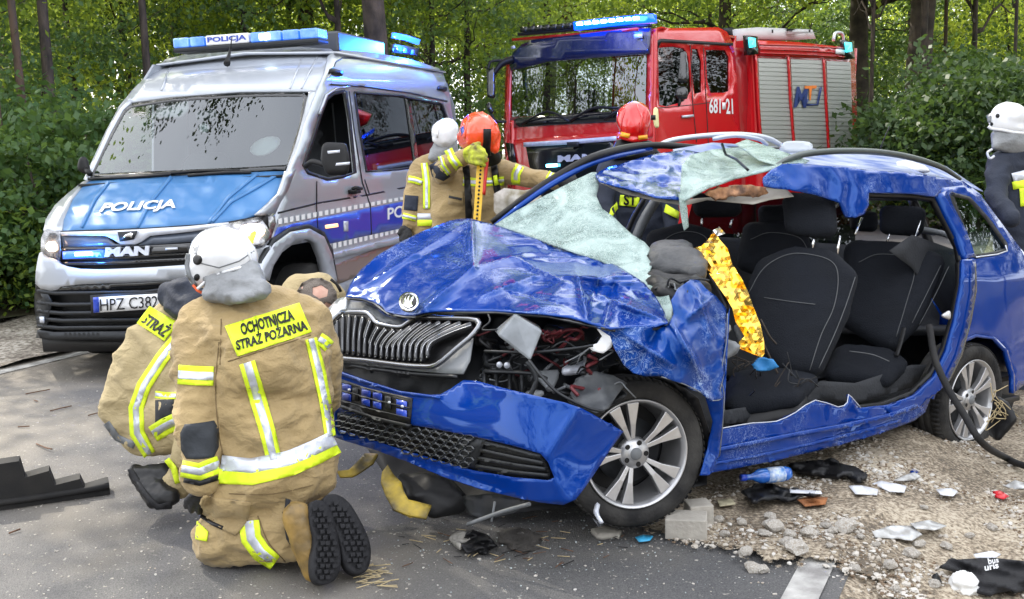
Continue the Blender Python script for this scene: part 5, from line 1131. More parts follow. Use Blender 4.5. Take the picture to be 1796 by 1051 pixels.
# far headlight
cs('headlight', [(570, 590), (568, 560), (576, 540), (592, 524), (608, 520), (606, 540), (596, 556), (584, 570), (576, 596)], ctrl([(570, 590, 4.86), (592, 524, 4.95), (606, 540, 4.85)]), mat('headlamp_shell', (.6, .62, .62), .2, .3, .8, var=.4, vscale=22, vcol=(.25, .26, .27)), step=6, crump=crump(.01, 12), solid=.02)
# --- engine bay pieces: washer bottle, lamp ring, pipes, brackets
wb = [(870, 590), (902, 552), (952, 580), (934, 628), (928, 636)]
mk('washer_bottle', np.vstack([pts([(872, 588, 3.98), (902, 551, 3.98), (952, 580, 3.94), (930, 634, 3.92)]), pts([(866, 580, 4.15), (904, 548, 4.15), (948, 572, 4.12), (930, 622, 4.1)])]), [(3, 2, 1, 0), (4, 5, 6, 7), (0, 1, 5, 4), (1, 2, 6, 5), (2, 3, 7, 6), (3, 0, 4, 7)], mat('milky_plastic', (.22, .24, .26), .35, .1, .3, var=.35, vscale=14), C_, smooth=False, bevel=.01)
cs('lamp_bracket', [(1046, 576), (1060, 572), (1074, 580), (1078, 596), (1072, 610), (1058, 620), (1040, 616), (1030, 608), (1048, 602), (1056, 590)], lambda a, b_, e=0: at(a, b_, 3.94-e+a*0), m_white, step=5, crump=crump(.012, 20), solid=.012)
tube('strut_bar', pts([(850, 616, 4.1), (930, 618, 3.98), (1000, 612, 3.95), (1040, 606, 3.92)]), .006, m_dark, C_, n=6)
tube('loose_pipe', pts([(928, 632, 3.9), (950, 660, 3.85), (980, 690, 3.82), (1030, 715, 3.8), (1060, 722, 3.82)]), .006, m_dark, C_)
tube('loose_pipe', pts([(925, 634, 3.95), (940, 665, 3.95), (932, 690, 3.95), (928, 700, 3.95)]), .010, m_dark, C_)
gr_ = random.Random(3)
for k in range(60):
    x = gr_.uniform(850, 1070); y = gr_.uniform(575, 690); D = 4.22-(x-850)*.0009+gr_.uniform(-.08, .12)
    P = [(x, y, D)]
    for j in range(4): P.append((P[-1][0]+gr_.uniform(-26, 30), P[-1][1]+gr_.uniform(-16, 18), D+gr_.uniform(-.05, .05)))
    tube('cable', pts(P), gr_.choice([.003, .004, .006, .008]), gr_.choice([m_black, m_dark, m_dark, m_grey, mat('wine_cable', (.12, .015, .02), .5)]), C_, n=5)
def blob(name, p, s, m_, seed=0, parent=C_, vox=.012):
    g2 = random.Random(seed); H_ = [[(np.array(at(*p))+np.array([g2.uniform(-1, 1)*s[0], g2.uniform(-1, 1)*s[1], g2.uniform(-1, 1)*s[2]]), .01) for _ in range(7)]]
    return union(name, H_, m_, parent, vox=vox, fold=.002, fs=20, lap=1, seed=seed)
for k, (x, y, D, sx) in enumerate([(860, 640, 4.25, .05), (885, 660, 4.2, .06), (905, 610, 4.25, .05), (980, 590, 4.2, .07), (1005, 640, 4.15, .06), (960, 670, 4.1, .05), (1030, 655, 4.1, .06), (850, 590, 4.3, .04), (930, 690, 4.05, .05), (1070, 690, 4.12, .07)]):
    blob('engine_part', (x, y, D), (sx, sx, sx*.8), [m_dark, m_black, m_grey][k % 3] if k != 4 else m_refl, k)
for x, y in ((876, 640), (889, 641)): disc('bolt', x, y, 5.5, 5.5, lambda a, b_, e=0: at(a, b_, 4.05-e+a*0), m_refl, C_, 0, .01, 10)
for a, b_, c_, d_ in ((850, 650, 850, 690), (870, 655, 872, 700), (895, 655, 893, 705), (915, 640, 915, 690)): tube('bracket', pts([(a, b_, 4.12), (c_, d_, 4.05)]), .009, m_dark, C_, sm=1, n=4)
tube('bracket', pts([(850, 652, 4.1), (930, 655, 4.02), (960, 665, 4.0)]), .008, m_dark, C_, n=4)
cs('splash_shield', [(1000, 690), (1010, 664), (1040, 650), (1075, 658), (1100, 672), (1085, 690), (1068, 716), (1045, 724), (1010, 710)], ctrl([(1000, 690, 4.0), (1075, 655, 4.05), (1100, 680, 4.05), (1050, 722, 3.9)]), mat('dusty_plastic', (.03, .034, .04), .5, var=.5, vscale=12, vcol=(.08, .085, .09)), step=6, crump=crump(.05, 10, .01, 22))
# --- bumper, hanging off the front
buctrl = [(590, 650, 4.60), (590, 760, 4.62), (700, 690, 4.20), (700, 800, 4.22), (775, 692, 4.02), (815, 667, 4.0), (780, 835, 4.02), (880, 680, 3.82), (880, 865, 3.80), (960, 700, 3.68), (1015, 715, 3.66), (985, 885, 3.62), (1092, 757, 3.80), (1040, 830, 3.70), (950, 800, 3.62), (1010, 875, 3.62), (840, 760, 3.84), (700, 745, 4.17)]
buS = ctrl(buctrl)
bump_o = [(586, 648), (600, 654), (640, 668), (690, 684), (740, 693), (772, 692), (790, 682), (812, 667), (836, 668), (880, 680), (930, 692), (990, 706), (1020, 716), (1060, 738), (1093, 757), (1070, 790), (1045, 828), (1024, 858), (1010, 876), (988, 886), (950, 882), (900, 872), (840, 856), (780, 836), (720, 812), (660, 790), (600, 772), (584, 766)]
hole = [(590, 724), (640, 728), (700, 742), (760, 752), (830, 766), (900, 782), (948, 796), (962, 812), (972, 838), (960, 843), (900, 838), (830, 826), (760, 806), (700, 788), (640, 768), (590, 752)]
cs('front_bumper', bump_o, buS, m_blue, step=8, holes=[hole], solid=.006, crump=lambda P, V2: seg_bump(V2, [((1012, 716), (960, 800), .035, 10), ((820, 670), (1010, 712), .02, 12), ((962, 800), (990, 884), .03, 14), ((590, 762), (880, 862), -.03, 9), ((600, 775), (900, 876), .035, 7)])+.003*nz3(P, 4, 1))
cs('lower_grille', hole, buS, m_black, step=12, off=-.03, solid=.004)
# honeycomb bars
mbh = MB(); gq = 17.
hp = np.array(hole, float); rows = []
def in_hole(x, y): return inside(np.array([x]), np.array([y]), hp)[0]
for r_ in range(12):
    for c_ in range(26):
        cx = 585+c_*gq+(gq/2 if r_ % 2 else 0); cyy = 712+r_*10.+ (cx-590)*.24
        if cx > 830 or not in_hole(cx, cyy): continue
        a = [(cx+gq*.5*math.cos(q), cyy+5.6*math.sin(q)) for q in np.linspace(0, 2*math.pi, 7)]
        for j in range(6):
            q = np.array([a[j], a[j+1]]); P = buS(q[:, 0], q[:, 1], -.004); mbh.add(*tube_geo(P, .0035, 4))
tag(mbh.mk('honeycomb', mat('grille_mesh', (.022, .025, .03), .35, coat=.3), C_, smooth=False), kind='stuff')
for k in range(4):
    strip('fin', [(845-k*4, 776+k*14), (900, 790+k*13), (948+k*5, 802+k*11)], 6, buS, m_dark, C_, off=-.008, solid=.012)
cs('fog_lamp_blank', [(805, 764), (850, 772), (832, 822), (792, 812)], buS, m_dark, step=14, off=-.01, solid=.01)
# plate holder
plS = buS
ph = cs('plate_holder', [(594, 664), (640, 680), (722, 698), (718, 744), (680, 738), (594, 708)], plS, m_black, step=14, off=.012, solid=.012)
for x0, y0, w_, h_ in ((600, 672, 15, 12), (600, 688, 15, 13), (634, 681, 15, 13), (654, 686, 15, 13), (634, 698, 14, 12), (654, 703, 14, 12), (695, 700, 18, 13), (695, 716, 18, 14), (618, 680, 9, 22), (675, 694, 10, 22)):
    sheet('slot', [(x0, y0), (x0+w_, y0+w_*.24), (x0+w_, y0+h_+w_*.24), (x0, y0+h_)], plS, m_bluefoil2 if w_ > 12 else m_dark, ph, step=10, off=.026, solid=.003)
for yy in (0, 16, 34): strip('holder_rib', [(596, 668+yy), (650, 684+yy), (718, 700+yy)], 2.5, plS, m_dark, ph, off=.03, solid=.004)
strip('holder_lip', [(594, 712), (650, 732), (716, 748)], 5, plS, m_dark, ph, off=.03, solid=.02)
for x, y in ((612, 684), (682, 706), (705, 713)): disc('clip', x, y, 2.5, 2.5, plS, m_refl, ph, .035, .003, 8)
strip('bumper_step', [(588, 652), (640, 670), (700, 688), (770, 697)], 5, buS, m_bluew2, C_, off=.01, solid=.02)
# --- dashboard and bags
dS = ctrl([(1130, 430, 5.0), (1200, 425, 5.0), (1240, 490, 4.6), (1150, 500, 4.55), (1190, 515, 4.45)])
union('steering_airbag', [S_([(1146, 444, 4.95, 16), (1196, 440, 4.95, 14), (1222, 462, 4.75, 14), (1152, 472, 4.75, 14), (1224, 482, 4.6, 10)])], mat('grey_airbag_cover', (.03, .032, .035), .5, bump=.6, bscale=40, var=.4, vscale=8, vcol=(.07, .07, .07)), C_, vox=.012, fold=.03, fs=7, lap=2)
union('dashboard', [S_([(1150, 494, 4.65, 18), (1226, 500, 4.55, 16), (1160, 520, 4.4, 12), (1236, 540, 4.45, 12)]), S_([(1000, 470, 5.4, 14), (1140, 470, 5.2, 16), (1220, 520, 4.7, 14), (1240, 600, 4.6, 20), (1100, 520, 5.2, 12)])], m_black, C_, vox=.016, fold=.03, fs=8)
for k in range(10):
    x, y = gr_.uniform(1160, 1230), gr_.uniform(490, 512); tube('torn_bracket', pts([(x, y, 4.42), (x+gr_.uniform(-20, 20), y+gr_.uniform(-10, 12), 4.4), (x+gr_.uniform(-25, 30), y+gr_.uniform(-8, 16), 4.42)]), .005, gr_.choice([m_dark, m_grey, m_black]), C_, n=5)
tube('belt_edge', pts([(1215, 445, 4.8), (1240, 478, 4.7), (1262, 512, 4.6), (1275, 545, 4.55)]), .014, m_black, C_)
# --- seats
m_seat = mat('charcoal_seat_cloth', (.010, .012, .017), .85, spec=.2, bump=.5, bscale=170, var=.25, vscale=5); m_bolst = mat('seat_bolster', (.032, .036, .043), .75, bump=.3, bscale=120)
m_pip = mat('seat_piping', (.075, .08, .085), .7)
def seat(name, hulls, cush, head, posts, pip, label=None):
    s = union(name, hulls, m_seat, C_, vox=.016, fold=.004, fs=5, lap=5)
    if label: s['label'] = label
    if cush: union('cushion', cush, m_seat, s, vox=.018, fold=.004, fs=6, lap=4)
    if head: union('headrest', head, m_seat, s, vox=.012, fold=.003, fs=6, lap=5)
    for p in posts: tube('headrest_post', pts(p), .0065, m_chrome, s, sm=1)
    b = bvh_of([s])
    for p in pip:
        q = spline(np.array(p, float), 6); tube('piping', onbody(b, 5.)(q[:, 0], q[:, 1], .002), .0024, m_pip, s, sm=1, n=5)
    return s
seat('driver_seat', [S_([(1396, 452, 5.15, 22), (1450, 458, 5.1, 22), (1485, 488, 5.06, 20), (1345, 470, 5.2, 20), (1326, 500, 5.2, 16), (1330, 600, 5.05, 22), (1425, 640, 4.92, 22), (1375, 640, 4.95, 20), (1470, 550, 5.0, 20)])],
     [S_([(1300, 668, 4.95, 20), (1380, 662, 4.95, 22), (1420, 668, 4.9, 16), (1290, 712, 4.72, 22), (1390, 700, 4.72, 18)]), S_([(1280, 690, 4.9, 20), (1300, 740, 4.8, 18), (1380, 720, 4.8, 14)])],
     [S_([(1388, 352, 5.2, 16), (1448, 356, 5.16, 16), (1394, 396, 5.16, 18), (1452, 402, 5.12, 18)])],
     [[(1428, 412, 5.12), (1425, 436, 5.1)], [(1473, 414, 5.1), (1468, 446, 5.08)]],
     [[(1312, 516), (1340, 470), (1384, 446), (1430, 448), (1462, 462), (1470, 492), (1462, 540), (1440, 588), (1420, 650)], [(1340, 522), (1380, 528), (1430, 534)], [(1500, 486), (1482, 540), (1462, 590), (1436, 646)]], 'front seat nearest the cut opening')
seat('passenger_seat', [S_([(1150, 420, 5.85, 18), (1200, 408, 5.85, 20), (1240, 418, 5.8, 18), (1150, 470, 5.8, 20), (1262, 460, 5.7, 20), (1200, 540, 5.6, 20)])], None,
     [S_([(1226, 352, 5.9, 14), (1286, 352, 5.85, 14), (1230, 368, 5.88, 14), (1288, 368, 5.84, 14)])], [[(1232, 380, 5.85), (1230, 398, 5.84)], [(1284, 384, 5.8), (1280, 400, 5.8)]],
     [[(1150, 436), (1175, 414), (1205, 406), (1235, 414), (1250, 440)]])
seat('rear_seat', [S_([(1318, 404, 6.2, 16), (1400, 402, 6.15, 16), (1306, 460, 6.1, 16), (1420, 500, 5.95, 20)]), S_([(1500, 440, 5.95, 20), (1590, 444, 5.85, 20), (1640, 462, 5.75, 18), (1494, 560, 5.75, 20), (1560, 600, 5.6, 20), (1600, 560, 5.65, 18)])],
     [S_([(1480, 620, 5.65, 18), (1550, 628, 5.55, 20), (1580, 640, 5.5, 14), (1460, 660, 5.4, 16), (1550, 668, 5.35, 16)])],
     [S_([(1556, 374, 5.95, 14), (1610, 376, 5.9, 14), (1556, 398, 5.92, 14), (1606, 402, 5.88, 14)]), ],
     [[(1512, 382, 5.9), (1500, 412, 5.85)], [(1560, 410, 5.85), (1556, 424, 5.84)], [(1614, 388, 5.85), (1600, 432, 5.8)], [(1386, 370, 6.1), (1378, 392, 6.05)]],
     [[(1316, 420), (1350, 408), (1400, 416), (1418, 440)], [(1506, 460), (1540, 446), (1590, 452), (1604, 476), (1590, 530), (1572, 590)], [(1650, 466), (1628, 510), (1600, 566)], [(1664, 468), (1640, 518), (1612, 570)], [(1490, 616), (1530, 622), (1560, 634)]], 'rear bench seen through the cut opening')
for hh in (S_([(1340, 372, 6.2, 12), (1380, 370, 6.2, 12), (1342, 388, 6.2, 12), (1382, 388, 6.2, 12)]), S_([(1500, 378, 6.3, 10), (1530, 380, 6.3, 10), (1500, 396, 6.3, 10), (1530, 398, 6.3, 10)])): union('headrest', [hh], m_seat, C_, vox=.012, fold=.003, fs=6, lap=4)
cs('far_side_trim', [(1120, 430), (1200, 405), (1500, 425), (1660, 440), (1640, 640), (1300, 680), (1180, 560)], ctrl([(1120, 430, 6.3), (1200, 400, 6.4), (1500, 425, 6.9), (1300, 680, 6.2), (1640, 640, 6.6), (1660, 440, 6.9)]), m_char, step=30, solid=.03)
cs('far_window', [(1215, 352), (1500, 346), (1500, 430), (1200, 412)], ctrl([(1215, 352, 6.35), (1500, 346, 6.8), (1200, 412, 6.3), (1500, 430, 6.75)]), glass('dark_far_glass', (.4, .5, .5), 1.5, 0, .12), step=60, solid=0)
union('seat_base', [S_([(1290, 725, 4.75, 18), (1400, 700, 4.78, 18), (1290, 750, 4.7, 12), (1400, 730, 4.7, 10)])], m_black, C_, vox=.016, fold=.004)
tube('seat_belt', pts([(1586, 575, 5.5), (1580, 600, 5.48), (1572, 625, 5.45)]), .012, m_black, C_, flat=.4)
cs('floor_trim', [(1270, 745), (1330, 738), (1400, 722), (1440, 700), (1500, 708), (1600, 680), (1640, 640), (1600, 640), (1500, 672), (1440, 668), (1400, 700), (1270, 720)], CF.surf('y', .70), m_char, step=12, crump=crump(.03, 8))
for k in range(16):
    x, y = gr_.uniform(1280, 1420), gr_.uniform(630, 690); D = 4.75+gr_.uniform(-.1, .1)
    tube('twig', pts([(x, y, D), (x+gr_.uniform(-20, 20), y+gr_.uniform(-25, 20), D), (x+gr_.uniform(-40, 40), y+gr_.uniform(-40, 30), D+.03)]), .003, gr_.choice([m_dark, m_bark, m_black]), C_, n=4)
for a in ([(1334, 560, 4.9), (1350, 590, 4.88), (1362, 604, 4.88)], [(1338, 600, 4.85), (1352, 630, 4.85), (1364, 655, 4.85)], [(1300, 540, 4.75), (1330, 600, 4.75), (1345, 650, 4.75)]): tube('twig', pts(a), .005, m_bark, C_, n=5)
cs('blue_rag', [(1318, 640), (1334, 628), (1356, 630), (1366, 644), (1350, 650), (1326, 650)], lambda a, b_, e=0: at(a, b_, 4.7-e+a*0), mat('sky_blue_cloth', (.02, .2, .5), .6), step=5, crump=crump(.03, 20), solid=.01)
for a, b_, c_ in ((1240, 560, 4.25), (1250, 590, 4.3), (1285, 570, 4.4)): blob('torn_bracket', (a+25, b_+20, c_+.15), (.05, .05, .05), m_grey, a)
# --- small things hanging under the front
tube('tow_bar', pts([(820, 920, 4.0), (880, 898, 3.92), (930, 884, 3.85)]), .008, m_grey, C_, n=4)
tube('bracket', pts([(868, 880, 3.95), (862, 915, 3.95)]), .006, m_grey, C_, n=4)
cs('splash_shield', [(810, 870), (860, 866), (930, 880), (900, 900), (850, 912), (820, 900)], ctrl([(810, 870, 4.2), (930, 880, 4.0), (850, 912, 4.05)]), m_dark, step=8, crump=crump(.04, 12))
tube('hanging_strap', pts([(1048, 885, 3.86), (1046, 900, 3.82), (1056, 918, 3.8)]), .010, m_refl, C_, n=4)
# bits in the rear wheel
union('mud_flap', [S_([(1748, 700, 5.45, 6), (1766, 710, 5.4, 6), (1780, 736, 5.35, 5), (1750, 770, 5.4, 5), (1738, 760, 5.5, 5)])], m_black, C_, vox=.012, fold=.004)
for k in range(14):
    x, y = 1742+gr_.uniform(-8, 12), 690+gr_.uniform(-12, 40); tube('straw', pts([(x, y, 5.4), (x+gr_.uniform(-16, 22), y+gr_.uniform(-10, 30), 5.36), (x+gr_.uniform(-10, 40), y+gr_.uniform(-20, 50), 5.38)]), .0025, mat('straw', (.4, .32, .18), .9), C_, n=4)
# ---------------------------------------------------------------- people
def person(label, px, py, D, group=None):
    p = at(px, py, D); return thing('person', label, 'person', (p[0], p[1], 0), group=group)
def hivis(S, path, w, par, wy=.46, name='reflective_stripe'):
    a = strip(name, path, w, S, m_yel, par, off=.007, solid=.003, step=max(4, min(8, np.min(w)*.6)))
    strip('silver_tape', path, np.array(w)*wy, S, m_refl, a, off=.010, solid=.002, step=max(4, min(8, np.min(w)*.5)))
    return a
m_helw = mat('white_helmet_shell', (.74, .75, .77), .22, coat=.8, bump=.02, bscale=30, var=.10, vscale=7)
m_helo = mat('orange_helmet_shell', (.85, .07, .012), .25, coat=.8)
m_helr = mat('red_helmet_shell', (.62, .008, .008), .12, coat=1)
m_flap = mat('silver_neck_flap', (.27, .28, .29), .55, .3, bump=.4, bscale=70, var=.3, vscale=8)
m_sole = mat('boot_sole_rubber', (.014, .014, .016), .7, bump=.3, bscale=80)
m_boot = mat('black_boot_leather', (.012, .012, .013), .38, bump=.2, bscale=40)
for _m in (m_sole, m_boot): nodes(_m)[1].inputs['Specular IOR Level'].default_value = .3
m_bootl = mat('tan_boot_leather', (.36, .22, .05), .5, bump=.3, bscale=50, var=.4, vscale=9, vcol=(.12, .08, .03))
m_glove = mat('glove_leather', (.02, .02, .022), .7, bump=.3, bscale=60)
m_stitch = mat('dark_seam', (.16, .11, .05), .9)
def glove(parent, palm, fingers, m_, name='glove'):
    """palm: spheres; fingers: five chains of (px, py, D, rpx)"""
    H_ = [S_(palm)]
    for f_ in fingers:
        for a, b_ in zip(f_[:-1], f_[1:]): H_.append(S_([a, b_]))
        H_.append(S_([palm[0], f_[0]]))
    return union(name, H_, m_, parent, vox=.006, fold=.001, fs=30, lap=2)
# --- 1: kneeling, back to the camera
P1 = person('firefighter kneeling on the road, back to us, white helmet and lettered yellow back panel', 450, 900, 4.05)
b1 = union('body', [
    S_([(352, 572, 4.12, 40), (540, 566, 4.22, 40), (404, 540, 4.14, 32), (480, 536, 4.16, 32), (396, 690, 4.06, 40), (540, 690, 4.14, 40), (460, 640, 4.0, 54)]),
    S_([(396, 690, 4.06, 40), (540, 690, 4.14, 40), (420, 818, 4.04, 40), (548, 790, 4.08, 40), (472, 760, 4.0, 50)]),
    S_([(424, 818, 4.04, 42), (548, 790, 4.08, 41), (414, 868, 4.03, 46), (560, 840, 4.08, 34), (474, 846, 3.96, 52)]),
    S_([(346, 580, 4.12, 38), (344, 650, 4.06, 40)]), S_([(344, 650, 4.06, 38), (348, 762, 3.96, 35)]), S_([(348, 762, 3.96, 35), (352, 838, 3.94, 29)]),
    S_([(548, 576, 4.22, 36), (566, 640, 4.26, 32)]), S_([(566, 640, 4.26, 32), (572, 690, 4.34, 26)]), S_([(572, 690, 4.34, 26), (540, 760, 4.6, 22)]),
    S_([(430, 872, 4.12, 42), (386, 940, 4.14, 42)]), S_([(384, 944, 4.12, 43), (386, 950, 4.06, 39), (520, 936, 3.98, 42), (500, 906, 3.96, 34)]),
    S_([(540, 850, 4.12, 40), (470, 940, 4.20, 44)]), S_([(470, 930, 4.22, 40), (560, 905, 4.12, 32)]),
    S_([(410, 536, 4.14, 26), (425, 500, 4.2, 26), (466, 532, 4.16, 26)])], m_khaki, P1, vox=.011, fold=.020, fs=5.5, fold2=.008, lap=2, seed=1)
B1_ = bvh_of([b1]); Sb = onbody(B1_, 4.1)
sheet('name_panel', [(394, 572), (525, 531), (547, 582), (416, 625)], Sb, m_yel, P1, step=8, off=.008, solid=.004)
text_on('lettering', 'OCHOTNICZA', [(424, 588), (518, 561), (511, 542), (420, 568)], Sb, m_black, P1, off=.0145, bold=.035)
text_on('lettering', 'STRAŻ POŻARNA', [(415, 615), (541, 578), (534, 556), (412, 592)], Sb, m_black, P1, off=.0145, bold=.035)
hivis(Sb, [(433, 636), (452, 700), (470, 760), (480, 806)], [28, 29, 28, 26], P1)
hivis(Sb, [(546, 594), (560, 650), (572, 710), (580, 765)], [20, 22, 20, 18], P1)
wb_ = strip('waist_band', [(384, 836), (440, 838), (510, 822), (560, 800), (592, 782)], 26, Sb, m_yel, P1, off=.007, solid=.003)
strip('waist_band', [(388, 812), (440, 817), (505, 804), (552, 785), (586, 768)], 26, Sb, m_refl, P1, off=.008, solid=.003)
hivis(Sb, [(312, 657), (342, 659), (374, 660)], 34, P1, .42)
hivis(Sb, [(318, 822), (350, 828), (386, 814)], 30, P1, .42)
hivis(Sb, [(560, 594), (570, 600), (578, 608)], 22, P1, .4)
m_pad = mat('black_elbow_pad', (.018, .022, .028), .7, bump=.3, bscale=50)
sheet('elbow_pad', [(315, 745), (350, 742), (384, 736), (384, 800), (350, 806), (318, 804)], Sb, m_pad, P1, step=8, off=.006, solid=.003, sm=1)
strip('cuff', [(322, 842), (350, 848), (384, 838)], 9, Sb, m_black, P1, off=.006)
hivis(Sb, [(436, 914), (440, 945), (458, 970), (482, 988)], [36, 36, 34, 28], P1, .42)
sheet('thigh_pocket', [(356, 870), (440, 884), (432, 916), (412, 940), (380, 922), (350, 900)], Sb, m_khaki, P1, step=8, off=.012, solid=.008)
strip('pocket_opening', [(352, 904), (372, 918), (390, 926)], 7, Sb, m_black, P1, off=.014)
sheet('knee_patch', [(345, 914), (364, 932), (362, 950), (342, 946)], Sb, m_yel, P1, step=6, off=.010)
tube('helmet_rim', SH(np.array([334, 344, 358, 384, 410, 436, 447], float), np.array([500, 504, 497, 481, 471, 464, 452], float), .006), .008, m_helw, h1) if 0 else None
for q in ([(384, 600), (378, 680), (384, 760), (392, 800)], [(400, 634), (470, 612), (545, 588)], [(402, 866), (480, 866), (560, 848)], [(452, 905), (470, 950), (500, 985)], [(388, 560), (386, 640)]):
    tube('seam', Sb(np.array(spline(np.array(q, float), 6))[:, 0], np.array(spline(np.array(q, float), 6))[:, 1], .002), .0022, m_stitch, P1, sm=1, n=5)
h1 = union('helmet', [S_([(380, 446, 4.16, 49), (398, 446, 4.10, 49), (376, 462, 4.14, 42)]), S_([(376, 462, 4.14, 46), (418, 452, 4.08, 36), (350, 480, 4.12, 23), (348, 490, 4.12, 16)])], m_helw, P1, vox=.008, fold=0, lap=5)
BH = bvh_of([h1]); SH = onbody(BH, 4.05)
disc('helmet_vent', 346, 456, 8, 9, SH, m_black, h1, .004, .004); disc('helmet_vent', 345, 487, 5, 6, SH, m_black, h1, .004, .004)
tube('helmet_rim', SH(np.array([346, 366, 392, 420, 448], float), np.array([507, 490, 478, 470, 464], float), .005), .006, m_helw, h1)
strip('visor_edge', [(330, 446), (327, 466), (332, 486), (344, 504)], 7, SH, m_grey, h1, off=.008, solid=.008)
strip('helmet_shell_seam', [(338, 432), (352, 462), (384, 470), (420, 458), (446, 440)], 2.2, SH, m_grey, h1, off=.002)
strip('helmet_ridge', [(362, 404), (348, 425), (340, 445)], 5, SH, m_helw, h1, off=.006, solid=.006)
strip('helmet_ridge', [(400, 400), (430, 424), (444, 462)], 5, SH, m_helw, h1, off=.005, solid=.006)
strip('chin_strap', [(338, 500), (346, 510), (356, 515)], 4, lambda a, b_, e=0: at(a, b_, 4.08-e+a*0), mat('orange_strap', (.8, .12, .03), .5), h1, solid=.01)
union('neck_flap', [S_([(378, 486, 4.10, 22), (434, 474, 4.06, 20), (456, 508, 3.99, 13), (366, 516, 4.05, 10), (420, 520, 3.97, 12), (466, 512, 4.02, 8)])], m_flap, h1, vox=.009, fold=.014, fs=9, fold2=.006, lap=2, seed=4)
def sole_boot(pth, w_, sole, D, leather, lean=(-14, 0), par=None):
    bt = union('boot', [S_([(a+lean[0], b_+lean[1], D+.05, r) for a, b_, r in pth])], m_bootl if leather else m_boot, par, vox=.008, fold=.003, fs=12, lap=3)
    so_ = ctrl([(pth[0][0], pth[0][1], D), (pth[-1][0], pth[-1][1], D-.03), (pth[-1][0]+30, pth[-1][1], D+.02), (pth[0][0]+30, pth[0][1], D+.04)])
    s = sheet('sole', sole, so_, m_sole, bt, step=7, sm=2, solid=.035)
    o = smooth_out(sole, 2); c0 = o.mean(0)
    mb = MB(); g3 = random.Random(int(pth[0][0])); x0, y0 = o.min(0); x1, y1 = o.max(0); y = y0+6; row = 0
    while y < y1:
        x = x0+4+(5 if row % 2 else 0)
        while x < x1:
            q = np.array([(x-4, y-3), (x+4, y-4), (x+4.5, y+2.5), (x-3, y+4)])+np.array([g3.uniform(-1.5, 1.5), 0])
            if inside(q[:, 0], q[:, 1], c0+(o-c0)*.93).all():
                P = np.vstack([so_(q[:, 0], q[:, 1], .018), so_(q[:, 0], q[:, 1], 0.)]); mb.add(P, [(3, 2, 1, 0), (0, 1, 5, 4), (1, 2, 6, 5), (2, 3, 7, 6), (3, 0, 4, 7)])
            x += 11.5
        y += 10; row += 1
    tag(mb.mk('sole_lug', m_sole, s, smooth=False), kind='stuff')
    return bt
sole_boot([(535, 905, 26), (548, 950, 25), (566, 1000, 22)], 40, [(544, 876), (572, 878), (584, 900), (592, 940), (600, 985), (592, 1015), (570, 1028), (552, 1020), (548, 985), (556, 950), (544, 915)], 3.80, True, par=P1)
sole_boot([(580, 890, 22), (604, 930, 22), (630, 975, 20)], 40, [(566, 868), (592, 866), (612, 880), (628, 905), (648, 945), (652, 975), (644, 1004), (624, 1008), (606, 992), (598, 950), (586, 925), (570, 900)], 3.92, True, (-12, 4), par=P1)
strip('trouser_hem', [(506, 876), (500, 905), (506, 945), (524, 972)], 8, Sb, m_char, P1, off=.01, solid=.01)
glove(P1, [(350, 862, 4.05, 16), (352, 872, 4.1, 14)], [[(338, 868, 4.02, 6), (328, 878, 4.05, 5), (326, 888, 4.1, 5)], [(344, 874, 4.03, 6), (336, 888, 4.06, 5), (336, 896, 4.1, 5)], [(352, 878, 4.04, 6), (348, 892, 4.07, 5), (350, 899, 4.1, 5)], [(360, 876, 4.06, 6), (362, 890, 4.1, 5)], [(364, 862, 4.06, 6), (374, 870, 4.1, 6)]], m_glove)
# --- 2: crouching with head down, behind the first
P2 = person('firefighter crouching beside the kneeling one, head down behind his helmet, black boots', 270, 850, 4.6)
b2 = union('body', [
    S_([(296, 566, 4.75, 34), (262, 600, 4.7, 40), (340, 590, 4.7, 34), (226, 668, 4.72, 42), (220, 716, 4.75, 44), (330, 660, 4.6, 44)]),
    S_([(220, 716, 4.75, 44), (250, 752, 4.75, 44), (300, 764, 4.65, 34), (330, 660, 4.6, 44)]),
    S_([(250, 752, 4.78, 40), (340, 700, 4.45, 36)]), S_([(300, 764, 4.65, 30), (360, 740, 4.5, 30)]),
    S_([(350, 740, 4.45, 32), (316, 850, 4.58, 22)]), S_([(340, 600, 4.6, 30), (370, 690, 4.4, 26)]),
    S_([(316, 850, 4.58, 22), (296, 842, 4.6, 22)])], m_khaki2, P2, vox=.012, fold=.016, fs=5.5, fold2=.006, lap=3, seed=2)
S2 = onbody(bvh_of([b2]), 4.7)
sheet('name_panel', [(262, 537), (313, 566), (288, 598), (240, 566)], S2, m_yel, P2, step=7, off=.008, solid=.004)
text_on('lettering', 'STRAŻ', [(246, 564), (286, 592), (304, 571), (264, 545)], S2, m_black, P2, off=.014, bold=.03)
hivis(S2, [(318, 584), (282, 630), (252, 676), (238, 716), (240, 760), (262, 798)], [22, 24, 25, 26, 26, 22], P2, .4)
hivis(S2, [(268, 762), (290, 748), (316, 736)], 30, P2, .42)
hivis(S2, [(272, 692), (292, 694), (308, 694)], 12, P2, .5)
strip('seat_patch', [(186, 742), (205, 768), (236, 782)], 12, S2, m_grey, P2, off=.005)
sheet('painted_side_shadow', [(272, 702), (304, 700), (304, 728), (272, 742)], S2, m_char, P2, step=8, off=.005)  # charcoal patch painted in for the shadow at his side
union('collar', [S_([(296, 516, 4.72, 20), (330, 508, 4.6, 22), (350, 530, 4.55, 20), (312, 540, 4.62, 20), (344, 552, 4.5, 14)])], m_navy, P2, vox=.01, fold=.012, fs=9)
union('helmet', [S_([(350, 500, 4.75, 30), (372, 510, 4.7, 30)])], m_black, P2, vox=.012, fold=0)
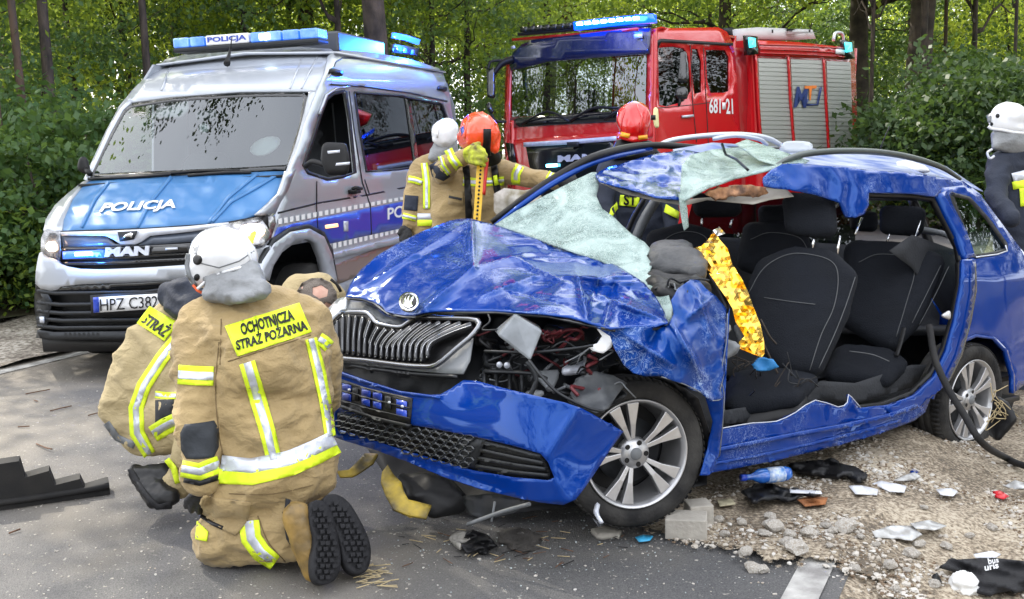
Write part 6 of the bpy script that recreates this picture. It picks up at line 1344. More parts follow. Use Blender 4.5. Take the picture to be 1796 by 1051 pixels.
bt = union('boot', [S_([(290, 836, 4.6, 24), (296, 850, 4.6, 22), (262, 846, 4.62, 24), (240, 832, 4.6, 14)]), S_([(262, 846, 4.62, 22), (238, 826, 4.62, 12), (282, 876, 4.5, 16), (300, 872, 4.5, 16), (268, 880, 4.5, 12)])], m_boot, P2, vox=.008, fold=.004, fs=14, fold2=.002, lap=2)
strip('sole', [(228, 822), (238, 846), (258, 872), (276, 890), (300, 888)], 10, onbody(bvh_of([bt]), 4.55), m_sole, bt, off=.008, solid=.014)
strip('trouser_hem', [(292, 806), (304, 822), (312, 848)], 10, S2, m_yel, P2, off=.02, solid=.004)
# --- 3: bald man bending over the far corner of the car
P3 = person('balding man in a khaki coat bending down between the van and the car', 555, 600, 5.4)
union('body', [S_([(520, 512, 5.6, 30), (560, 500, 5.6, 24), (590, 520, 5.6, 18), (510, 560, 5.6, 34)]), S_([(510, 560, 5.6, 34), (540, 640, 5.7, 34), (600, 560, 5.6, 20)]), S_([(530, 640, 5.8, 26), (540, 720, 5.8, 20)])], m_khaki2, P3, vox=.014, fold=.012, fs=7)
hd = union('head', [S_([(554, 518, 5.22, 30), (562, 530, 5.18, 27), (572, 546, 5.2, 15), (580, 553, 5.22, 8)]), S_([(540, 530, 5.45, 16), (556, 522, 5.35, 16)]), S_([(536, 536, 5.3, 5), (540, 545, 5.3, 4)]), S_([(580, 540, 5.26, 4), (585, 546, 5.25, 3)])], m_skin, P3, vox=.008, fold=0, lap=3)
SHd = onbody(bvh_of([hd]), 5.2)
sheet('hair', [(520, 512), (530, 496), (546, 488), (564, 488), (580, 496), (590, 512), (592, 528), (582, 534), (572, 530), (562, 540), (556, 552), (540, 552), (526, 540), (520, 526)], SHd, m_hair, P3, step=4, off=.003, holes=[[(548, 504), (564, 500), (576, 508), (574, 520), (560, 524), (548, 516)]], crump=crump(.005, 60))
strip('braces', [(580, 490), (590, 498), (598, 512)], 5, lambda a, b_, e=0: at(a, b_, 5.4-e+a*0), m_black, P3, solid=.006)
# --- 4: orange helmet, holding the yellow strut
P4 = person('firefighter in an orange helmet gripping a yellow strut behind the bonnet', 820, 400, 6.4)
b4 = union('body', [
    S_([(776, 300, 6.45, 20), (872, 298, 6.45, 22), (824, 286, 6.45, 22), (780, 390, 6.45, 24), (868, 388, 6.45, 22), (824, 340, 6.38, 34)]),
    S_([(780, 390, 6.45, 24), (868, 388, 6.45, 22), (790, 470, 6.5, 26), (862, 470, 6.5, 24)]), S_([(800, 470, 6.5, 24), (800, 680, 6.5, 18)]), S_([(850, 470, 6.5, 24), (850, 680, 6.5, 18)]),
    S_([(776, 298, 6.4, 20), (776, 304, 6.2, 19)]), S_([(776, 304, 6.2, 19), (790, 284, 6.05, 17)]), S_([(790, 284, 6.05, 17), (814, 276, 6.0, 14)]),
    S_([(878, 300, 6.4, 20), (920, 310, 6.25, 17)]), S_([(920, 310, 6.25, 17), (975, 318, 6.1, 14)])], m_khaki, P4, vox=.014, fold=.012, fs=7, lap=3, seed=5)
S4 = onbody(bvh_of([b4]), 6.3)
hivis(S4, [(786, 262), (794, 280), (806, 296)], 15, P4, .3); hivis(S4, [(772, 274), (776, 290), (788, 306)], 9, P4, .3)
hivis(S4, [(912, 290), (904, 306), (904, 324)], 16, P4, .42); hivis(S4, [(968, 302), (962, 312), (962, 328)], 10, P4, .3)
sheet('elbow_pad', [(752, 290), (768, 282), (790, 310), (778, 318), (758, 310)], S4, m_navy, P4, step=6, off=.006)
hivis(S4, [(812, 318), (840, 320), (884, 318)], 15, P4, .4)
for q in ([(818, 290), (820, 330), (822, 385)], [(866, 290), (870, 320), (876, 345)]): strip('harness_strap', q, 11, S4, m_black, P4, off=.014, solid=.01)
strip('harness_buckle', [(868, 308), (872, 325)], 7, S4, m_yel, P4, off=.028, solid=.01)
sheet('chest_pocket', [(785, 332), (812, 336), (812, 362), (786, 358)], S4, m_khaki, P4, step=8, off=.012, solid=.01); strip('pocket_opening', [(787, 345), (810, 350)], 4, S4, m_char, P4, off=.02)
h4 = union('helmet', [S_([(838, 228, 6.2, 33), (844, 234, 6.12, 34), (832, 240, 6.22, 30)]), S_([(866, 238, 6.14, 14), (868, 262, 6.12, 9)]), S_([(812, 240, 6.24, 12), (812, 252, 6.24, 8)])], m_helo, P4, vox=.009, fold=0, lap=4)
SH4 = onbody(bvh_of([h4]), 6.1)
strip('ear_guard', [(855, 226), (855, 246), (852, 272)], 13, SH4, m_black, h4, off=.012, solid=.02); strip('helmet_mark', [(810, 222), (812, 238)], 6, SH4, m_bluefoil2, h4, off=.004)
for q in ([(822, 204), (816, 225), (814, 246)], [(838, 200), (846, 197), (858, 204), (870, 220)]): strip('helmet_ridge', q, 3, SH4, m_helo, h4, off=.006, solid=.006)
union('face_mask', [S_([(858, 266, 6.24, 14), (848, 280, 6.3, 16), (868, 278, 6.3, 12)])], m_black, P4, vox=.01, fold=.003)
glove(P4, [(824, 274, 5.98, 13), (836, 280, 5.94, 11)], [[(826, 262, 5.92, 5), (838, 258, 5.86, 5), (848, 264, 5.86, 4)], [(832, 268, 5.88, 5), (846, 267, 5.84, 5), (852, 273, 5.86, 4)], [(832, 276, 5.88, 5), (846, 276, 5.84, 5), (853, 281, 5.86, 4)], [(830, 284, 5.9, 5), (843, 286, 5.85, 4.5), (849, 290, 5.88, 4)], [(818, 266, 5.92, 6), (830, 256, 5.96, 5), (840, 252, 6.0, 4)]], mat('brown_glove', (.14, .10, .05), .8, var=.5, vscale=20, vcol=(.55, .62, .03)))
glove(P4, [(984, 318, 6.08, 11), (992, 318, 6.08, 10)], [[(996, 310, 6.05, 5), (1006, 308, 6.03, 4)], [(998, 315, 6.04, 5), (1009, 314, 6.02, 4)], [(998, 320, 6.04, 5), (1009, 320, 6.02, 4)], [(996, 325, 6.05, 5), (1006, 326, 6.03, 4)], [(988, 308, 6.04, 5), (996, 302, 6.04, 4)]], m_glove)
# --- 5: white helmet behind him
P5 = person('firefighter in a white helmet standing half hidden behind the orange-helmeted one', 750, 420, 7.0)
b5 = union('body', [
    S_([(735, 300, 7.0, 20), (790, 290, 7.05, 22), (764, 284, 7.0, 20), (744, 400, 6.95, 24), (800, 400, 7.0, 24)]), S_([(744, 400, 6.95, 24), (800, 400, 7.0, 24), (750, 480, 7.0, 24), (800, 480, 7.0, 24)]),
    S_([(758, 480, 7.0, 20), (756, 650, 7.0, 16)]), S_([(796, 480, 7.0, 20), (796, 650, 7.0, 16)]),
    S_([(734, 298, 7.0, 18), (722, 350, 6.95, 15)]), S_([(722, 350, 6.95, 15), (716, 392, 6.88, 12)])], m_khaki, P5, vox=.015, fold=.012, fs=7, seed=8)
S5 = onbody(bvh_of([b5]), 6.9)
hivis(S5, [(744, 286), (748, 320), (748, 366)], 12, P5, .4); strip('waist_band', [(732, 380), (760, 380), (800, 380)], 11, S5, m_refl, P5, off=.008); strip('waist_band', [(732, 391), (760, 391), (800, 391)], 11, S5, m_yel, P5, off=.008)
hivis(S5, [(716, 314), (728, 316), (740, 320)], 12, P5, .4); hivis(S5, [(706, 378), (718, 381), (730, 384)], 10, P5, .4)
sheet('elbow_pad', [(710, 342), (734, 344), (732, 370), (708, 368)], S5, m_navy, P5, step=6, off=.006)
glove(P5, [(712, 402, 6.88, 9), (712, 408, 6.88, 9)], [[(704, 412, 6.86, 4), (703, 421, 6.86, 3.5)], [(709, 414, 6.85, 4), (708, 425, 6.85, 3.5)], [(714, 414, 6.85, 4), (714, 425, 6.85, 3.5)], [(719, 412, 6.86, 4), (720, 421, 6.86, 3.5)], [(704, 402, 6.85, 4), (700, 410, 6.85, 3.5)]], m_glove)
h5 = union('helmet', [S_([(778, 232, 6.9, 23), (784, 228, 6.9, 22), (780, 240, 6.9, 22)]), S_([(760, 246, 6.88, 4), (800, 244, 6.88, 4), (780, 248, 6.84, 5)])], m_helw, P5, vox=.01, fold=0, lap=4)
strip('helmet_ridge', [(772, 212), (768, 228), (766, 242)], 3, onbody(bvh_of([h5]), 6.8), m_helw, h5, off=.006, solid=.006)
union('neck_flap', [S_([(768, 256, 6.92, 9), (794, 254, 6.92, 10), (758, 276, 6.9, 8), (798, 278, 6.95, 10)])], m_flap, h5, vox=.012, fold=.01)
# --- 6: red helmet beyond the roof, seen also through the cabin
P6 = person('firefighter in a shiny red helmet and dark jacket beyond the car roof', 1110, 380, 6.9)
b6 = union('body', [S_([(1070, 300, 6.95, 24), (1160, 300, 6.95, 24), (1112, 268, 6.95, 26), (1080, 420, 6.95, 26), (1156, 420, 6.95, 26)]), S_([(1080, 420, 6.95, 26), (1156, 420, 6.95, 26), (1090, 500, 7, 22), (1150, 500, 7, 22)]), S_([(1095, 500, 7, 20), (1095, 660, 7, 16)]), S_([(1142, 500, 7, 20), (1142, 660, 7, 16)]),
    S_([(1068, 300, 6.9, 18), (1060, 360, 6.8, 15)]), S_([(1060, 360, 6.8, 15), (1075, 410, 6.7, 12)]), S_([(1162, 300, 6.9, 18), (1175, 360, 6.8, 15)]), S_([(1175, 360, 6.8, 15), (1180, 410, 6.7, 12)])], m_navy, P6, vox=.015, fold=.01, fs=7)
S6 = onbody(bvh_of([b6]), 6.8)
sheet('name_panel', [(1088, 342), (1122, 345), (1120, 364), (1086, 360)], S6, m_yel, P6, step=7, off=.008); text_on('lettering', 'ST', [(1094, 360), (1116, 361), (1117, 343), (1094, 341)], S6, m_black, P6, off=.014, bold=.03)
sheet('yellow_patch', [(1066, 382), (1072, 366), (1082, 354), (1084, 366), (1074, 380)], S6, m_yel, P6, step=6, off=.008); sheet('yellow_patch', [(1168, 358), (1192, 372), (1190, 384), (1164, 372)], S6, m_yel, P6, step=6, off=.02)
h6 = union('helmet', [S_([(1108, 208, 6.85, 29), (1114, 206, 6.85, 29), (1112, 222, 6.82, 28)]), S_([(1088, 240, 6.8, 5), (1134, 244, 6.8, 5), (1110, 246, 6.76, 5)])], m_helr, P6, vox=.01, fold=0, lap=4)
SH6 = onbody(bvh_of([h6]), 6.7)
strip('helmet_sticker', [(1088, 235), (1104, 239)], 8, SH6, mat('orange_sticker', (.9, .4, .02), .4), h6, off=.006); strip('helmet_sticker', [(1120, 242), (1136, 240)], 7, SH6, MT['orange_sticker'], h6, off=.006)
for q in ([(1116, 182), (1126, 205), (1122, 232)], [(1096, 190), (1090, 210), (1088, 230)]): strip('helmet_ridge', q, 2.5, SH6, m_helr, h6, off=.006, solid=.006)
union('neck_flap', [S_([(1088, 254, 6.85, 10), (1138, 256, 6.85, 10), (1080, 272, 6.85, 10), (1146, 270, 6.85, 10)])], m_black, h6, vox=.012, fold=.006)
union('helmet_torch', [S_([(1150, 192, 6.7, 5), (1150, 208, 6.7, 6), (1152, 222, 6.7, 5)])], mat('cream_plastic', (.65, .6, .3), .4), h6, vox=.01, fold=0); strip('torch_clip', [(1142, 206), (1150, 206)], 8, lambda a, b_, e=0: at(a, b_, 6.62-e+a*0), m_black, h6, solid=.02)
# --- 7: right border
P7 = person('firefighter in navy jacket and white helmet standing at the right edge', 1780, 420, 7.0)
b7 = union('body', [S_([(1758, 290, 7.0, 26), (1820, 290, 7.0, 26), (1790, 268, 7.0, 24), (1768, 400, 7.0, 28), (1830, 400, 7.0, 28)]), S_([(1768, 400, 7, 28), (1830, 400, 7, 28), (1780, 480, 7, 24), (1826, 480, 7, 24)]), S_([(1784, 480, 7, 20), (1784, 680, 7, 16)]), S_([(1824, 480, 7, 20), (1824, 680, 7, 16)]),
    S_([(1752, 290, 6.95, 22), (1746, 345, 6.8, 18)]), S_([(1746, 345, 6.8, 18), (1775, 385, 6.6, 15)])], m_navy, P7, vox=.015, fold=.012, fs=7)
S7 = onbody(bvh_of([b7]), 6.8)
strip('reflective_stripe', [(1776, 312), (1800, 306), (1830, 304)], 16, S7, m_refl, P7, off=.008); strip('reflective_stripe', [(1776, 326), (1800, 322), (1830, 320)], 14, S7, m_yel, P7, off=.008); strip('reflective_stripe', [(1794, 330), (1796, 362)], 12, S7, m_yel, P7, off=.010)
h7 = union('helmet', [S_([(1764, 205, 6.95, 27), (1774, 206, 6.95, 27), (1768, 214, 6.95, 24)]), S_([(1742, 206, 6.9, 10), (1742, 220, 6.9, 7), (1788, 226, 6.9, 10)])], m_helw, P7, vox=.01, fold=0, lap=4)
SH7 = onbody(bvh_of([h7]), 6.8)
tube('helmet_rim', SH7(np.array([1733, 1740, 1756, 1776, 1800], float), np.array([222, 226, 228, 232, 234], float), .01), .010, m_helw, h7)
sheet('visor_edge', [(1731, 202), (1738, 198), (1738, 216), (1732, 214)], SH7, m_grey, h7, off=.008, step=5)
disc('helmet_vent', 1750, 203, 3.5, 4, SH7, m_black, h7, .005); disc('helmet_vent', 1739, 218, 2.5, 3, SH7, m_black, h7, .005)
union('neck_flap', [S_([(1748, 236, 6.92, 9), (1790, 238, 6.92, 12), (1746, 256, 6.9, 8), (1792, 262, 6.95, 12)])], m_flap, h7, vox=.012, fold=.01)
tube('hook', pts([(1740, 262, 6.7), (1732, 268, 6.7), (1736, 278, 6.7), (1744, 274, 6.7)]), .008, m_refl, P7)
# --- 8: someone in the fire engine cab
P8 = person('person in a yellow-striped jacket sitting behind the fire engine door window', 1172, 180, 15.9)
union('body', [S_([(1164, 160, 15.6, 9), (1192, 162, 15.7, 9), (1176, 146, 15.6, 6), (1166, 190, 15.6, 9), (1190, 192, 15.6, 9)]), S_([(1162, 160, 15.4, 5), (1172, 178, 15.2, 4)])], m_navy, P8, vox=.04, fold=0)
union('head', [S_([(1176, 130, 15.6, 8), (1177, 136, 15.6, 7)])], m_skin, P8, vox=.03, fold=0)
union('cap', [S_([(1176, 125, 15.6, 8.5), (1172, 128, 15.6, 6)])], m_black, P8, vox=.03, fold=0)
strip('reflective_stripe', [(1156, 166), (1166, 172), (1174, 182)], 7, lambda a, b_, e=0: at(a, b_, 15.1-e+a*0), m_yel, P8, solid=.02)
# ---------------------------------------------------------------- loose objects
def root(name, label, cat, px, py, group=None):
    p = gpt(px, py); return thing(name, label, cat, (p[0], p[1], p[2]), group=group)
def vplane(pA, pB, back=0.):
    A = gpt(*pA); B = gpt(*pB); n = np.cross(B-A, [0, 0, 1]); n /= np.linalg.norm(n)
    if n @ (A-CAMP) < 0: n = -n
    def f(px, py, e=0.):
        r = rays(px, py); t = ((A-CAMP) @ n+back-e)/(r @ n); return CAMP + (r.T*t).T
    return f
def gsurf(lift=.0, real=False):
    def f(px, py, e=0.):
        out = []
        e = np.broadcast_to(e, np.shape(px))
        for a, b_, q in zip(px, py, e):
            z = 0.
            for _ in range(4): p = ong(a, b_, z); z = float(gz(p[0], p[1]))+lift+q
            out.append(ong(a, b_, z))
        return np.array(out)
    return f
G0 = gsurf(.012)
# stepped rubber block at the left
k_ = root('stepped_block', 'black rubber block with a stepped top lying on the road at left', 'step block', 90, 878)
vp = vplane((0, 892), (192, 864))
sheet('step_body', [(-60, 818), (34, 804), (43, 833), (86, 821), (96, 846), (140, 835), (149, 853), (190, 841), (193, 862), (150, 868), (0, 890), (-60, 898)], vp, m_rub, k_, step=12, solid=-.10, smooth=False, bevel=.006)
tube('rolled_edge', vp(np.array([-60, 60, 192], float), np.array([890, 874, 853], float), .05), .016, m_rub, k_)
# rescue strut held upright
rs = thing('rescue_strut', 'yellow perforated rescue strut standing upright in the glove', 'strut', tuple(at(838, 700, 6.1)*[1, 1, 0]))
Sr = lambda a, b_, e=0: at(a, b_, 5.95-e+np.asarray(a)*0)
m_ystr = mat('yellow_strut_paint', (.78, .46, .01), .4, coat=.4)
sheet('rail', [(837, 279), (851, 280), (843, 386), (838, 470), (824, 470), (830, 386)], Sr, m_ystr, rs, step=12, solid=.05, bevel=.003, smooth=False)
sheet('red_flank', [(851, 276), (857, 278), (851, 342), (846, 340)], Sr, mat('red_strut_paint', (.5, .02, .01), .4), rs, step=8, off=.01, solid=.05)
for k in range(14): disc('hole', 843.5-k*.55, 292+k*7., 2., 2.2, Sr, m_black, rs, .003, .004, 8)
disc('eyelet', 844, 286, 3., 3., Sr, m_refl, rs, .004, .005, 10)
# foil blanket
fb = thing('foil_blanket', 'crumpled gold rescue blanket hanging over the dashboard of the wreck', 'rescue blanket', tuple(at(1290, 560, 4.6)))
m_gold = mat('gold_foil', (.95, .66, .11), .2, 1., var=.2, vscale=6, vcol=(.9, .52, .07))
fbS = ctrl([(1215, 440, 4.9), (1255, 412, 4.9), (1290, 470, 4.75), (1330, 590, 4.55), (1320, 622, 4.5), (1240, 480, 4.72), (1285, 570, 4.5)])
sheet('foil', [(1206, 438), (1230, 432), (1244, 418), (1252, 404), (1262, 420), (1276, 436), (1284, 462), (1300, 488), (1312, 512), (1322, 540), (1334, 570), (1340, 598), (1341, 620), (1336, 627), (1318, 620), (1298, 612), (1296, 600), (1306, 590), (1290, 564), (1284, 540), (1272, 520), (1262, 506), (1240, 474), (1222, 456)], fbS, m_gold, fb, step=7, crump=lambda P, V2: .05*ridge(P, 7, 2)+.035*ridge(P, 15, 4)+.02*nz3(P, 30, 5), solid=.002, smooth=False)
sheet('silver_scrap', [(1250, 404), (1262, 398), (1272, 410), (1258, 414)], lambda a, b_, e=0: at(a, b_, 4.8-e+a*0), m_chrome, fb, step=5, crump=crump(.05, 20), solid=.002, smooth=False)
# things on the roof
tr = thing('plastic_tray', 'clear plastic tray lying upside down on the wrecked roof', 'tray', tuple(at(1400, 266, 5.9)))
sheet('tray', [(1374, 250), (1384, 247), (1418, 248), (1426, 254), (1426, 266), (1372, 266)], lambda a, b_, e=0: at(a, b_, 5.8-e+a*0), mat('clear_plastic', (.6, .64, .66), .15, coat=.5, alpha=.75), tr, step=6, sm=1, solid=.08)
cl = sheet('white_cloth', [(1572, 284), (1590, 280), (1622, 290), (1632, 300), (1600, 300), (1574, 294)], lambda a, b_, e=0: at(a, b_, 6.1-e+a*0), m_white, None, step=5, crump=crump(.03, 14), solid=.03); tag(cl, 'folded white cloth lying on the roof under the near roof rail', 'cloth')
sc_ = sheet('airbag_cloth', [(866, 340), (884, 330), (920, 334), (940, 330), (950, 345), (930, 372), (880, 392), (866, 370)], lambda a, b_, e=0: at(a, b_, 6.05-e+a*0), mat('stained_white_cloth', (.62, .60, .57), .8, var=.8, vscale=14, vcol=(.2, .17, .1)), car, step=6, crump=crump(.06, 8), solid=.004)
# hose over the rear wheel
hp_ = [at(1630, 572, 5.35), at(1640, 630, 5.2), at(1662, 680, 5.05), at(1690, 726, 4.95), at(1722, 776, 4.85)]
g1 = gpt(1762, 822); g2 = gpt(1800, 840); g3 = gpt(1880, 850); hp_ += [g1+[0, 0, .06], g2+[0, 0, .065], g3+[0, 0, .06]]
hz = tube('hydraulic_hose', np.array(hp_), .017, m_rub, None, n=10, sm=8); tag(hz, 'thick black hose hanging past the rear wheel to the gravel', 'hose')
# yellow and black pieces under the bumper
m_yb = mat('scuffed_yellow_rubber', (.42, .30, .03), .5, var=.8, vscale=10, vcol=(.05, .04, .02), bump=.4, bscale=30)
def yel(o, D0, label, dark=None):
    r_ = root('yellow_strap', label, 'strap', o[0][0], o[0][1]+20)
    S0 = lambda a, b_, e=0: at(a, b_, D0-e-(np.asarray(b_)-830)*.002+a*0)
    sheet('webbing', o, S0, m_yb, r_, step=6, crump=crump(.03, 12), solid=.012); return r_
yel([(590, 826), (612, 824), (628, 808), (640, 794), (662, 796), (654, 812), (640, 824), (618, 836), (596, 836)], 4.5, 'short curved yellow strap end under the left of the bumper')
y2 = yel([(670, 828), (680, 815), (690, 832), (704, 846), (708, 862), (716, 876), (757, 886), (748, 910), (712, 902), (690, 893), (676, 868), (668, 846)], 4.25, 'wide folded yellow strap with black pad under the bumper')
union('black_pad', [S_([(706, 838, 4.35, 12), (770, 852, 4.3, 20), (800, 880, 4.25, 22), (760, 896, 4.22, 12), (730, 870, 4.25, 14)])], m_black, y2, vox=.012, fold=.01)
# concrete blocks
m_conc = mat('pale_concrete', (.42, .39, .34), .9, bump=.5, bscale=60, var=.2, vscale=12)
def block(px, py, sz, yaw, label, dz=.012):
    p = gpt(px, py); r_ = math.radians(yaw); R = [[math.cos(r_), -math.sin(r_), 0], [math.sin(r_), math.cos(r_), 0], [0, 0, 1]]
    c = p+np.array(R) @ np.array([0, sz[1]/2, 0])+[0, 0, sz[2]/2+dz]; V, Fs = box_geo(c, sz, R); o = mk('concrete_block', V, Fs, m_conc, None, smooth=False, bevel=.005); tag(o, label, 'concrete block', 'concrete blocks by the front wheel')
block(1203, 953, (.165, .12, .085), -12, 'pale concrete block with its long face toward us beside the front wheel')
block(1232, 934, (.10, .10, .10), 8, 'pale concrete block standing behind the other one at the tyre')
# bottle
bp = root('water_bottle', 'blue plastic water bottle lying under the sill', 'bottle', 1343, 848)
A = at(1304, 838, 4.55); B = at(1384, 830, 4.62); rr = [.012, .013, .013, .022, .031, .033, .031, .033, .033, .031, .033, .033, .028]
T_ = np.linspace(0, 1, len(rr)); m_pet = mat('blue_pet', (.01, .07, .35), .12, coat=.8, var=.5, vscale=30, vcol=(.03, .16, .55))
tube('bottle_body', A+np.outer(T_, B-A), rr, m_pet, bp, n=20, sm=1); tube('cap', A+np.outer([-.06, .05], B-A), .015, m_bluefoil2, bp, n=14, sm=1)
tube('label_band', A+np.outer([.5, .85], B-A), .0345, mat('bottle_label', (.05, .22, .6), .3, var=.9, vscale=40, vcol=(.7, .75, .8)), bp, n=20, sm=1)
# sand and gravel spilled from the verge over the edge of the asphalt
spill = [(1030, 880), (1060, 918), (1100, 934), (1160, 946), (1196, 958), (1250, 966), (1300, 976), (1340, 992), (1384, 998), (1420, 990), (1462, 998), (1480, 1010), (1530, 1024), (1545, 1060), (1680, 1080), (1840, 1080), (1840, 730), (1600, 720), (1300, 770), (1150, 830)]
spill_a = np.array(spill, float)
sp_o = resample(smooth_out(spill_a, 2), 9); gq_ = np.random.default_rng(4); sp_o = sp_o+gq_.normal(size=sp_o.shape)*[2.4, 1.6]
spill_a_r = resample(spill_a, 8); sp_v2, _ = tri2d(sp_o, (), 11)
m_spill = m_soil.copy(); t, b = nodes(m_spill); ca = t.nodes.new('ShaderNodeVertexColor'); ca.layer_name = 'rim'; n = t.nodes.new('ShaderNodeTexNoise'); n.inputs['Scale'].default_value = 22; n.inputs['Detail'].default_value = 9
tcn = t.nodes.new('ShaderNodeTexCoord'); t.links.new(tcn.outputs['Object'], n.inputs['Vector'])
m1 = t.nodes.new('ShaderNodeMath'); m1.operation = 'ADD'; t.links.new(ca.outputs['Color'], m1.inputs[0]); t.links.new(n.outputs['Fac'], m1.inputs[1])
m2 = t.nodes.new('ShaderNodeMapRange'); m2.inputs['From Min'].default_value = .66; m2.inputs['From Max'].default_value = .78; t.links.new(m1.outputs[0], m2.inputs['Value']); t.links.new(m2.outputs['Result'], b.inputs['Alpha'])
sp_ = sheet('sand_spill', sp_o, gsurf(.014), m_soil, None, step=11, crump=lambda P, V2: np.clip(.010+.022*nz3(P, 4, 2)+.012*nz3(P, 14, 3), -.004, .05), solid=0); tag(sp_, kind='structure')
def in_spill(x, y):
    P = gpts(x, y); cl_ = nz3(P, 2.6, 4)+.6*nz3(P, 7, 5)
    if not len(x): return np.zeros(0, bool)
    return _ins(x, y) & (cl_+gq_.normal(size=len(x))*.22 > .12)
def _ins(x, y):
    e = gq_.normal(size=len(x))*14
    return inside(x, y+e, spill_a)
# the spill thins out towards its rim
dmin = np.array([np.min(np.linalg.norm(spill_a_r-q, axis=1)) for q in sp_v2]); at_ = sp_.data.color_attributes.new('rim', 'FLOAT_COLOR', 'POINT')
at_.data.foreach_set('color', np.repeat(np.clip(dmin/60, 0, 1), 4)); sp_.data.materials[0] = m_spill
# rocks
gb = bvh_of([sp_]+[o for o in COL.objects if o.name.startswith('gravel_verge')])
def settle(P):
    P = P.copy()
    for i, p in enumerate(P):
        h = gb.ray_cast(Vector((p[0], p[1], 1)), Vector((0, 0, -1)), 3)
        if h[0] is not None: P[i, 2] = h[0][2]
    return P
# flat litter
def flat(name, o, m_, label, cat, cr=.02, so=.003, lift=.012, st=5, sc=14, seed=0):
    lf = lift+(float((settle(np.array([gpt(*np.mean(o, 0))]))-gpt(*np.mean(o, 0)))[0, 2]) if np.mean(o, 0)[0] > 1180 else 0)
    q = sheet(name, o, gsurf(lf), m_, None, step=st, crump=crump(cr, sc, seed=seed) if cr else None, solid=so); tag(q, label, cat); return q
m_pap = mat('paper', (.62, .63, .66), .7, var=.15, vscale=20); m_bag = mat('pale_film', (.55, .56, .56), .35, var=.4, vscale=16, vcol=(.3, .29, .27))
flat('paper_sheet', [(1488, 852), (1510, 851), (1540, 858), (1538, 868), (1500, 866)], m_pap, 'white paper sheet on the gravel, left of two lying together', 'paper')
flat('paper_sheet', [(1530, 848), (1545, 843), (1590, 852), (1586, 864), (1560, 862)], m_pap, 'white paper sheet on the gravel, right of two lying together', 'paper', seed=2)
flat('plastic_film', [(1568, 842), (1590, 832), (1604, 828), (1616, 836), (1600, 844)], m_bag, 'scrap of clear film near the black hose end', 'film', .04)
flat('paper_scrap', [(1642, 858), (1668, 856), (1680, 862), (1672, 870), (1650, 868)], m_pap, 'small creased paper scrap left of the red wrapper', 'paper', .03)
flat('red_wrapper', [(1740, 862), (1754, 860), (1770, 870), (1760, 876), (1746, 872)], mat('red_wrapper_foil', (.55, .01, .02), .3), 'small bright red wrapper lying on the gravel', 'wrapper', .03)
flat('plastic_film', [(1762, 852), (1780, 842), (1800, 848), (1800, 856), (1776, 858)], m_bag, 'white film scrap at the right edge of the gravel', 'film', .04)
flat('plastic_film', [(1530, 932), (1562, 922), (1600, 922), (1618, 938), (1600, 948), (1560, 944), (1536, 942)], m_bag, 'large crumpled clear film lying among the stones', 'film', .05, sc=10)
flat('plastic_film', [(1596, 918), (1630, 912), (1660, 922), (1640, 930), (1606, 926)], m_bag, 'long pale film strip behind the large crumpled film', 'film', .05, sc=10)
flat('cardboard_scrap', [(1258, 876), (1284, 874), (1290, 884), (1262, 888)], mat('card', (.5, .45, .3), .8, var=.4, vscale=30), 'small printed card lying under the sill', 'card', .0)
flat('brown_scrap', [(1398, 876), (1420, 870), (1452, 872), (1448, 884), (1412, 888)], mat('rusty_scrap', (.35, .13, .04), .8, var=.5, vscale=20), 'rust brown scrap on the ground behind the stones', 'scrap', .04)
flat('blue_scrap', [(1114, 942), (1130, 937), (1146, 940), (1140, 948), (1120, 950)], mat('sky_blue_plastic', (.05, .35, .6), .4), 'light blue plastic scrap in front of the front tyre', 'scrap', .03)
flat('blue_paint_flake', [(1596, 826), (1604, 822), (1612, 828), (1600, 832)], m_blue, 'tiny blue paint flake on the gravel', 'flake', .02)
flat('broken_trim', [(1385, 812), (1440, 806), (1500, 818), (1522, 832), (1516, 842), (1470, 834), (1400, 824)], m_black, 'long black broken trim piece lying under the rear of the sill', 'trim', .04, .02, .04)
flat('broken_trim', [(1300, 860), (1340, 846), (1386, 858), (1440, 866), (1380, 876), (1320, 880)], m_black, 'dark torn trim lying under the water bottle', 'trim', .05, .012, .02)
flat('white_edge_strip', [(1385, 858), (1440, 861), (1442, 866), (1386, 864)], m_pap, 'thin white strip lying beside the bottle', 'strip', .01, lift=.04)
flat('foam_scrap', [(792, 938), (806, 930), (822, 934), (824, 946), (808, 956), (796, 950)], mat('grey_foam', (.4, .38, .34), .9, var=.5, vscale=30), 'grey foam scrap with black debris in front of the bumper', 'foam', .05, .02, .03)
flat('black_debris', [(806, 950), (830, 930), (856, 938), (872, 958), (850, 970), (818, 966)], m_black, 'small heap of torn black plastic in front of the bumper', 'debris', .07, .01, .03, 4)
flat('black_debris', [(870, 930), (910, 924), (950, 938), (946, 962), (900, 966), (876, 954)], mat('dark_crumbs', (.05, .045, .04), .9, bump=1, bscale=60), 'flat dark crumbled debris right of the torn plastic', 'debris', .05, .01, .01, 5)
flat('clear_shard', [(1036, 902), (1046, 898), (1060, 922), (1052, 926)], m_refl, 'silver clip lying at the foot of the front tyre', 'clip', .01, .006, .01)
flat('flat_stone', [(1036, 928), (1060, 922), (1090, 930), (1084, 940), (1046, 938)], m_conc, 'flat pale stone slab under the front tyre', 'stone', .02, .02, .02)
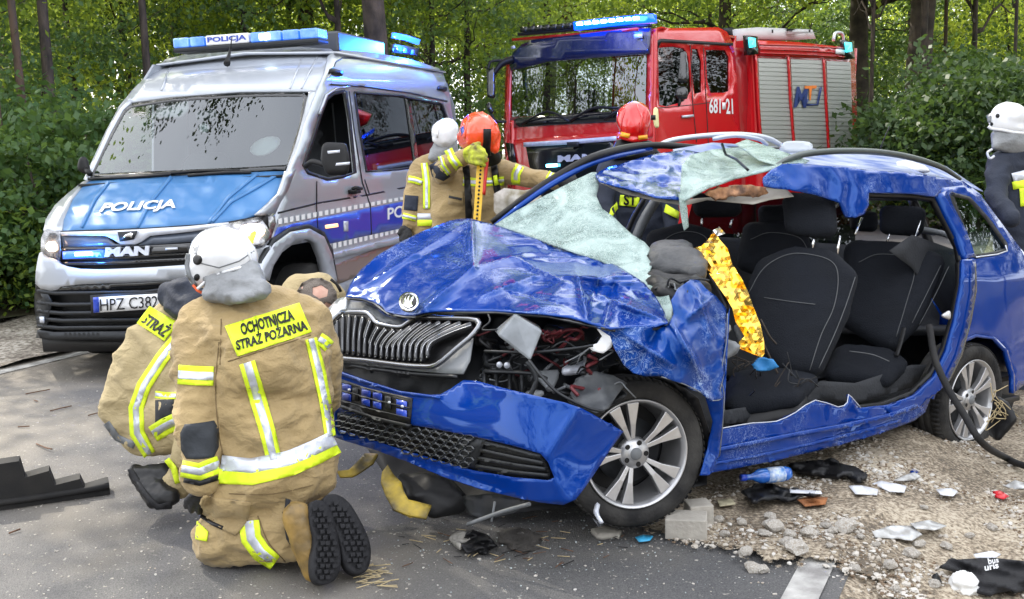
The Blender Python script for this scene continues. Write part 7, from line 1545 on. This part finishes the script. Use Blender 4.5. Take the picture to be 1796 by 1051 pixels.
# black shirt and white ball
ts_ = flat('black_shirt', [(1650, 992), (1668, 982), (1700, 980), (1740, 978), (1796, 984), (1830, 1000), (1820, 1030), (1780, 1036), (1740, 1042), (1716, 1036), (1704, 1020), (1700, 1006), (1672, 998)], mat('black_cotton', (.010, .010, .012), .9, bump=.4, bscale=120), 'crumpled black shirt with small white print on the gravel', 'shirt', .09, .012, .045, 5, 7)
text_on('print', 'uris', [(1728, 1002), (1752, 996), (1750, 986), (1726, 990)], onbody(bvh_of([ts_]), 4), m_white, ts_, off=.006)
text_on('print', 'bus', [(1734, 990), (1752, 986), (1750, 977), (1732, 979)], onbody(bvh_of([ts_]), 4), m_white, ts_, off=.006)
flat('paper_scrap', [(1708, 972), (1740, 966), (1756, 972), (1746, 978), (1712, 978)], m_pap, 'white paper edge sticking out behind the black shirt', 'paper', .02, lift=.05)
flat('black_clip', [(1636, 1008), (1644, 1004), (1652, 1020), (1644, 1024)], m_black, 'small black clip left of the crumpled white ball', 'clip', .01, .01)
p = gpt(1690, 1048); wbz = union('paper_ball', [[(p+[0, 0, .045], .05)]], mat('crumpled_tissue', (.66, .66, .64), .8, bump=.4, bscale=60), None, vox=.006, fold=.012, fs=28, lap=1); tag(wbz, 'crumpled white paper ball next to the black shirt', 'paper ball')
m_rock = mat('pale_limestone', (.56, .54, .50), .9, bump=.8, bscale=30, var=.35, vscale=12, vcol=(.36, .31, .25), detail=9)
def rock_mesh(seed, sub=2):
    bm = bmesh.new(); bmesh.ops.create_icosphere(bm, subdivisions=sub, radius=.5)
    for v in bm.verts:
        n = noise.noise(v.co*1.9+Vector((seed*3.7, 0, 0)))+.5*noise.noise(v.co*4+Vector((0, seed*2.1, 0))); v.co *= 1+.5*n; v.co.z *= .7
        for a in range(3): v.co[a] = round(v.co[a]*7)/7*.35+v.co[a]*.65
    me = bpy.data.meshes.new('rock'); bm.to_mesh(me); bm.free(); me.materials.append(m_rock); return me
rocks = [rock_mesh(k) for k in range(6)]
# gravel, crumbs and dry litter: nobody could count them
def scatter(name, pts_, sizes, m_, seed=0, flat_=1.):
    ico = bmesh.new(); bmesh.ops.create_icosphere(ico, subdivisions=1, radius=.5); iv = np.array([v.co[:] for v in ico.verts]); fi = np.array([[v.index for v in f.verts] for f in ico.faces]); ico.free()
    iv = iv[:12] if len(iv) == 12 else iv
    g_ = np.random.default_rng(seed); n = len(pts_); k = len(iv)
    V = iv[None]*(1+g_.uniform(-.35, .35, (n, k, 1)))*np.asarray(sizes)[:, None, None]*(np.stack([np.ones(n), g_.uniform(.5, 1, n), g_.uniform(.35, .7, n)*flat_], 1))[:, None]
    a = g_.uniform(0, 6.28, n); c, s = np.cos(a)[:, None], np.sin(a)[:, None]; X = V[..., 0]*c-V[..., 1]*s; Y = V[..., 0]*s+V[..., 1]*c
    V = np.stack([X, Y, V[..., 2]], -1)+np.asarray(pts_)[:, None]; Fs = (fi[None]+np.arange(n)[:, None, None]*k).reshape(-1, 3)
    me = bpy.data.meshes.new(name); me.from_pydata(V.reshape(-1, 3).tolist(), [], Fs.tolist()); me.materials.append(m_); o = bpy.data.objects.new(name, me); COL.objects.link(o); return o
def field(n, x0, x1, y0, y1, seed, keep=lambda s, x, y: np.ones(len(x), bool)):
    g_ = np.random.default_rng(seed); px = g_.uniform(x0, x1, n); py = g_.uniform(y0, y1, n); P = gpts(px, py); s_ = P[:, 0]*RN[0]+P[:, 1]*RN[1]-EDGE_R
    return P[keep(s_, px, py)]
r_g = np.random.default_rng(9)
where = ['beside the concrete blocks', 'in the gravel in front of the sill', 'near the painted edge line']
for k, (x, y, d) in enumerate([(1357, 930, 34), (1384, 944, 24), (1418, 938, 30), (1448, 930, 20), (1486, 926, 40), (1340, 945, 20), (1378, 962, 24), (1398, 970, 40), (1460, 938, 20), (1322, 992, 30), (1336, 996, 26), (1308, 980, 24), (1510, 950, 16), (1536, 965, 16),
        (1600, 975, 30), (1612, 960, 22), (1500, 1000, 18), (1560, 1000, 26), (1590, 1010, 14), (1454, 970, 14), (1350, 915, 22), (1300, 925, 20), (1272, 944, 18), (1660, 965, 20), (1700, 945, 16), (1640, 1030, 22), (1570, 1035, 18), (1740, 930, 18), (1620, 900, 14), (1260, 920, 18)]):
    p = settle(np.array([gpt(x, y+d*.35)]))[0]; o = bpy.data.objects.new('stone', rocks[k % 6]); COL.objects.link(o); s = d/(F/np.dot(p-CAMP, FWD))*1.1; o.scale = (s, s*.85, s*.8); o.location = (p[0], p[1], p[2]+s*.25); o.rotation_euler = (0, 0, k*1.7)
    
    big_ = {(1357, 930): 'large pale stone nearest the concrete blocks', (1486, 926): 'largest broken stone, beside the crumpled clear film', (1398, 970): 'large squat pale stone in the middle of the stone cluster', (1322, 992): 'lone pale stone lying on the asphalt left of the painted line', (1600, 975): 'pale stone in front of the large crumpled film'}.get((x, y))
    tag(o, big_ or 'small pale broken stone lying in the gravel between the wheels and the shirt', 'stone', 'broken stones in the gravel')
fp = field(15000, 1030, 1850, 740, 1060, 1, lambda s, x, y: in_spill(x, y))
tag(scatter('gravel', settle(fp)+[0, 0, .002], .006+.030*r_g.random(len(fp))**4, m_rock, 1), 'loose pale gravel covering the sandy verge', 'gravel', kind='stuff')
m_brn = mat('brown_pebble', (.20, .14, .09), .9, var=.4, vscale=40)
fp = field(9000, 1030, 1850, 740, 1060, 2, lambda s, x, y: in_spill(x, y))
tag(scatter('gravel', settle(fp)+[0, 0, .002], .005+.015*r_g.random(len(fp))**2, m_brn, 2), 'brown pebbles and soil crumbs mixed into the verge', 'gravel', kind='stuff')
m_glc = mat('glass_crumb', (.4, .45, .45), .15, coat=1)
fp = field(1500, 640, 1400, 880, 1050, 3, lambda s, x, y: r_g.random(len(x)) < np.exp(-((x-1000)/260)**2-((y-945)/60)**2)+.05)
tag(scatter('glass_debris', fp+[0, 0, .008], .003+.008*r_g.random(len(fp))**3, m_glc, 3), 'scattered crumbs of broken glass on the asphalt', 'glass debris', kind='stuff')
fp = field(900, -20, 1400, 640, 1055, 4, lambda s, x, y: s < 0)
tag(scatter('road_grit', fp+[0, 0, .006], .004+.012*r_g.random(len(fp))**3, m_rock, 4), 'fine pale grit scattered on the asphalt', 'grit', kind='stuff')
m_dry = mat('dry_bark', (.16, .085, .05), .9, var=.5, vscale=30)
def stick(L_, name='twig', lab='dry twig lying on the asphalt', r_=.004, grp='twigs on the road', m_=None):
    P = np.array([gpt(a, b_)+[0, 0, .012+.004*i] for i, (a, b_) in enumerate(L_)]); o = tube(name, P, r_, m_ or m_dry, None, n=5, sm=3); tag(o, lab, 'twig', grp)
for L_ in ([(45, 694), (66, 691), (88, 688)], [(88, 724), (108, 720), (118, 719)], [(114, 718), (126, 716)], [(32, 752), (52, 752)], [(155, 732), (170, 729), (180, 728)], [(60, 705), (66, 708)], [(64, 782), (80, 790), (92, 794)], [(16, 940), (36, 934)]): stick(L_)
gk = random.Random(11)
m_strw = MT['straw']
for k in range(26):
    x, y = gk.uniform(632, 680), gk.uniform(990, 1036); a = gk.uniform(-.5, .5); l = gk.uniform(8, 24)
    stick([(x-l*math.cos(a), y-l*math.sin(a)*.5), (x, y), (x+l*math.cos(a), y+l*math.sin(a)*.5)], 'straw', 'pale straw stem behind the boots of the kneeling firefighter', .0022, 'straw stems by the boots', m_strw)
for k in range(60):
    x, y = gk.uniform(700, 1100), gk.uniform(900, 1000); a = gk.uniform(-1, 1); l = gk.uniform(4, 14)
    stick([(x-l*math.cos(a), y-l*math.sin(a)*.5), (x+l*math.cos(a), y+l*math.sin(a)*.5)], 'splinter', 'thin splinter in the debris in front of the bumper', .002, 'splinters in front of the bumper', [m_strw, m_dry, m_black][k % 3])
